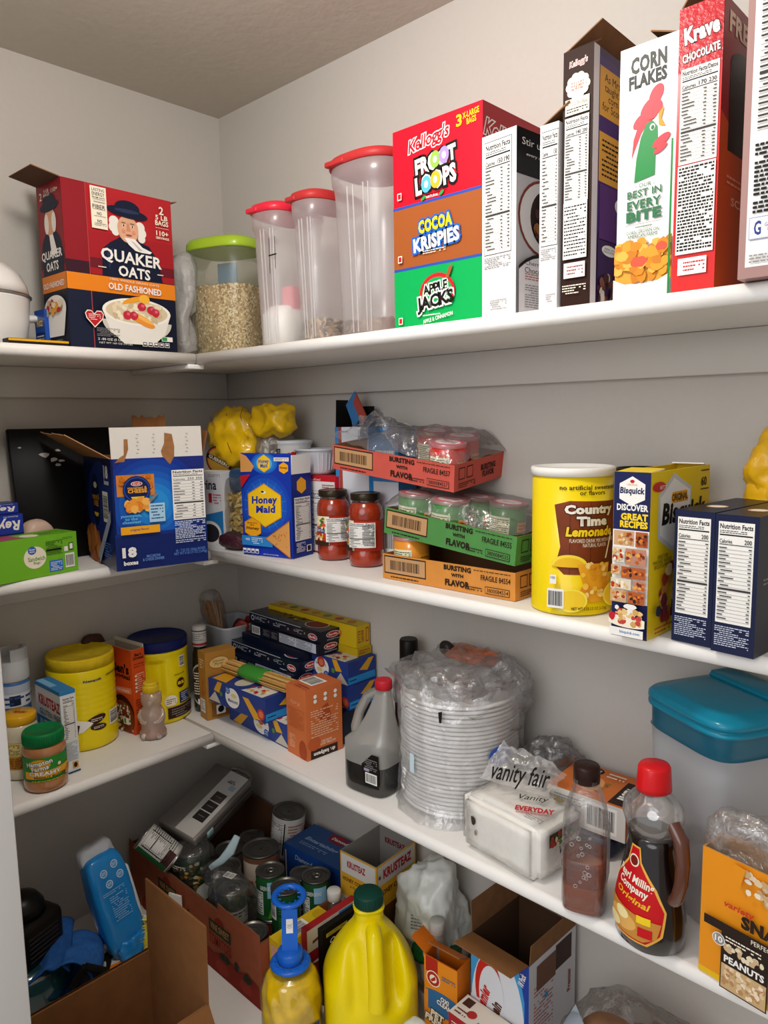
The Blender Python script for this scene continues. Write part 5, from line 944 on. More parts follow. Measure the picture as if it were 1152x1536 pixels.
# orange broth box, upside down
b = Box('broth_box', 'orange bone broth box standing upside down in front of the pasta pile', 'box', (.487,-.224,Z3), R(-5), .074, .098, .158, mt('#d0703c',.45), mats={1: mt('#c8683a',.45)})
f = b.face('front'); f.lines(.1,.1,.4,.3,8,mt('#f0c09a')); f.ell(.8,.12,.2,.15,mt('#a8461c')); f.lines(.1,.4,.9,.7,16,mt('#b85a2c')); f.text('Kelly',.45,.78,.5,.07,mt('#e8a47c'),shear=.2,rot=180)
f = b.face('right'); f.rect(.1,.0,.85,.13,mt('#3a2018')); f.text('dr. kellyann',.48,.065,.6,.07,WHITE,bold=.05,rot=180); f.text('ANYTIME, ANYWHERE\nBONE BROTH',.5,.2,.6,.07,mt('#f3d3b8'),bold=.02,rot=180); f.poly([(.35,.55),(.75,.45),(.6,.75),(.45,.72)], mt('#b04a22')); f.ell(.2,.22,.18,.1,mt('#c05a2c')); f.lines(.12,.3,.88,.7,12,mt('#f0c09a'),dens=.8)
for i in range(6): f.circ(.25+.28*(i % 3),.82+.07*(i//3),.0045,WHITE)
f = b.face('top'); f.bars(.1,.3,.75,.75,vert=False,n=18); f.lines(.3,.05,.9,.2,2,mt('#8a3a18')); b.done()
# ---- syrup jug
jg = empty('syrup_jug', (.742,-.208,Z3+.0002), R(5), 'translucent jug half full of dark syrup with a red cap and moulded handle', 'jug')
JP = clear('#e6e3dc', .30, .15, .25, tint='#e2dfd8'); H0 = .235; q0 = []
def jsec(z):
    if z < .105: return (.054, 0.)
    t_ = (z-.105)/(.205-.105); return (.054-.040*t_**.55, .028*t_**.5)
prof = [(.05,0),(.0535,.004)]+[(jsec(z)[0], z, jsec(z)[1], 0) for z in (.02,.06,.1,.107,.112,.12,.13,.15,.17,.185,.2,.212)]
prof = [(p_ if len(p_) > 2 else (*p_,0,0)) for p_ in prof]; JL = clear('#e6e3dc', .04, .2, .15, tint='#e2dfd8'); JP = clear('#eceae4', .55, .15, .25, tint='#e2dfd8'); mb = MB(); mb.lathe(prof, JP, 56, sx=1.0, sy=.78, p=4, mats=[JL]*3+[JP]*(len(prof)-4))
mb.tube([(-.042,0,.098),(-.046,0,.115),(-.035,0,.15),(-.012,0,.188),(.016,0,.203)], [.0125,.0105,.0095,.0095,.0095], JP, 12); mb.build('jug_body', jg)
lathe_obj('dark_syrup', jg, [(.047,.002),(.0515,.006),(.0525,.062),(.052,.0625),(.002,.063)], mt('#17120e',.2), 48, sx=1., sy=.76, p=4)
mb = MB(); mb.lathe([(.0165,.21,.028,0),(.0175,.211,.028,0),(.0170,.226,.028,0),(.0155,.229,.028,0)], mt('#b8202c',.4), 32); mb.build('cap', jg)
mb = MB(); c = Canvas(mb, (.004,-.0428,.022), (1,0,0), (0,0,1), .044, .068, base=6); c.poly([(.15,0),(1,0),(1,1),(.6,1),(.0,.62)], BLACK); c.bars(.22,.1,.88,.42); c.lines(.2,.5,.9,.85,6,GREYT); c.rect(.15,.46,.45,.54,mt('#a89ab0')); mb.build('label', jg)
t = empty('black_cap_bottle', (.70,-.052,Z3+.0002), 0, 'tall bottle with a ribbed black cap behind the syrup jug', 'bottle'); lathe_obj('bottle_body', t, [(.03,0),(.032,.005),(.032,.16),(.02,.2),(.016,.205)], mt('#2a1a12',.2,coat=1.), 36)
mb = MB(); mb.lathe([(.0195,.203),(.0205,.205),(.020,.258),(.018,.262)], mt('#15110f',.4), 36); mb.build('cap', t)
# ---- stack of foam bowls in film
bcx, bcy = .893,-.123; bowls = []; BWL = mt('#f2efec',.4)
mb = MB(); mb.lathe([(.062,0),(.066,.001),(.104,.0125),(.1125,.0115),(.1138,.0135),(.1125,.0165),(.110,.0172),(.104,.016),(.065,.0035),(.002,.003)], BWL, 64, cap=False); mb.lathe([(.062,0),(.002,0)], BWL, 64, cap=False)
first = mb.build('foam_bowl', None, (bcx, bcy, Z3+.0005)); tag(first, 'white foam bowl in the tall stack wrapped in clear film', 'bowl', 'stacked foam bowls'); q = random.Random(2); NBW = 27
for k in range(1, NBW): dup(first, (bcx+q.uniform(-.0012,.0012), bcy+q.uniform(-.0012,.0012), Z3+.0005+k*.0079))
fb = empty('wrapped_film', (bcx,bcy,Z3+.0003), 0, 'crinkled clear film bag around the stack of foam bowls, with a blue brand oval', 'wrapper')
mb = MB(); N_, M_ = 72, 44; vs = []
for j in range(M_):
    v_ = j/(M_-1); z_ = .0008+v_*.245
    for i in range(N_):
        a_ = 2*PI*i/N_; r_ = .1175 + (.008*nz(math.cos(a_)*1.2, math.sin(a_)*1.2+v_*.6, 3, 4) + .005*abs(nz(a_*.5, v_, 9, 11)))
        if v_ > .88: r_ += .022*(v_-.88)/.12*max(-.3,math.sin(a_*2+1))+.016*nz(math.cos(a_), math.sin(a_)+v_, 2, 6)
        if v_ < .12: r_ += .012*(1-v_/.12)*(.3+abs(math.sin(a_*1.5+.6)))
        z2 = z_ + (v_ > .85)*.03*nz(math.cos(a_)*.8, math.sin(a_)*.8, 5, 3)
        vs.append((math.cos(a_)*r_, min(math.sin(a_)*r_, .1185), z2))
mb.add(vs, [(j*N_+i, j*N_+(i+1) % N_, (j+1)*N_+(i+1) % N_, (j+1)*N_+i) for j in range(M_-1) for i in range(N_)], clear('#f8f6f6', .2, .35, .1, 1.0, 38), True); mb.build('film_wall', fb)
mb = MB(); v, f_ = crumple((.0,.0,.252), (.105,.098,.028), .03, 91, n=5, p=3, freq=18); mb.add(v, f_, clear('#f8f6f6', .10, .3, .1, 1.0, 45), True); v, f_ = crumple((.075,.035,.215), (.05,.05,.07), .035, 92, n=4, freq=20); mb.add(v, f_, clear('#f8f6f6', .10, .3, .1, 1.0, 45), True); mb.build('gathered_top', fb)
mb = MB(); v, f_ = crumple((-.085,-.045,.213), (.035,.03,.035), .02, 93, n=4, freq=24); mb.add(v, f_, clear('#f8f6f6', .10, .3, .1, 1.0, 45), True); mb.build('gathered_corner', fb)
mb = MB(); c = Canvas(mb, w=2*PI*.12, h=.245, cyl=dict(r=.1215,a=R(-45),z0=0),base=4); c.ell(.585,.53,.034,.075,mt('#3f66b0')); c.ell(.585,.53,.031,.068,mt('#2d55a5')); c.text('Great\nvalue',.585,.53,.045,.08,WHITE,bold=.03,rot=12); c.rect(.345,.35,.36,.5,mt('#c9dfe8')); c.poly([(.43,.88),(.44,.89),(.438,.8),(.432,.8)], BLACK); mb.build('film_print', fb)
o = bag('chip_packet', (.885,-.07,Z3+.268), (.06,.035,.014), .014, mt('#b9633c',.25,var=.5,bscale=45,bump=.5,coat=.4), 95, n=4); tag(o, 'orange and red snack packet lying on the wrapped bowls', 'packet')
mb = MB(); v, f_ = crumple((-.05,-.018,.010), (.016,.012,.014), .010, 96, n=3); mb.add(v, f_, mt('#2c2420',.3), True); mb.build('dark_corner', o)
# ---- napkins
nk = empty('napkin_pack', (.998,-.255,Z3+.0002), R(-6.5), 'opened pack of white napkins with red lettering at the front of the third shelf', 'napkins')
mb = MB(); PAP = mt('#f6f2ea',.85,bump=.35,bscale=35,var=.03); bm = bmesh.new(); bmesh.ops.create_cube(bm, size=1); bmesh.ops.bevel(bm, geom=bm.edges[:], offset=.09, segments=3, affect='EDGES'); bmesh.ops.subdivide_edges(bm, edges=bm.edges[:], cuts=4, use_grid_fill=True)
for v in bm.verts:
    p_ = v.co; x_, y_, z_ = (p_.x+.5)*.165, (p_.y+.5)*.12, (p_.z+.5)*.094; k_ = noise.noise(Vector((x_*16,y_*16,z_*50)))*.0035 + noise.noise(Vector((x_*60,y_*60,z_*110)))*.0012
    n_ = Vector((p_.x,p_.y,p_.z)).normalized(); v.co = Vector((x_,y_,z_))+n_*k_; v.co.z = max(v.co.z, .0003)
mb.bm(bm, PAP, True); mb.build('napkins', nk)
mb = MB(); bm = bmesh.new(); bmesh.ops.create_cube(bm, size=1); bmesh.ops.bevel(bm, geom=bm.edges[:], offset=.1, segments=3, affect='EDGES'); bmesh.ops.subdivide_edges(bm, edges=bm.edges[:], cuts=5, use_grid_fill=True)
for v in bm.verts:
    p_ = v.co; x_, y_, z_ = (p_.x+.5)*.171-.003, (p_.y+.5)*.126-.003, (p_.z+.5)*.0975; v.co = Vector((x_,y_,max(z_,.0002)))+Vector((p_.x,p_.y,max(p_.z,0))).normalized()*.003*noise.noise(Vector((x_*40,y_*40,z_*60)))
mb.bm(bm, clear('#fbf9f6', .10, .15, .12, 1.0, 50), True)
c = Canvas(mb, (0,0,.1002), (1,0,0), (0,1,0), .165, .12, base=2); c.text('EVERYDAY',.78,.33,.38,.13,mt('#c8242c'),bold=.05,rot=32); c.text('CASUAL NAPKINS',.80,.22,.3,.04,mt('#c8242c'),rot=32); c.lines(.78,.08,.98,.2,3,GREYT); c.text('Vanity',.64,.55,.3,.18,BLACK,shear=.3,rot=32) ; c.blob(.82,.78,.07,.06,mt('#8a7a4c'),3)
c = Canvas(mb, (.168,0,0), (0,1,0), (0,0,1), .12, .094, base=22); c.rect(.2,.62,.85,.85,mt('#4a3a2a')); c.pile(.22,.64,.83,.84,30,.05,[mt('#a83a2c'),mt('#5a7a3a'),mt('#d9c9a4'),mt('#8a4a2a')],4); c.text('Vanity',.6,.5,.45,.2,BLACK,shear=.3); c.text('EVERYDAY',.62,.28,.4,.12,mt('#c8242c'),bold=.03)
c = Canvas(mb, (0,-.0012,0), (1,0,0), (0,0,1), .165, .094, base=22); c.blob(.2,.62,.045,.11,mt('#3a3426'),5,8,.4); c.blob(.23,.4,.02,.07,mt('#8a7f66'),8,8,.4); mb.build('clear_wrap', nk)
mb = MB(); vs = []
for j in range(14):
    for i in range(20):
        u_, v_ = i/19, j/13; vs.append((.0+.12*u_+.01*nz(u_,v_,2,6), .05+.055*v_+.035*u_, .1025+.055*v_*(1-.5*u_)+.012*nz(u_,v_,5,7)*v_))
mb.add(vs, [(j*20+i,j*20+i+1,(j+1)*20+i+1,(j+1)*20+i) for j in range(13) for i in range(19)], clear('#f4f1ec', .4, .15, .15, 1.0, 50), True); c = Canvas(mb, (.02,.045,.112), (1,0,0), (0,.5,.86), .13, .05, base=30, clip=False); c.text('vanity fair',.5,.5,.9,.8,BLACK,shear=.3,bold=.01,rot=12); mb.build('torn_film', nk)
o = bag('crumpled_film', (1.055,-.055,Z3+.068), (.06,.048,.068), .035, clear('#d4d1cf', .2, .3, .1, 1.0, 45), 101, n=5, zmin=-.0675, freq=20); tag(o, 'crumpled clear plastic with dark print behind the napkins', 'wrapper')
mb = MB(); v, f_ = crumple((0,0,0), (.04,.03,.045), .03, 103, n=4, freq=22); mb.add(v, f_, mt('#2a2725',.35), True); mb.build('dark_print', o)
# ---- broth carton lying on a dark package
o = bag('dark_package', (1.16,-.09,Z3+.0215), (.062,.055,.021), .004, mt('#202a44',.2,bump=1.,bscale=120,var=.6), 111, n=4, p=5, zmin=-.0213); tag(o, 'shiny dark blue package under the orange broth carton', 'package')
b = Box('broth_carton', 'orange broth carton lying flat behind the brown-capped bottle', 'box', (1.10,-.142,Z3+.0445), R(2), .142, .112, .058, mt('#cf6f30',.45), mats={2: mt('#d8d2ca',.5)})
f = b.face('front'); f.bars(.5,.1,.9,.9,n=30); f.lines(.1,.15,.45,.85,8,GREYT); f = b.face('top'); f.rect(.76,.05,.98,.8,mt('#2c1c14')); f.text('BROTH',.87,.42,.66,.1,WHITE,bold=.05,rot=-90) if False else f.text('BROTH',.87,.42,.3,.16,WHITE,bold=.05,rot=90); f.circ(.34,.85,.012,BLACK); f.text('350',.34,.85,.1,.09,CREAM,bold=.03,rot=180); f.ell(.45,.4,.12,.25,mt('#e09a5c')); f.pile(.35,.3,.62,.6,12,.02,[GREEN,mt('#8a5a2c')],4); f.lines(.5,.7,.72,.9,2,CREAM); b.done()
# ---- brown capped bottle
t = empty('tea_bottle', (1.238,-.262,Z3+.0002), R(20), 'clear square bottle with a brown cap and a little amber syrup left', 'bottle')
mb = MB(); prof = [(.026,0),(.031,.005),(.0325,.015),(.0325,.13),(.030,.155),(.024,.178),(.019,.192),(.0175,.2),(.0175,.206)]; mb.lathe(prof, clear('#dcd6d0', .10, .2, .06, .3, 50), 56, p=3.4, mats=[clear('#dcd6d0', .02, .15, .06)]*2+[clear('#dcd6d0', .10, .2, .06, .3, 50)]*6, cap=False); mb.build('bottle_body', t)
lathe_obj('amber_syrup', t, [(.025,.002),(.030,.006),(.0312,.045),(.0312,.0455),(.002,.046)], mt('#8a3a16',.2,coat=.6), 48, p=3.4); lathe_obj('syrup_coating', t, [(.0306,.046),(.0309,.085),(.030,.086)], clear('#b4552f', .3, .1, .2, tint='#e0a080'), 48, p=3.4, cap=False)
mb = MB(); mb.lathe([(.0185,.199),(.0195,.2),(.0195,.222),(.018,.2245),(.003,.2245)], mt('#2c1812',.35), 40); mb.build('cap', t)
mb = MB(); c = Canvas(mb, (.0335,-.02,.05), (0,1,0), (0,0,1), .04, .085); c.rect(0,0,1,1,clear('#d8d4ce',.7,.2,.2)); c.lines(.1,.05,.9,.95,16,GREYT); mb.build('label', t)
mb = MB(); q = random.Random(6)
for k in range(16):
    x_, z_ = q.uniform(-.018,.018), q.uniform(.05,.13); r_ = q.uniform(.0015,.0032); mb.tube([(x_+r_*math.cos(a*PI/5), -.0328, z_+r_*math.sin(a*PI/5)) for a in range(11)], .0005, clear('#ffffff',.4,.5,.05), 4)
tag(mb.build('raised_rings', t), kind='stuff')
# ---- pancake syrup bottle
sy_ = empty('syrup_bottle', (1.338,-.258,Z3+.0002), R(-26), 'pancake syrup bottle with a red cap, red label and side handle', 'bottle'); sy_.scale = (1.12,1.22,.965)
DS = mt('#150b08', .12, coat=1.); CLR = clear('#e6dcd6', .25, .5, .08)
mb = MB(); sprof = [(.040,0),(.0455,.006),(.047,.03),(.0455,.06),(.041,.09),(.035,.12),(.031,.15),(.0315,.165)]; mb.lathe(sprof, DS, 56, sy=.8); mb.build('bottle_body', sy_)
mb = MB(); mb.lathe([(.0316,.165),(.036,.178),(.0395,.19),(.038,.205),(.028,.218),(.018,.226),(.0165,.232)], CLR, 56, sy=.8); mb.build('clear_shoulder', sy_)
mb = MB(); mb.tube([(.034,.0,.196),(.049,.0,.18),(.053,.0,.15),(.052,.0,.12),(.047,.0,.095),(.040,0,.085)], [.0085,.009,.0085,.008,.008,.009], mt('#5a3020',.2,coat=1.), 12); mb.build('handle', sy_)
mb = MB(); mb.lathe([(.019,.228),(.0205,.229),(.020,.236),(.0185,.262),(.0165,.266),(.003,.2665)], mt('#d0161c',.35,coat=.2), 40); mb.build('cap', sy_)
def rs(z):
    for (a, b_), (c_, d_) in zip([(p[0], p[1]) for p in sprof], [(p[0], p[1]) for p in sprof[1:]]):
        if b_ <= z <= d_: return a+(c_-a)*(z-b_)/(d_-b_)
    return .03
mb = MB(); c = Canvas(mb, w=.10, h=.135, cyl=dict(r=rs, a=R(-82), z0=.016, sy=.8), base=3); LRD = mt('#c4161c',.35)
c.poly([(.05,.3),(.12,.1),(.3,.0),(.75,.0),(.92,.14),(.97,.4),(.85,.62),(.62,.85),(.58,1),(.4,1),(.36,.82),(.15,.6)], mt('#e8b04a')); c.poly([(.08,.3),(.15,.12),(.32,.02),(.73,.02),(.89,.15),(.94,.4),(.82,.6),(.6,.83),(.56,.98),(.42,.98),(.38,.8),(.18,.58)], LRD)
c.circ(.49,.84,.009,CREAM); c.circ(.49,.84,.007,mt('#7a1a10')); c.text('Pearl Milling\nCompany',.52,.60,.58,.2,CREAM,bold=.03,rot=-8); c.text('Original',.52,.44,.5,.09,mt('#f0b22c'),shear=.15,bold=.03,rot=-8); c.poly([(.14,.35),(.9,.28),(.85,.12),(.7,.04),(.34,.04),(.18,.14)], mt('#c98a3a')); c.ell(.4,.18,.22,.1,mt('#e3ad5c')); c.ell(.42,.25,.1,.06,mt('#f3e3a4')); c.rect(.62,.24,.78,.32,YEL); c.rect(.64,.1,.8,.2,LRD); c.ell(.3,.12,.12,.06,mt('#f0dca0')); mb.build('label', sy_)
# ---- teal lidded container
tl = empty('cereal_container', (1.412,-.222,Z3+.0002), R(-28), 'large translucent container with a teal flip lid, on the third shelf', 'container')
mb = MB(); TS = (1.,1.); prof = [(.068,0),(.071,.004),(.08,.24),(.0815,.262),(.083,.264)]; cxx, cyy = -.082, .082
mb.lathe(prof, clear('#eeeef0', .72, .06, .4, tint='#e6eaee'), 64, p=5, c=(cxx,cyy), sx=1.03, sy=.98, cap=False); mb.build('container_body', tl)
lathe_obj('teal_collar', tl, [(.0798,.262),(.0812,.264),(.082,.295),(.0825,.297)], clear('#1a86a6', .75, .15, .3, tint='#3aa0bc'), 64, p=5, c=(cxx,cyy), sx=1.03, sy=.98, cap=False)
mb = MB(); mb.lathe([(.083,.296),(.0865,.298),(.0865,.303),(.083,.304),(.083,.308),(.087,.309),(.0865,.316),(.082,.321),(.074,.3225),(.072,.325),(.06,.3265),(.002,.327)], TEAL, 64, p=5, c=(cxx,cyy), sx=1.03, sy=.98); mb.build('lid', tl)
mb = MB(); mb.rbox((cxx-.075,cyy+.04,.3262),(cxx+.075,cyy+.082,.333), TEAL, .003, 3); mb.tube([(cxx-.07,cyy+.038,.328),(cxx+.07,cyy+.038,.328)], .0035, TEAL, 10); mb.build('hinge', tl)
bars_ = None; q = random.Random(8)
for k in range(9):
    lx, ly, lz = cxx+q.uniform(-.03,.03), cyy+q.uniform(-.03,.03), .018+.017*k
    w_ = Matrix.Translation((1.412,-.222,Z3)) @ Matrix.Rotation(R(-28), 4, 'Z') @ Vector((lx*.9-.007, ly*.9+.008, lz))
    if bars_ is None:
        mb = MB(); v, f_ = crumple((0,0,0), (.034,.018,.0085), .004, 7, n=3, p=4); mb.add(v, f_, mt('#7c4a2c',.35,var=.2,bscale=40), True); bars_ = tag(mb.build('wrapped_bar', None, w_), 'brown wrapped snack bar inside the teal-lidded container', 'snack bar', 'bars in the teal-lidded container'); bars_.rotation_euler = (0,0,q.uniform(0,3))
    else: o = dup(bars_, w_, rz=q.uniform(0,3)); 
# ---- snack mix box
b = Box('snack_box', 'bright orange variety snack box, torn open at the top corner, right end of third shelf', 'box', (1.414,-.277,Z3), R(-9), .15, .05, .176, mt('#e8921a',.4), open_top=True, inner=mt('#b8864c',.7))
f = b.face('front'); f.rect(0,.0,1,.05,mt('#e8b81a')); f.pile(.40,.78,1,.97,60,.035,[mt('#e0c9a4'),mt('#c9a878'),mt('#f0e0c4')],3); f.poly([(.3,.9),(.36,.84),(.4,.99),(.3,1)], mt('#e8921a',.4)); f.text('variety',.36,.66,.26,.06,mt('#c8381c'),bold=.03,shear=.2); f.text('SNACK',.64,.59,.52,.1,mt('#2a1a10'),bold=.06); f.rect(.06,.44,1,.51,mt('#2a1c14')); f.text('PERFECT FOR',.62,.475,.3,.035,CREAM)
f.rect(.22,.0,.62,.44,mt('#2a1c14')); f.pile(.26,.3,.58,.36,18,.03,[mt('#e8d8b8'),mt('#cdb088')],6); f.text('PEANUTS',.42,.245,.34,.055,WHITE,bold=.04); f.rect(.23,.01,.61,.2,mt('#caa878')); f.pile(.25,.03,.6,.19,60,.025,[mt('#e0c39a'),mt('#b88a5a'),mt('#f0dcbc')],8); f.circ(.2,.37,.0085,WHITE); f.circ(.2,.37,.0075,GREYT); f.text('10',.2,.37,.07,.05,WHITE,bold=.03); f.circ(.72,.3,.0085,WHITE); f.lines(.26,.38,.56,.43,2,CREAM)
b.done()
o = bag('snack_film', (1.482,-.215,Z3+.185), (.07,.03,.04), .025, clear('#eae7e4', .25, .45, .08, 1.0, 50), 121, n=4, freq=24); tag(o, 'clear plastic bag bulging out of the orange snack box', 'wrapper'); o.location.y = -.248
# ================================================================ LOWEST SHELF
Z4 = .4256
# ---- large open cardboard box at the front left
CB = mt('#865a34', .85, var=.08, bscale=30, bump=.1); CBI = mt('#80542f', .85, var=.08, bscale=30)
b = Box('cardboard_box', 'plain brown cardboard box standing open with one flap up, front left of the lowest shelf', 'box', (.443,-.835,Z4), 0, .212, .277, .172, CB, open_top=True, inner=CBI, t=.004)
b.flap('back', .152, 1, CB, CBI, t=.004, inset=.0); b.flap('left', .02, 160, CB, CBI, t=.004); b.flap('right', .06, 150, CB, CBI, t=.004); b.done()
# ---- pitcher with black head
bl = empty('blender_pitcher', (.172,-.70,Z4+.0002), R(20), 'teal translucent pitcher with a bulky black lid unit, beside the door frame', 'pitcher')
lathe_obj('pitcher_body', bl, [(.045,0),(.07,.006),(.088,.03),(.092,.06),(.086,.085),(.07,.10)], clear('#3c7f86', .55, .3, .12, tint='#7fb4b8'), 56)
mb = MB(); mb.rbox((-.05,-.055,.094),(.055,.06,.195), mt('#15120f',.35), .018, 4); mb.lathe([(.045,.195),(.042,.215),(.03,.232),(.012,.24),(.002,.241)], mt('#15120f',.35), 32); mb.build('lid_unit', bl)
mb = MB()
for k in range(6): mb.rbox((.055,-.035,.115+k*.01),(.0565,.04,.119+k*.01), mt('#2c2824',.5), .0004, 1)
tag(mb.build('vent_ribs', bl), kind='stuff')
# ---- blue pouch with black binding
def cloth(name, fn, nx, ny, mat, parent=None, thick=.004):
    mb = MB(); top = [Vector(fn(i/(nx-1), j/(ny-1))) for j in range(ny) for i in range(nx)]
    fs = [(j*nx+i, j*nx+i+1, (j+1)*nx+i+1, (j+1)*nx+i) for j in range(ny-1) for i in range(nx-1)]; mb.add(top, fs, mat, True); o = mb.build(name, parent)
    m = o.modifiers.new('thickness', 'SOLIDIFY'); m.thickness = thick; return o
BC = mt('#2f66ae', .9, var=.12, bscale=120, bump=.4)
cl = empty('fabric_pouch', (.252,-.598,Z4+.010), R(62), 'slumped blue fabric pouch with thick black bound edges, in front of the blue wipes', 'pouch')
def cf(u, v): 
    a_ = PI*1.15*v-.1; r_ = .05+.012*math.sin(u*3); return (-.045+r_*math.sin(a_)*1.0+.01*u, -.065+.125*u, .052+.05*math.cos(a_)*(1.1-.4*u)+.008*nz(u,v,3,4))
cloth('fabric_panel', cf, 26, 30, BC, cl)
def cf2(u, v): return (-.12+.085*u, -.06+.14*v, .07+.055*math.sin(u*2.4)*(.6+.4*v)+.008*nz(u,v,5,5))
cloth('back_panel', cf2, 20, 20, mt('#27579a', .9, var=.12, bscale=120, bump=.4), cl)
BK = mt('#16140f', .9, bump=.5, bscale=150)
mb = MB(); mb.tube([(-.005,-.068,.095),(.03,-.066,.075),(.04,-.062,.04),(.015,-.064,.012),(-.02,-.066,.02),(-.03,-.068,.06),(-.005,-.068,.095)], .008, BK, 10); mb.build('bound_opening', cl)
mb = MB(); mb.tube([(.015,-.06,.011),(.03,-.01,.012),(.034,.03,.014),(.03,.062,.016)], .009, BK, 10); mb.build('bound_hem', cl)
mb = MB(); v, f_ = crumple((0.0,-.05,.045), (.03,.012,.035), .006, 5, n=3); mb.add(v, f_, mt('#3a3844',.9), True); mb.build('lining', cl)
# ---- blue wipes pack, leaning
M = Matrix.Translation((.232,-.505,Z4+.034)) @ Matrix.Rotation(R(-12), 4, 'Y') @ Matrix.Rotation(R(8), 4, 'X') @ Matrix.Diagonal((.9,.86,.95,1)); WB = mt('#1f86cf', .22, bump=.25, bscale=45, coat=.4, var=.05)
wp = empty('wipes_pack', (0,0,0), 0, 'bright blue soft pack of wipes standing on end against the left-hand wall side', 'wipes'); wp.matrix_world = M
mb = MB(); v, f_ = crumple((0,0,.12), (.033,.052,.125), .008, 11, n=5, p=5.5, freq=7); mb.add(v, f_, WB, True); body_ = mb
mb = MB(); v, f_ = crumple((-.012,.0,.242), (.022,.045,.03), .012, 12, n=4, p=3.5); mb.add(v, f_, mt('#c9cdd0',.3,bump=.4,bscale=60), True); mb.build('white_end', wp)
mb = body_; c = Canvas(mb, (.0335,-.045,.0), (0,1,0), (0,0,1), .09, .24, base=8); WBL = mt('#8fc4ea',.4)
for x, y in ((.35,.86),(.7,.9),(.42,.74),(.78,.78)): c.circ(x,y,.0095,mt('#cfe0ee')); c.circ(x,y,.0075,mt('#4f9fd8')); c.lines(x-.06,y-.015,x+.06,y+.015,2,WHITE)
c.lines(.3,.36,.82,.62,12,WBL,dens=.8); c.lines(.15,.64,.8,.68,2,WBL); c.rect(.1,.04,.6,.085,mt('#d9b9a4')); mb.build('pack_body', wp)
mb = MB(); mb.rbox((-.03,.047,.05),(.02,.06,.19), mt('#d5dade',.35), .006, 2); mb.build('dispenser_lid', wp)
mb = MB(); v, f_ = crumple((.028,.01,.005), (.02,.045,.03), .022, 14, n=4, freq=24); mb.add(v, f_, WB, True); mb.build('crimped_end', wp)
# ---- orange pack, yellow duster
b = Box('flat_pack', 'flat pack with an orange stripe and dark edge under the blue wipes', 'pack', (.275,-.60,Z4+.0002), R(80), .12, .05, .03, mt('#4a2c1c',.5)); f = b.face('front'); f.rect(0,.45,1,1,mt('#e8781a')); f = b.face('top'); f.rect(0,0,1,.6,mt('#f0821c')); f.rect(.0,.6,1,1,mt('#d9d2c8')); b.done()
dz = empty('fluffy_duster', (.262,-.437,Z4+.0002), 0, 'yellow and white fluffy duster head beside the cardboard box flap', 'duster'); q = random.Random(3); mb = MB(); YM = [mt('#f0dc2c',.9),mt('#e8e4cc',.9),mt('#e9d94f',.9)]
mb.add(*crumple((0,0,.045), (.028,.045,.045), .012, 3, n=3), mt('#e8d84c',.9), True)
for k in range(620):
    a_ = q.uniform(0, 2*PI); z_ = q.uniform(.01,.095); c0 = Vector((.026*math.cos(a_)*(1-.3*abs(z_-.04)/.05), .042*math.sin(a_)*(1-.3*abs(z_-.04)/.05), z_)); d_ = Vector((math.cos(a_)+q.uniform(-.8,.8), math.sin(a_)+q.uniform(-.8,.8), q.uniform(-1,1))).normalized()*q.uniform(.012,.02)
    s_ = d_.cross(Vector((q.uniform(-1,1),q.uniform(-1,1),1))).normalized()*.0022; c1 = c0+d_; c0.z = max(c0.z,.003); c1.z = max(c1.z,.003); mb.add([c0-s_,c0+s_,c1], [(0,1,2)], YM[k % 3 if c0.y < .01 else (0 if k % 4 else 1)])
tag(mb.build('duster_fibres', dz), kind='stuff')
b = Box('paper_sachet', 'white folded paper strip poking up behind the yellow duster', 'paper', (.262,-.412,Z4+.0002), R(20), .035, .004, .135, WHITE); b.done()
# ---- tomato box
TB = mt('#a4583a', .8, var=.1, bscale=35, bump=.15); TX0, TX1, TY0, TY1, TH = .025, .578, -.385, -.022, .152
b = Box('tomato_box', 'long reddish brown produce box printed with tomatoes, full of canned food', 'box', (TX0,TY0,Z4), 0, TX1-TX0, TY1-TY0, TH, TB, open_top=True, inner=mt('#6f4a33',.85), t=.005)
f = b.face('front'); TRD = mt('#8c2a1e',.8); TGN = mt('#2f3a26',.8)
for x in (.33,.73):
    f.ell(x,.78,.035,.12,TRD); f.rect(x-.075,.62,x+.075,.8,TGN); f.text('VINE SWEET',x,.71,.13,.11,mt('#b8804c'),bold=.03); f.text('TOMATOES',x,.5,.155,.17,mt('#8f2c1e',.8),bold=.02)
f.ell(.84,.36,.016,.06,BLACK); f.ell(.5,.62,.01,.04,BLACK)
for x, y, rx, ry in ((.62,.12,.1,.2),(.76,.1,.11,.26),(.92,.12,.1,.24),(.2,.1,.1,.22)): f.ell(x,y,rx,ry,TRD); f.ell(x-.02,y+.04,rx*.4,ry*.4,mt('#9c3626',.8))
for x in (.76,.92): f.pile(x-.02,.28,x+.03,.36,6,.016,[TGN],int(x*9))
b.flap('front', .02, 2, TB, KRAFTD, a=.72, b=1., torn=.003).flap('front', .012, 2, TB, KRAFTD, a=0., b=.3, torn=.004); b.done()
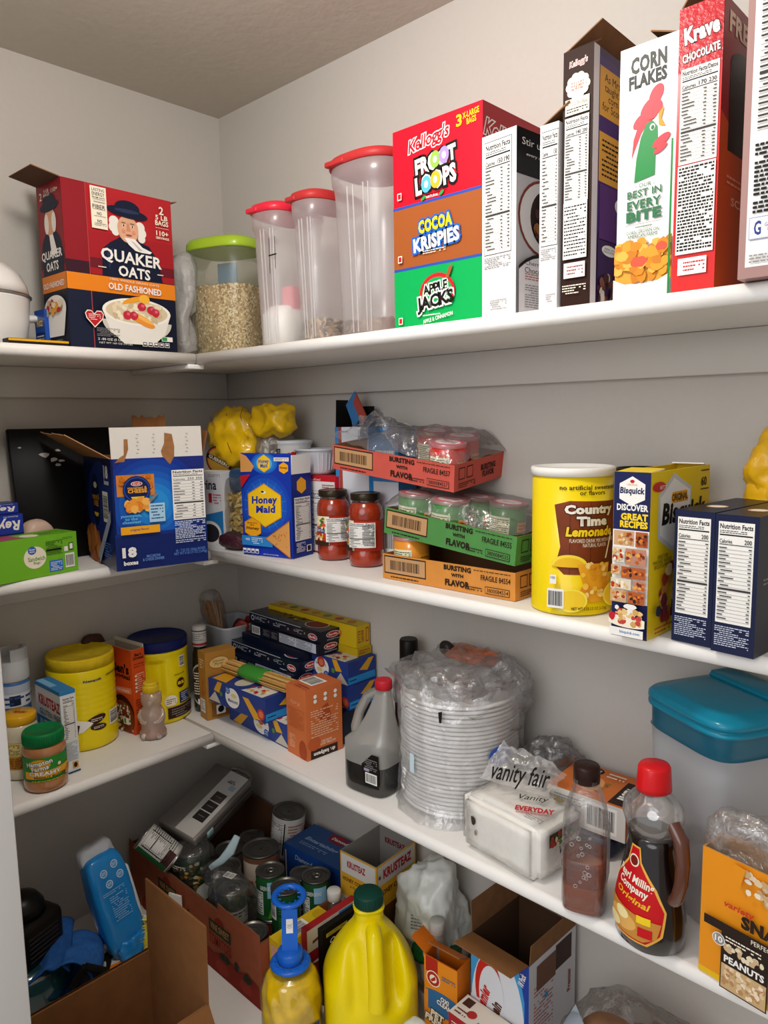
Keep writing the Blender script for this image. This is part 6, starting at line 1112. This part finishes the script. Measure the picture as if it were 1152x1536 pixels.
# ---- cans
def can_mesh(r, h, lid='ring'):
    mb = MB(); mb.lathe([(r*.97,h-.001),(r,h+.0005),(r,h+.002),(r*.965,h+.0022),(r*.93,h-.0022),(r*.8,h-.002),(r*.77,h-.0012),(r*.74,h-.002),(r*.5,h-.0018),(r*.48,h-.0012),(r*.45,h-.0018),(.002,h-.0018)], mt('#7f7c77',.32,.9), 44, cap=False); return mb
def food_can(x, y, z, r, h, lab, col='#1f4a26', band=None, tab=False, rot=None, a=-50, group=None, lidc=None):
    t = empty('food_can', (x,y,z), 0, lab, 'can', group, rot)
    mb = MB(); mb.lathe([(r*.955,0),(r,.0006),(r,.003),(r*.975,.004)], STEEL, 44); mb.lathe([(r*.975,.004),(r*.985,.006),(r*.985,h-.006),(r*.975,h-.004)], mt(col,.35,coat=.2), 44, cap=False)
    mb.lathe([(r*.975,h-.004),(r,h-.003),(r,h)], mt('#9a9690',.3,.9), 44, cap=False)
    c = Canvas(mb, w=2*PI*r, h=h-.012, cyl=dict(r=r*.985,a=R(a),z0=.006))
    if band: band(c)
    mb.build('can_body', t); can_mesh(r, h-.001).build('can_lid', t)
    if tab:
        mb = MB(); P = [(.0,-.002,h+.0005),(r*.25,.0,h+.001),(r*.55,.002,h+.001)]; mb.tube([(r*.1+r*.2*math.cos(k*PI/5), r*.2*math.sin(k*PI/5), h+.0012) for k in range(11)], .0014, STEEL, 6); mb.rbox((-r*.35,-r*.12,h-.0005),(-.002,r*.12,h+.0015), STEEL, .0006, 1); mb.build('pull_tab', t)
    return t
def bd_green(c): c.rect(.0,0,1,.1,mt('#2f6a34')); c.rect(.3,.12,.45,.7,mt('#dfe0d6')); c.lines(.31,.14,.44,.68,9,BLACK); c.rect(.5,.55,.64,.95,mt('#8fc0dc')); c.poly([(.5,.05),(.56,.5),(.6,.55),(.58,.05)], mt('#5fa03a')); c.poly([(.58,.05),(.63,.45),(.66,.4),(.64,.05)], mt('#78b84a')); c.text('GREEN BEANS',.5,.8,.16,.1,WHITE,bold=.02)
def bd_green2(c): c.rect(.32,.4,.42,.92,mt('#dfe0d6')); c.bars(.33,.42,.41,.9,vert=True,n=12); c.lines(.45,.2,.68,.75,9,mt('#4f8a52')); c.rect(.0,0,1,.06,mt('#123a1a'))
def bd_white(c): c.rect(0,0,1,1,mt('#d5d0c6')); c.facts(.33,.1,.52,.92,('60',),12,frame=True); c.lines(.56,.3,.72,.9,8,mt('#a86a5a')); c.rect(0,0,1,.03,GREYT)
def bd_grn_lab(c): c.rect(0,0,1,1,mt('#d5d2cb')); c.rect(.62,0,.8,1,mt('#1f6a38')); c.rect(.45,.75,.62,1,mt('#4a2a28')); c.lines(.3,.08,.6,.9,12,BLACK,hh=.35); c.facts(.4,.05,.58,.7,('90',),9)
def bd_veg(c): c.pile(.35,.1,.62,.9,90,.022,[mt('#3c5a2c'),mt('#8a6a2c'),mt('#c9c29a'),mt('#5f3a22'),mt('#d9a53a'),mt('#2a3f22')],3); c.ell(.62,.25,.06,.2,mt('#d9dccf')); c.lines(.36,.82,.5,.92,2,WHITE)
def bd_tuna(c): c.rect(.25,.1,.75,.6,mt('#c5c0b4')); c.lines(.27,.14,.73,.56,5,BLACK)
ZB = Z4+.0026
low = [(.503,-.257),(.431,-.245),(.524,-.188),(.402,-.332),(.33,-.30),(.228,-.327),(.225,-.21),(.455,-.172)]
LH = .073; l0 = food_can(.343,-.205, ZB, .046, .073, 'can in the hidden lower layer of the tomato box', '#5a3a2a', group='lower layer of cans')
first_low = food_can(low[0][0],low[0][1],ZB,.0335,LH,'short can under the upper cans in the tomato box','#7a2c22',bd_tuna,group='short cans under the upper ones')
for x, y in low[1:]: dup(first_low, (x,y,ZB))
ZU = ZB+LH+.0012
food_can(.503,-.257,ZU,.0338,.107,'dark green can with a plain ringed lid, beside the blue-handled oil bottle','#17502a',bd_green2)
food_can(.431,-.245,ZU,.0335,.110,'green bean can with a ring-pull lid in the middle of the tomato box','#1f5a2c',bd_green,tab=True)
food_can(.524,-.185,ZU,.0335,.108,'ring-pull can in front of the navy storage box, right end of the tomato box','#22502c',bd_green,tab=True)
food_can(.343,-.205,ZU,.0455,.110,'widest can, brown label and ringed lid, in the middle of the tomato box','#6f4a36',lambda c:(c.rect(.35,.1,.6,.9,mt('#c9b7a4')),c.pile(.36,.1,.6,.5,20,.02,[mt('#b8562c'),mt('#d9a56a')],3)))
food_can(.402,-.332,ZU,.0345,.098,'can under clear film with a barcode sticker on its lid','#3a4434',bd_tuna)
food_can(.328,-.293,ZU,.033,.100,'small can just behind the film-wrapped can with the barcode','#6c675f',bd_tuna)
food_can(.231,-.325,ZU,.0395,.118,'can with a mixed vegetable picture under clear film, left end of the tomato box','#243a24',bd_veg)
food_can(.235,-.222,ZU,.036,.072,'grey can tucked under the right side of the art set','#4a4640')
food_can(.456,-.168,ZU,.0315,.075,'low dark can behind the ring-pull green bean can','#33302c')
food_can(.485,-.338,ZB,.035,.106,'low can with a ringed silver lid at the front right corner of the tomato box','#8f2f26',bd_tuna)
food_can(.29,-.075,ZB,.036,.09,'hidden can carrying the leaning white can','#8a8378')
food_can(.283,-.082,ZB+.093,.043,.118,'leaning white-labelled can at the back of the tomato box','#d5d0c6',bd_white,rot=(R(-3),R(6),0),a=-62)
_d = Vector((.50,.42,-.55)).normalized(); _c = Vector((.180,-.385,.628)) - _d*.05; _l = _d.to_track_quat('Z','Y').inverted() @ (Vector((1.74,-1.22,1.65))-_c); _a = math.degrees(math.atan2(_l.y,_l.x)); food_can(_c.x,_c.y,_c.z,.0345,.098,'white and green labelled can lying tilted at the left end of the tomato box','#d5d0c6',bd_grn_lab,rot=_d.to_track_quat('Z','Y').to_euler(),a=_a)
o = food_can(.215,-.14,ZU,.033,.06,'small squat jar-like can behind the art set corner','#3f4a2c',lambda c:c.pile(.3,.1,.7,.9,30,.03,[mt('#8a3a22'),mt('#c9b46a')],3))
# film and twist over the wrapped cans
FC = clear('#eef1f1', .05, .3, .08, .9, 45)
mb = MB(); v, f_ = crumple((0,0,0), (.046,.046,.066), .008, 31, n=4, p=5, freq=16); mb.add(v, f_, FC, True); o = tag(mb.build('shrink_film', None, (.231,-.325,ZU+.065)), 'clear shrink film around the vegetable can', 'wrapper')
mb = MB(); v, f_ = crumple((0,0,0), (.044,.044,.058), .008, 33, n=4, p=5, freq=16); mb.add(v, f_, FC, True); o = tag(mb.build('shrink_film', None, (.402,-.332,ZU+.056)), 'clear shrink film around the can with the barcode sticker', 'wrapper')
mb = MB(); c = Canvas(mb, (-.026,-.006,.0585), (.95,.3,0), (-.3,.95,0), .026, .02); c.bars(0,0,1,1,n=14); mb.build('barcode_sticker', o)
mb = MB(); v, f_ = crumple((-.075,.01,.035), (.035,.03,.022), .014, 35, n=4, freq=22); mb.add(v, f_, FC, True); mb.tube([(-.085,-.0,.05),(-.06,.015,.072),(-.045,.03,.095),(-.035,.045,.13)], [.007,.009,.012,.008], mt('#b9d0d6',.25,coat=.5), 8, sq=.35); mb.build('film_twist', o)
# ---- silver art set case
def frame(O, Vv, Uv):
    V_ = Vector(Vv).normalized(); U_ = Vector(Uv); U_ = (U_-V_*V_.dot(U_)).normalized(); W_ = U_.cross(V_); return Matrix(((U_.x,V_.x,W_.x,O[0]),(U_.y,V_.y,W_.y,O[1]),(U_.z,V_.z,W_.z,O[2]),(0,0,0,1)))
M = frame((.118,-.352,.662), (-.045,.205,.062), (.12,.03,-.028)); AS = mt('#8d8680',.35,.35); AW = mt('#c9c5bf',.35)
ar = empty('art_set_case', (0,0,0), 0, 'silver grey art set case with a handle, lying tilted on the cans', 'case'); ar.matrix_world = M
mb = MB(); mb.rbox((0,0,-.024),(.122,.222,0), AS, .006, 3); c = Canvas(mb, (0,0,0), (1,0,0), (0,1,0), .122, .222, base=2); c.rect(.44,.02,.93,.98,AW)
for k in range(3): c.rect(.56,.22+k*.15,.84,.355+k*.15,mt(['#2c2826','#332e2b','#4a3f3a'][k])); c.lines(.62,.28+k*.15,.78,.3+k*.15,1,GREYT)
c.text('ART SET',.64,.83,.26,.025,BLACK,rot=90) if False else None; c.text('INC FRAMED\nART SET',.68,.84,.2,.05,BLACK,bold=.02,rot=180); c.rect(.72,.73,.86,.8,mt('#9ab0b8')); mb.build('case_lid', ar)
mb = MB(); mb.rbox((.002,.002,-.052),(.124,.220,-.0255), mt('#57524d',.35,.3), .006, 3); mb.build('case_base', ar)
mb = MB(); mb.tube([(.03,.222,-.026),(.034,.243,-.026),(.05,.25,-.026),(.085,.25,-.026),(.1,.243,-.026),(.104,.222,-.026)], .006, AS, 10); mb.build('handle', ar)
mb = MB(); mb.rbox((.1225,.04,-.034),(.1265,.062,-.014), mt('#9fc4c6',.4), .001, 1); mb.build('latch', ar)
# ---- navy storage bag box with red badge
b = Box('storage_box', 'dark blue carton of storage bags with a red diamond logo behind the cans', 'box', (.345,-.135,.489), R(4), .20, .108, .107, mt('#1f4a94',.35), mats={1: mt('#2a4f86',.35)})
f = b.face('top'); f.poly([(.35,.95),(.55,1),(.75,.9),(.6,.65),(.4,.7)], mt('#8c2430')); f.text('Diamond',.55,.82,.25,.1,WHITE,bold=.02,shear=.2); f.text('Entertaining',.42,.45,.55,.16,mt('#9fb6d8'),bold=.03,shear=.25); f.lines(.15,.2,.6,.32,2,mt('#8fa6cc')); f = b.face('front'); f.rect(.02,.1,.04,.85,WHITE); f.rect(.2,.3,.28,.55,WHITE); f.rect(.32,.28,.4,.53,WHITE); f.text('Diamond',.35,.78,.3,.12,mt('#c5d3ea'),shear=.2); f.rect(.75,.1,.95,.4,mt('#8c2430')); b.done()
b = Box('can_support', 'brown carton hidden under the dark blue storage bag box', 'box', (.36,-.13,ZB), 0, .13, .08, .0605, KRAFT); b.done()
# ---- cornbread mix box
b = Box('cornbread_box', 'open yellow and white honey cornbread mix box behind the green-capped jug', 'box', (.592,-.170,Z4), R(3), .108, .135, .268, mt('#d9a52a',.4), open_top=True, inner=mt('#8f8a84',.6))
for nm_, big in (('front', 0), ('right', 1)):
    f = b.face(nm_); f.rect(.03,.82,.97,.985,mt('#d5d2cc') if not big else mt('#c4c0ba')); f.rect(0,.62,1,.82,mt('#d9a52a')); f.rect(0,.0,1,.62,mt('#c9c0ae') if not big else mt('#6a4a22'))
    if not big: f.text('KRUSTEAZ',.45,.91,.5,.06,mt('#a82430'),bold=.04); f.text('HONEY CORNBREAD',.5,.77,.86,.035,mt('#5a2c1c'),bold=.03); f.text('& MUFFIN MIX',.5,.72,.45,.02,mt('#5a2c1c')); f.lines(.1,.35,.95,.6,10,mt('#6a5040'))
    else: f.text('KRUSTEAZ',.52,.905,.72,.085,mt('#a82430'),bold=.05); f.text('HONEY CORNBREAD',.52,.75,.9,.045,mt('#5a2c1c'),bold=.03); f.text('6',.07,.9,.06,.04,mt('#5a2c1c'),bold=.04)
o = b.done(); mb = MB(); c = Canvas(mb, (.004,.1322,.2), (1,0,0), (0,0,1), .1, .065); c.text('KRUSTEAZ',.45,.6,.6,.22,mt('#7c1c28'),bold=.04); mb.build('inner_print', o)
# ---- yellow carton with barcode, cream and red cartons, black carton, small bottle
b = Box('small_carton', 'small yellow carton with a barcode on top, beside the tomato box', 'box', (.5815,-.365,Z4), R(0), .046, .135, .160, mt('#dcb91e',.4)); f = b.face('top'); f.bars(.12,.2,.88,.62,n=20); f.circ(.5,.88,.016,mt('#c9a21a')); f = b.face('front'); f.rect(.1,.75,.7,.92,mt('#e0a890')); f.lines(.15,.3,.85,.7,10,mt('#a88a14')); b.done()
b = Box('slim_carton', 'cream and red carton with a blue stripe and spoon picture, left of the yellow jug', 'box', (.647,-.318,Z4), R(90), .145, .018, .178, mt('#a8242a',.4)); f = b.face('front'); f.rect(0,.72,1,1,mt('#d9cfc0')); f.poly([(.1,.8),(.5,.86),(.55,.9),(.1,.84)], mt('#7a3a22')); f.ell(.6,.9,.09,.03,mt('#b8503a')); f.rect(.62,.93,1,.985,mt('#2f86c9')); f.rect(0,.55,1,.58,CREAM); b.done()
b = Box('black_carton', 'narrow black carton with yellow lettering between the oil bottle and the yellow jug', 'box', (.6635,-.29,Z4), R(90), .10, .0145, .172, BLACK); f = b.face('front'); f.rect(.1,.88,.7,.93,mt('#c9b42c')); f.text('GLUTEN FREE',.4,.905,.5,.03,BLACK); f.text('Quick',.45,.8,.5,.08,CREAM,shear=.3,bold=.03); b.done()
t = empty('shaker_bottle', (.605,-.203,Z4+.0002), 0, 'small clear bottle with a white cap in front of the cornbread box', 'bottle'); lathe_obj('bottle_body', t, [(.016,0),(.0175,.003),(.0175,.14),(.013,.165),(.0115,.175)], clear('#d9d2c8', .2, .45, .08), 32); lathe_obj('bottle_contents', t, [(.014,.003),(.015,.006),(.015,.1),(.003,.102)], mt('#6a4a34',.7), 24); lathe_obj('cap', t, [(.0145,.173),(.0155,.174),(.0155,.193),(.014,.195),(.002,.1952)], mt('#d3d0cb',.35), 32)
# ---- cooking oil with blue carrier
ol = empty('cooking_oil_bottle', (.682,-.390,Z4+.0002), R(-42), 'clear bottle of golden cooking oil with a bright blue carrying strap', 'bottle'); ol.scale = (1.1,1.1,1.)
def twist(mb, A, n, z0, z1):
    for i, (x, y, z) in enumerate(mb.v):
        if z0 < z < z1:
            a_ = math.atan2(y, x); k_ = math.sin((z-z0)/(z1-z0)*PI); f_ = 1+A*k_*math.sin(n*a_+z*70); mb.v[i] = (x*f_, y*f_, z)
mb = MB(); prof = [(.045,0),(.052,.006)]+[(.054-(.0 if z < .12 else (z-.12)*.28 if z < .15 else .0084+(z-.15)*1.35), z) for z in [.01+.005*k for k in range(33)]]+[(.018,.178),(.0165,.185)]
mb.lathe(prof, clear('#f4e8b0', .01, .2, .05, tint='#fffbe8'), 72, cap=False); twist(mb, .035, 9, .02, .165); mb.build('bottle_body', ol)
mb = MB(); prof = [(.042,.002),(.05,.007)]+[((.0515-(.0 if z < .12 else (z-.12)*.28 if z < .15 else .0084+(z-.15)*1.35)), z) for z in [.012+.005*k for k in range(30)]]; mb.lathe(prof, mt('#e6c010',.15,coat=.6,var=.35,bscale=24), 72); twist(mb, .035, 9, .02, .165); mb.build('golden_oil', ol)
BLU2 = mt('#1560c4',.35,coat=.3); mb = MB(); mb.lathe([(.021,.176),(.0225,.178),(.0225,.196),(.021,.1985),(.003,.199)], BLU2, 40); mb.build('cap', ol)
mb = MB(); mb.lathe([(.023,.168),(.034,.169),(.0365,.172),(.034,.176),(.023,.177)], BLU2, 48, cap=False)
for k in range(14): a_ = 2*PI*k/14; mb.rbox((.029*math.cos(a_)-.002,.029*math.sin(a_)-.002,.174),(.029*math.cos(a_)+.002,.029*math.sin(a_)+.002,.178), BLU2, .0006, 1)
mb.build('collar', ol)
M = Matrix.Translation((0,0,.199)) @ Matrix.Rotation(R(-14), 4, 'Y'); mb = MB(); mb.quadbox((-.003,-.014,-.012), (.006,0,0), (0,.028,0), (0,0,.085), BLU2); c = Canvas(mb, (.0032,-.006,.03), (0,1,0), (0,0,1), .012, .026); c.rect(0,0,1,1,WHITE); c.text('OIL',.5,.5,.7,.3,GREYT,rot=90)
mb.v = [tuple(M @ Vector(v)) for v in mb.v]; mb.build('carrying_strap', ol)
M = Matrix.Translation((-.022,0,.294)) @ Matrix.Rotation(R(6), 4, 'Y'); mb = MB(); mb.lathe([(.021,-.003),(.029,-.004),(.032,0),(.029,.004),(.021,.003),(.021,-.003)], BLU2, 44, cap=False)
for k in range(10): a_ = 2*PI*k/10; mb.tube([(.022*math.cos(a_),.022*math.sin(a_),0),(.016*math.cos(a_+.15),.016*math.sin(a_+.15),0)], .0018, BLU2, 4)
mb.v = [tuple(M @ Vector(v)) for v in mb.v]; mb.build('grip_ring', ol)
mb = MB(); c = Canvas(mb, w=.2, h=.06, cyl=dict(r=.0555,a=R(0),z0=.01)); c.rect(.3,0,.8,1,mt('#1d3a86')); mb.build('label', ol)
# ---- big yellow jug
YJ = mt('#ecd400', .33, coat=.25); jy = empty('yellow_jug', (.768,-.257,Z4+.0002), R(-38), 'large bright yellow plastic jug with moulded handle and dark green cap', 'jug')
mb = MB(); N_ = 120; zs = [0,.004,.012]+[.02+.005*k for k in range(49)]; prof = []
def jr(z):
    if z < .004: return .078
    if z < .012: return .088
    if z < .115: return .094
    if z < .225: t_ = (z-.115)/.11; return .094-.058*(t_**1.55)
    if z < .24: return .036-(z-.225)*.5
    return .0285
for z in zs: prof.append((jr(z), z))
prof += [(.031,.262),(.031,.265),(.024,.267),(.022,.275)]; mb.lathe(prof, YJ, N_, sx=.88, sy=1., p=2.9)
def sm(a, b, x): t_ = max(0, min(1, (x-a)/(b-a))); return t_*t_*(3-2*t_)
for i, (x, y, z) in enumerate(mb.v):
    # pinch either side of the handle on the +x face
    if x > 0 and .06 < z < .23:
        g = math.exp(-((y-.040)/.017)**2) + .45*math.exp(-((y+.036)/.016)**2); d_ = .036*g*sm(.075,.125,z)*(1-sm(.19,.228,z)); x2 = x-d_*min(1, x/.04); mb.v[i] = (x2, y, z)
mb.build('jug_body', jy)
mb = MB(); P = [(.022,.004,.228),(.034,.004,.232),(.05,.004,.222),(.062,.004,.195),(.072,.004,.165),(.078,.004,.135),(.078,.004,.105)]; mb.tube(P, [.013,.0155,.0165,.0165,.0165,.017,.019], YJ, 20); mb.build('handle', jy)
mb = MB(); GC = mt('#0e3f33',.45); mb.lathe([(.0265,.266),(.0285,.268),(.0285,.289),(.026,.292),(.003,.292)], GC, 60)
for k in range(40): a_ = 2*PI*k/40; mb.tube([(.0287*math.cos(a_),.0287*math.sin(a_),.269),(.0287*math.cos(a_),.0287*math.sin(a_),.288)], .0008, GC, 4)
mb.build('cap', jy)
# ---- white frozen-style bag, odds and ends on the right
wb = bag('food_bag', (.788,-.080,Z4+.14), (.070,.064,.142), .040, mt('#d9dbd4',.3,bump=.5,bscale=30,coat=.3), 151, n=5, p=3, zmin=-.1395, freq=9); tag(wb, 'crumpled white food bag with green printing behind the yellow jug', 'bag')
mb = MB(); v, f_ = crumple((.03,-.03,-.03), (.05,.042,.03), .02, 153, n=4, freq=18); mb.add(v, f_, mt('#1f5a2c',.3,bump=.5,bscale=50), True); mb.build('green_seam', wb)
mb = MB(); c = Canvas(mb, (-.015,-.074,.0), (.9,.43,0), (-.15,.25,.95), .095, .1, base=10); c.lines(.1,.1,.9,.8,11,mt('#6a6a62'),dens=.8); c.ell(.4,.62,.12,.11,mt('#8aa03a')); c.ell(.4,.62,.09,.08,mt('#d9dbd4')); c.text('OLIVE',.2,.75,.3,.1,mt('#3a7a3c'),rot=75); c.rect(.6,.85,.7,.9,BLACK); mb.build('bag_print', wb)
t = empty('white_cap_bottle', (.853,-.147,Z4+.0002), 0, 'slim pale bottle with a white cap wedged beside the orange baking soda box', 'bottle'); lathe_obj('bottle_body', t, [(.019,0),(.021,.004),(.021,.16),(.014,.185),(.012,.19)], mt('#8a8478',.3,coat=.4), 32); lathe_obj('cap', t, [(.015,.188),(.016,.189),(.016,.21),(.0145,.213),(.002,.2132)], mt('#b9b6ae',.4), 30)
b = Box('baking_soda_box', 'orange baking soda carpet freshener box with a round red emblem', 'box', (.866,-.203,Z4), R(4), .078, .045, .178, mt('#e07a16',.4), open_top=True, inner=mt('#c9660f',.6))
f = b.face('front'); f.rect(0,.05,1,1,mt('#e58a1c')); f.rect(.05,.82,.42,1,mt('#b0281c')); f.circ(.28,.76,.0165,CREAM); f.circ(.28,.76,.0145,mt('#b0281c')); f.circ(.28,.76,.0085,CREAM); f.poly([(.2,.74),(.34,.8),(.36,.76),(.24,.72)], mt('#b0281c')); f.ell(.55,.5,.75,.14,mt('#2f6a9c')); f.rect(0,.36,.12,.6,mt('#e58a1c')); f.text('OXI\nCLEAN',.62,.54,.44,.12,WHITE,bold=.05,stroke=[(BLACK,.06)],rot=-8); f.text('PET\nFRESH',.38,.3,.66,.17,CREAM,bold=.06,stroke=[(BLACK,.08)],rot=-10); f.lines(.55,.8,.95,.86,2,mt('#3a6a86'))
b.flap('left', .04, 60, mt('#c9660f',.5), mt('#c9660f',.6)).flap('back', .04, -60, mt('#d9741a',.5), KIN); b.done()
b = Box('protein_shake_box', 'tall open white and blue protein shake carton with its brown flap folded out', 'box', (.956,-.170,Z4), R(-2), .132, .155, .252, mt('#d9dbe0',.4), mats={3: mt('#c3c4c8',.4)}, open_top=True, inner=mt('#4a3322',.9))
f = b.face('front'); f.rect(0,0,1,1,mt('#3f9ad0')); f.ell(.47,.45,.46,.52,mt('#e0e2e6')); f.rect(.0,.0,.93,.5,mt('#e0e2e6')); f.rect(.93,0,1,1,mt('#1d3f9c')); f.poly([(.8,1),(1,1),(1,.6),(.93,.7)], mt('#1d3f9c')); f.ell(.32,.62,.24,.26,mt('#c8281c')); f.ell(.37,.58,.22,.24,mt('#e0e2e6')); f.rect(.1,.2,.6,.5,mt('#e0e2e6')); f.text('Premier',.22,.52,.48,.09,mt('#c8281c'),bold=.05,rot=75,shear=.2); f.text('Protein',.42,.45,.45,.09,mt('#5a2c1c'),bold=.05,rot=75); f.text('18 Pack',.89,.87,.2,.05,WHITE,bold=.03,rot=75); f.text('25',.7,.45,.1,.035,BLACK,rot=80); f.text('1g',.7,.33,.08,.03,BLACK,rot=80); f.circ(.15,.92,.006,mt('#2f6a9c')); f.circ(.38,.88,.005,mt('#2f6a9c'))
f = b.face('right'); f.lines(.1,.2,.5,.8,20,mt('#a8605a'),dens=.7); f.rect(.15,.75,.55,.95,mt('#6a4a3a')); f.rect(.55,.78,.9,.98,mt('#3a2620')); f.text('Premier\nProtein',.8,.6,.2,.3,mt('#8a3a34'),bold=.03,rot=90) if False else f.text('Premier',.85,.6,.3,.05,mt('#8a3a34'),rot=90,bold=.03); f.circ(.35,.66,.006,mt('#3f8ac0')); f.rect(.0,.0,.35,.12,mt('#2d4f9c'))
b.flap('front', .054, 82, CB, CB).flap('left', .06, 3, KRAFTD, KRAFTD).flap('right', .04, 4, KRAFTD, KRAFTD); b.done()
b = Box('cookie_carton', 'low red and cream carton with a blue stripe at the bottom edge of the view', 'box', (.950,-.232,Z4), R(-2), .125, .057, .122, mt('#a8242c',.4), mats={1: mt('#ded5c6',.4)}); f = b.face('top'); f.rect(.45,.05,1,.3,mt('#2f86c9')); f.ell(.3,.4,.08,.16,mt('#b0302c')); f.rect(.05,.55,.2,.9,mt('#4a2a20')); f.lines(.05,.1,.25,.4,2,mt('#6a3a2c')); f = b.face('front'); f.rect(.05,.2,.5,.75,mt('#d9cfc0')); f.rect(.08,.25,.45,.6,mt('#4a2a20')); f.lines(.06,.8,.5,.9,2,CREAM); b.done()
o = bag('produce_pouch', (.925,-.295,Z4+.066), (.032,.025,.065), .01, mt('#d6dcd0',.3,bump=.3,bscale=40,coat=.3), 161, n=4, zmin=-.065); tag(o, 'small white pouch with green and red lettering in front of the red and cream carton', 'pouch')
mb = MB(); c = Canvas(mb, (-.0,-.03,.0), (.75,.66,0), (0,0,1), .04, .06, base=12); c.ell(.5,.6,.4,.25,mt('#6fae2c')); c.text('fresh',.5,.6,.6,.2,mt('#c8281c'),bold=.03,rot=15); mb.build('print', o)
# potatoes in a clear bag
pt = None; q = random.Random(12); PM = mt('#a06a3e',.75,var=.25,bscale=25,bump=.4)
PP = [(1.22,-.14,.05),(1.30,-.12,.05),(1.25,-.21,.05),(1.33,-.19,.05),(1.23,-.15,.125),(1.31,-.14,.13),(1.27,-.2,.125),(1.23,-.16,.20),(1.30,-.15,.205),(1.26,-.215,.19),(1.33,-.21,.15),(1.20,-.2,.13)]
for i, (x, y, z) in enumerate(PP):
    if pt is None: mb = MB(); v, f_ = crumple((0,0,0), (.047,.038,.036), .008, 17, n=4, p=2.1, freq=9, sharp=False); mb.add(v, f_, PM, True); pt = tag(mb.build('potato', None, (x,y,Z4+z-.008)), 'brown potato in the clear bag at the bottom right', 'potato', 'potatoes in the clear bag')
    else: dup(pt, (x,y,Z4+z-.008), rot=(q.uniform(-.4,.4),q.uniform(-.4,.4),q.uniform(0,3)))
o = bag('potato_bag', (1.275,-.165,Z4+.128), (.118,.112,.127), .018, clear('#d8d2cc', .04, .15, .12, .8, 30), 171, n=5, p=3, zmin=-.127); tag(o, 'clear plastic bag of brown potatoes at the bottom right', 'bag')
mb = MB(); mb.add([(-.125,-.05,.03),(-.09,-.085,.0),(-.04,-.06,.105),(-.09,-.02,.115)], [(0,1,2,3)], mt('#a9b6c2',.5)); mb.build('paper_flap', o)
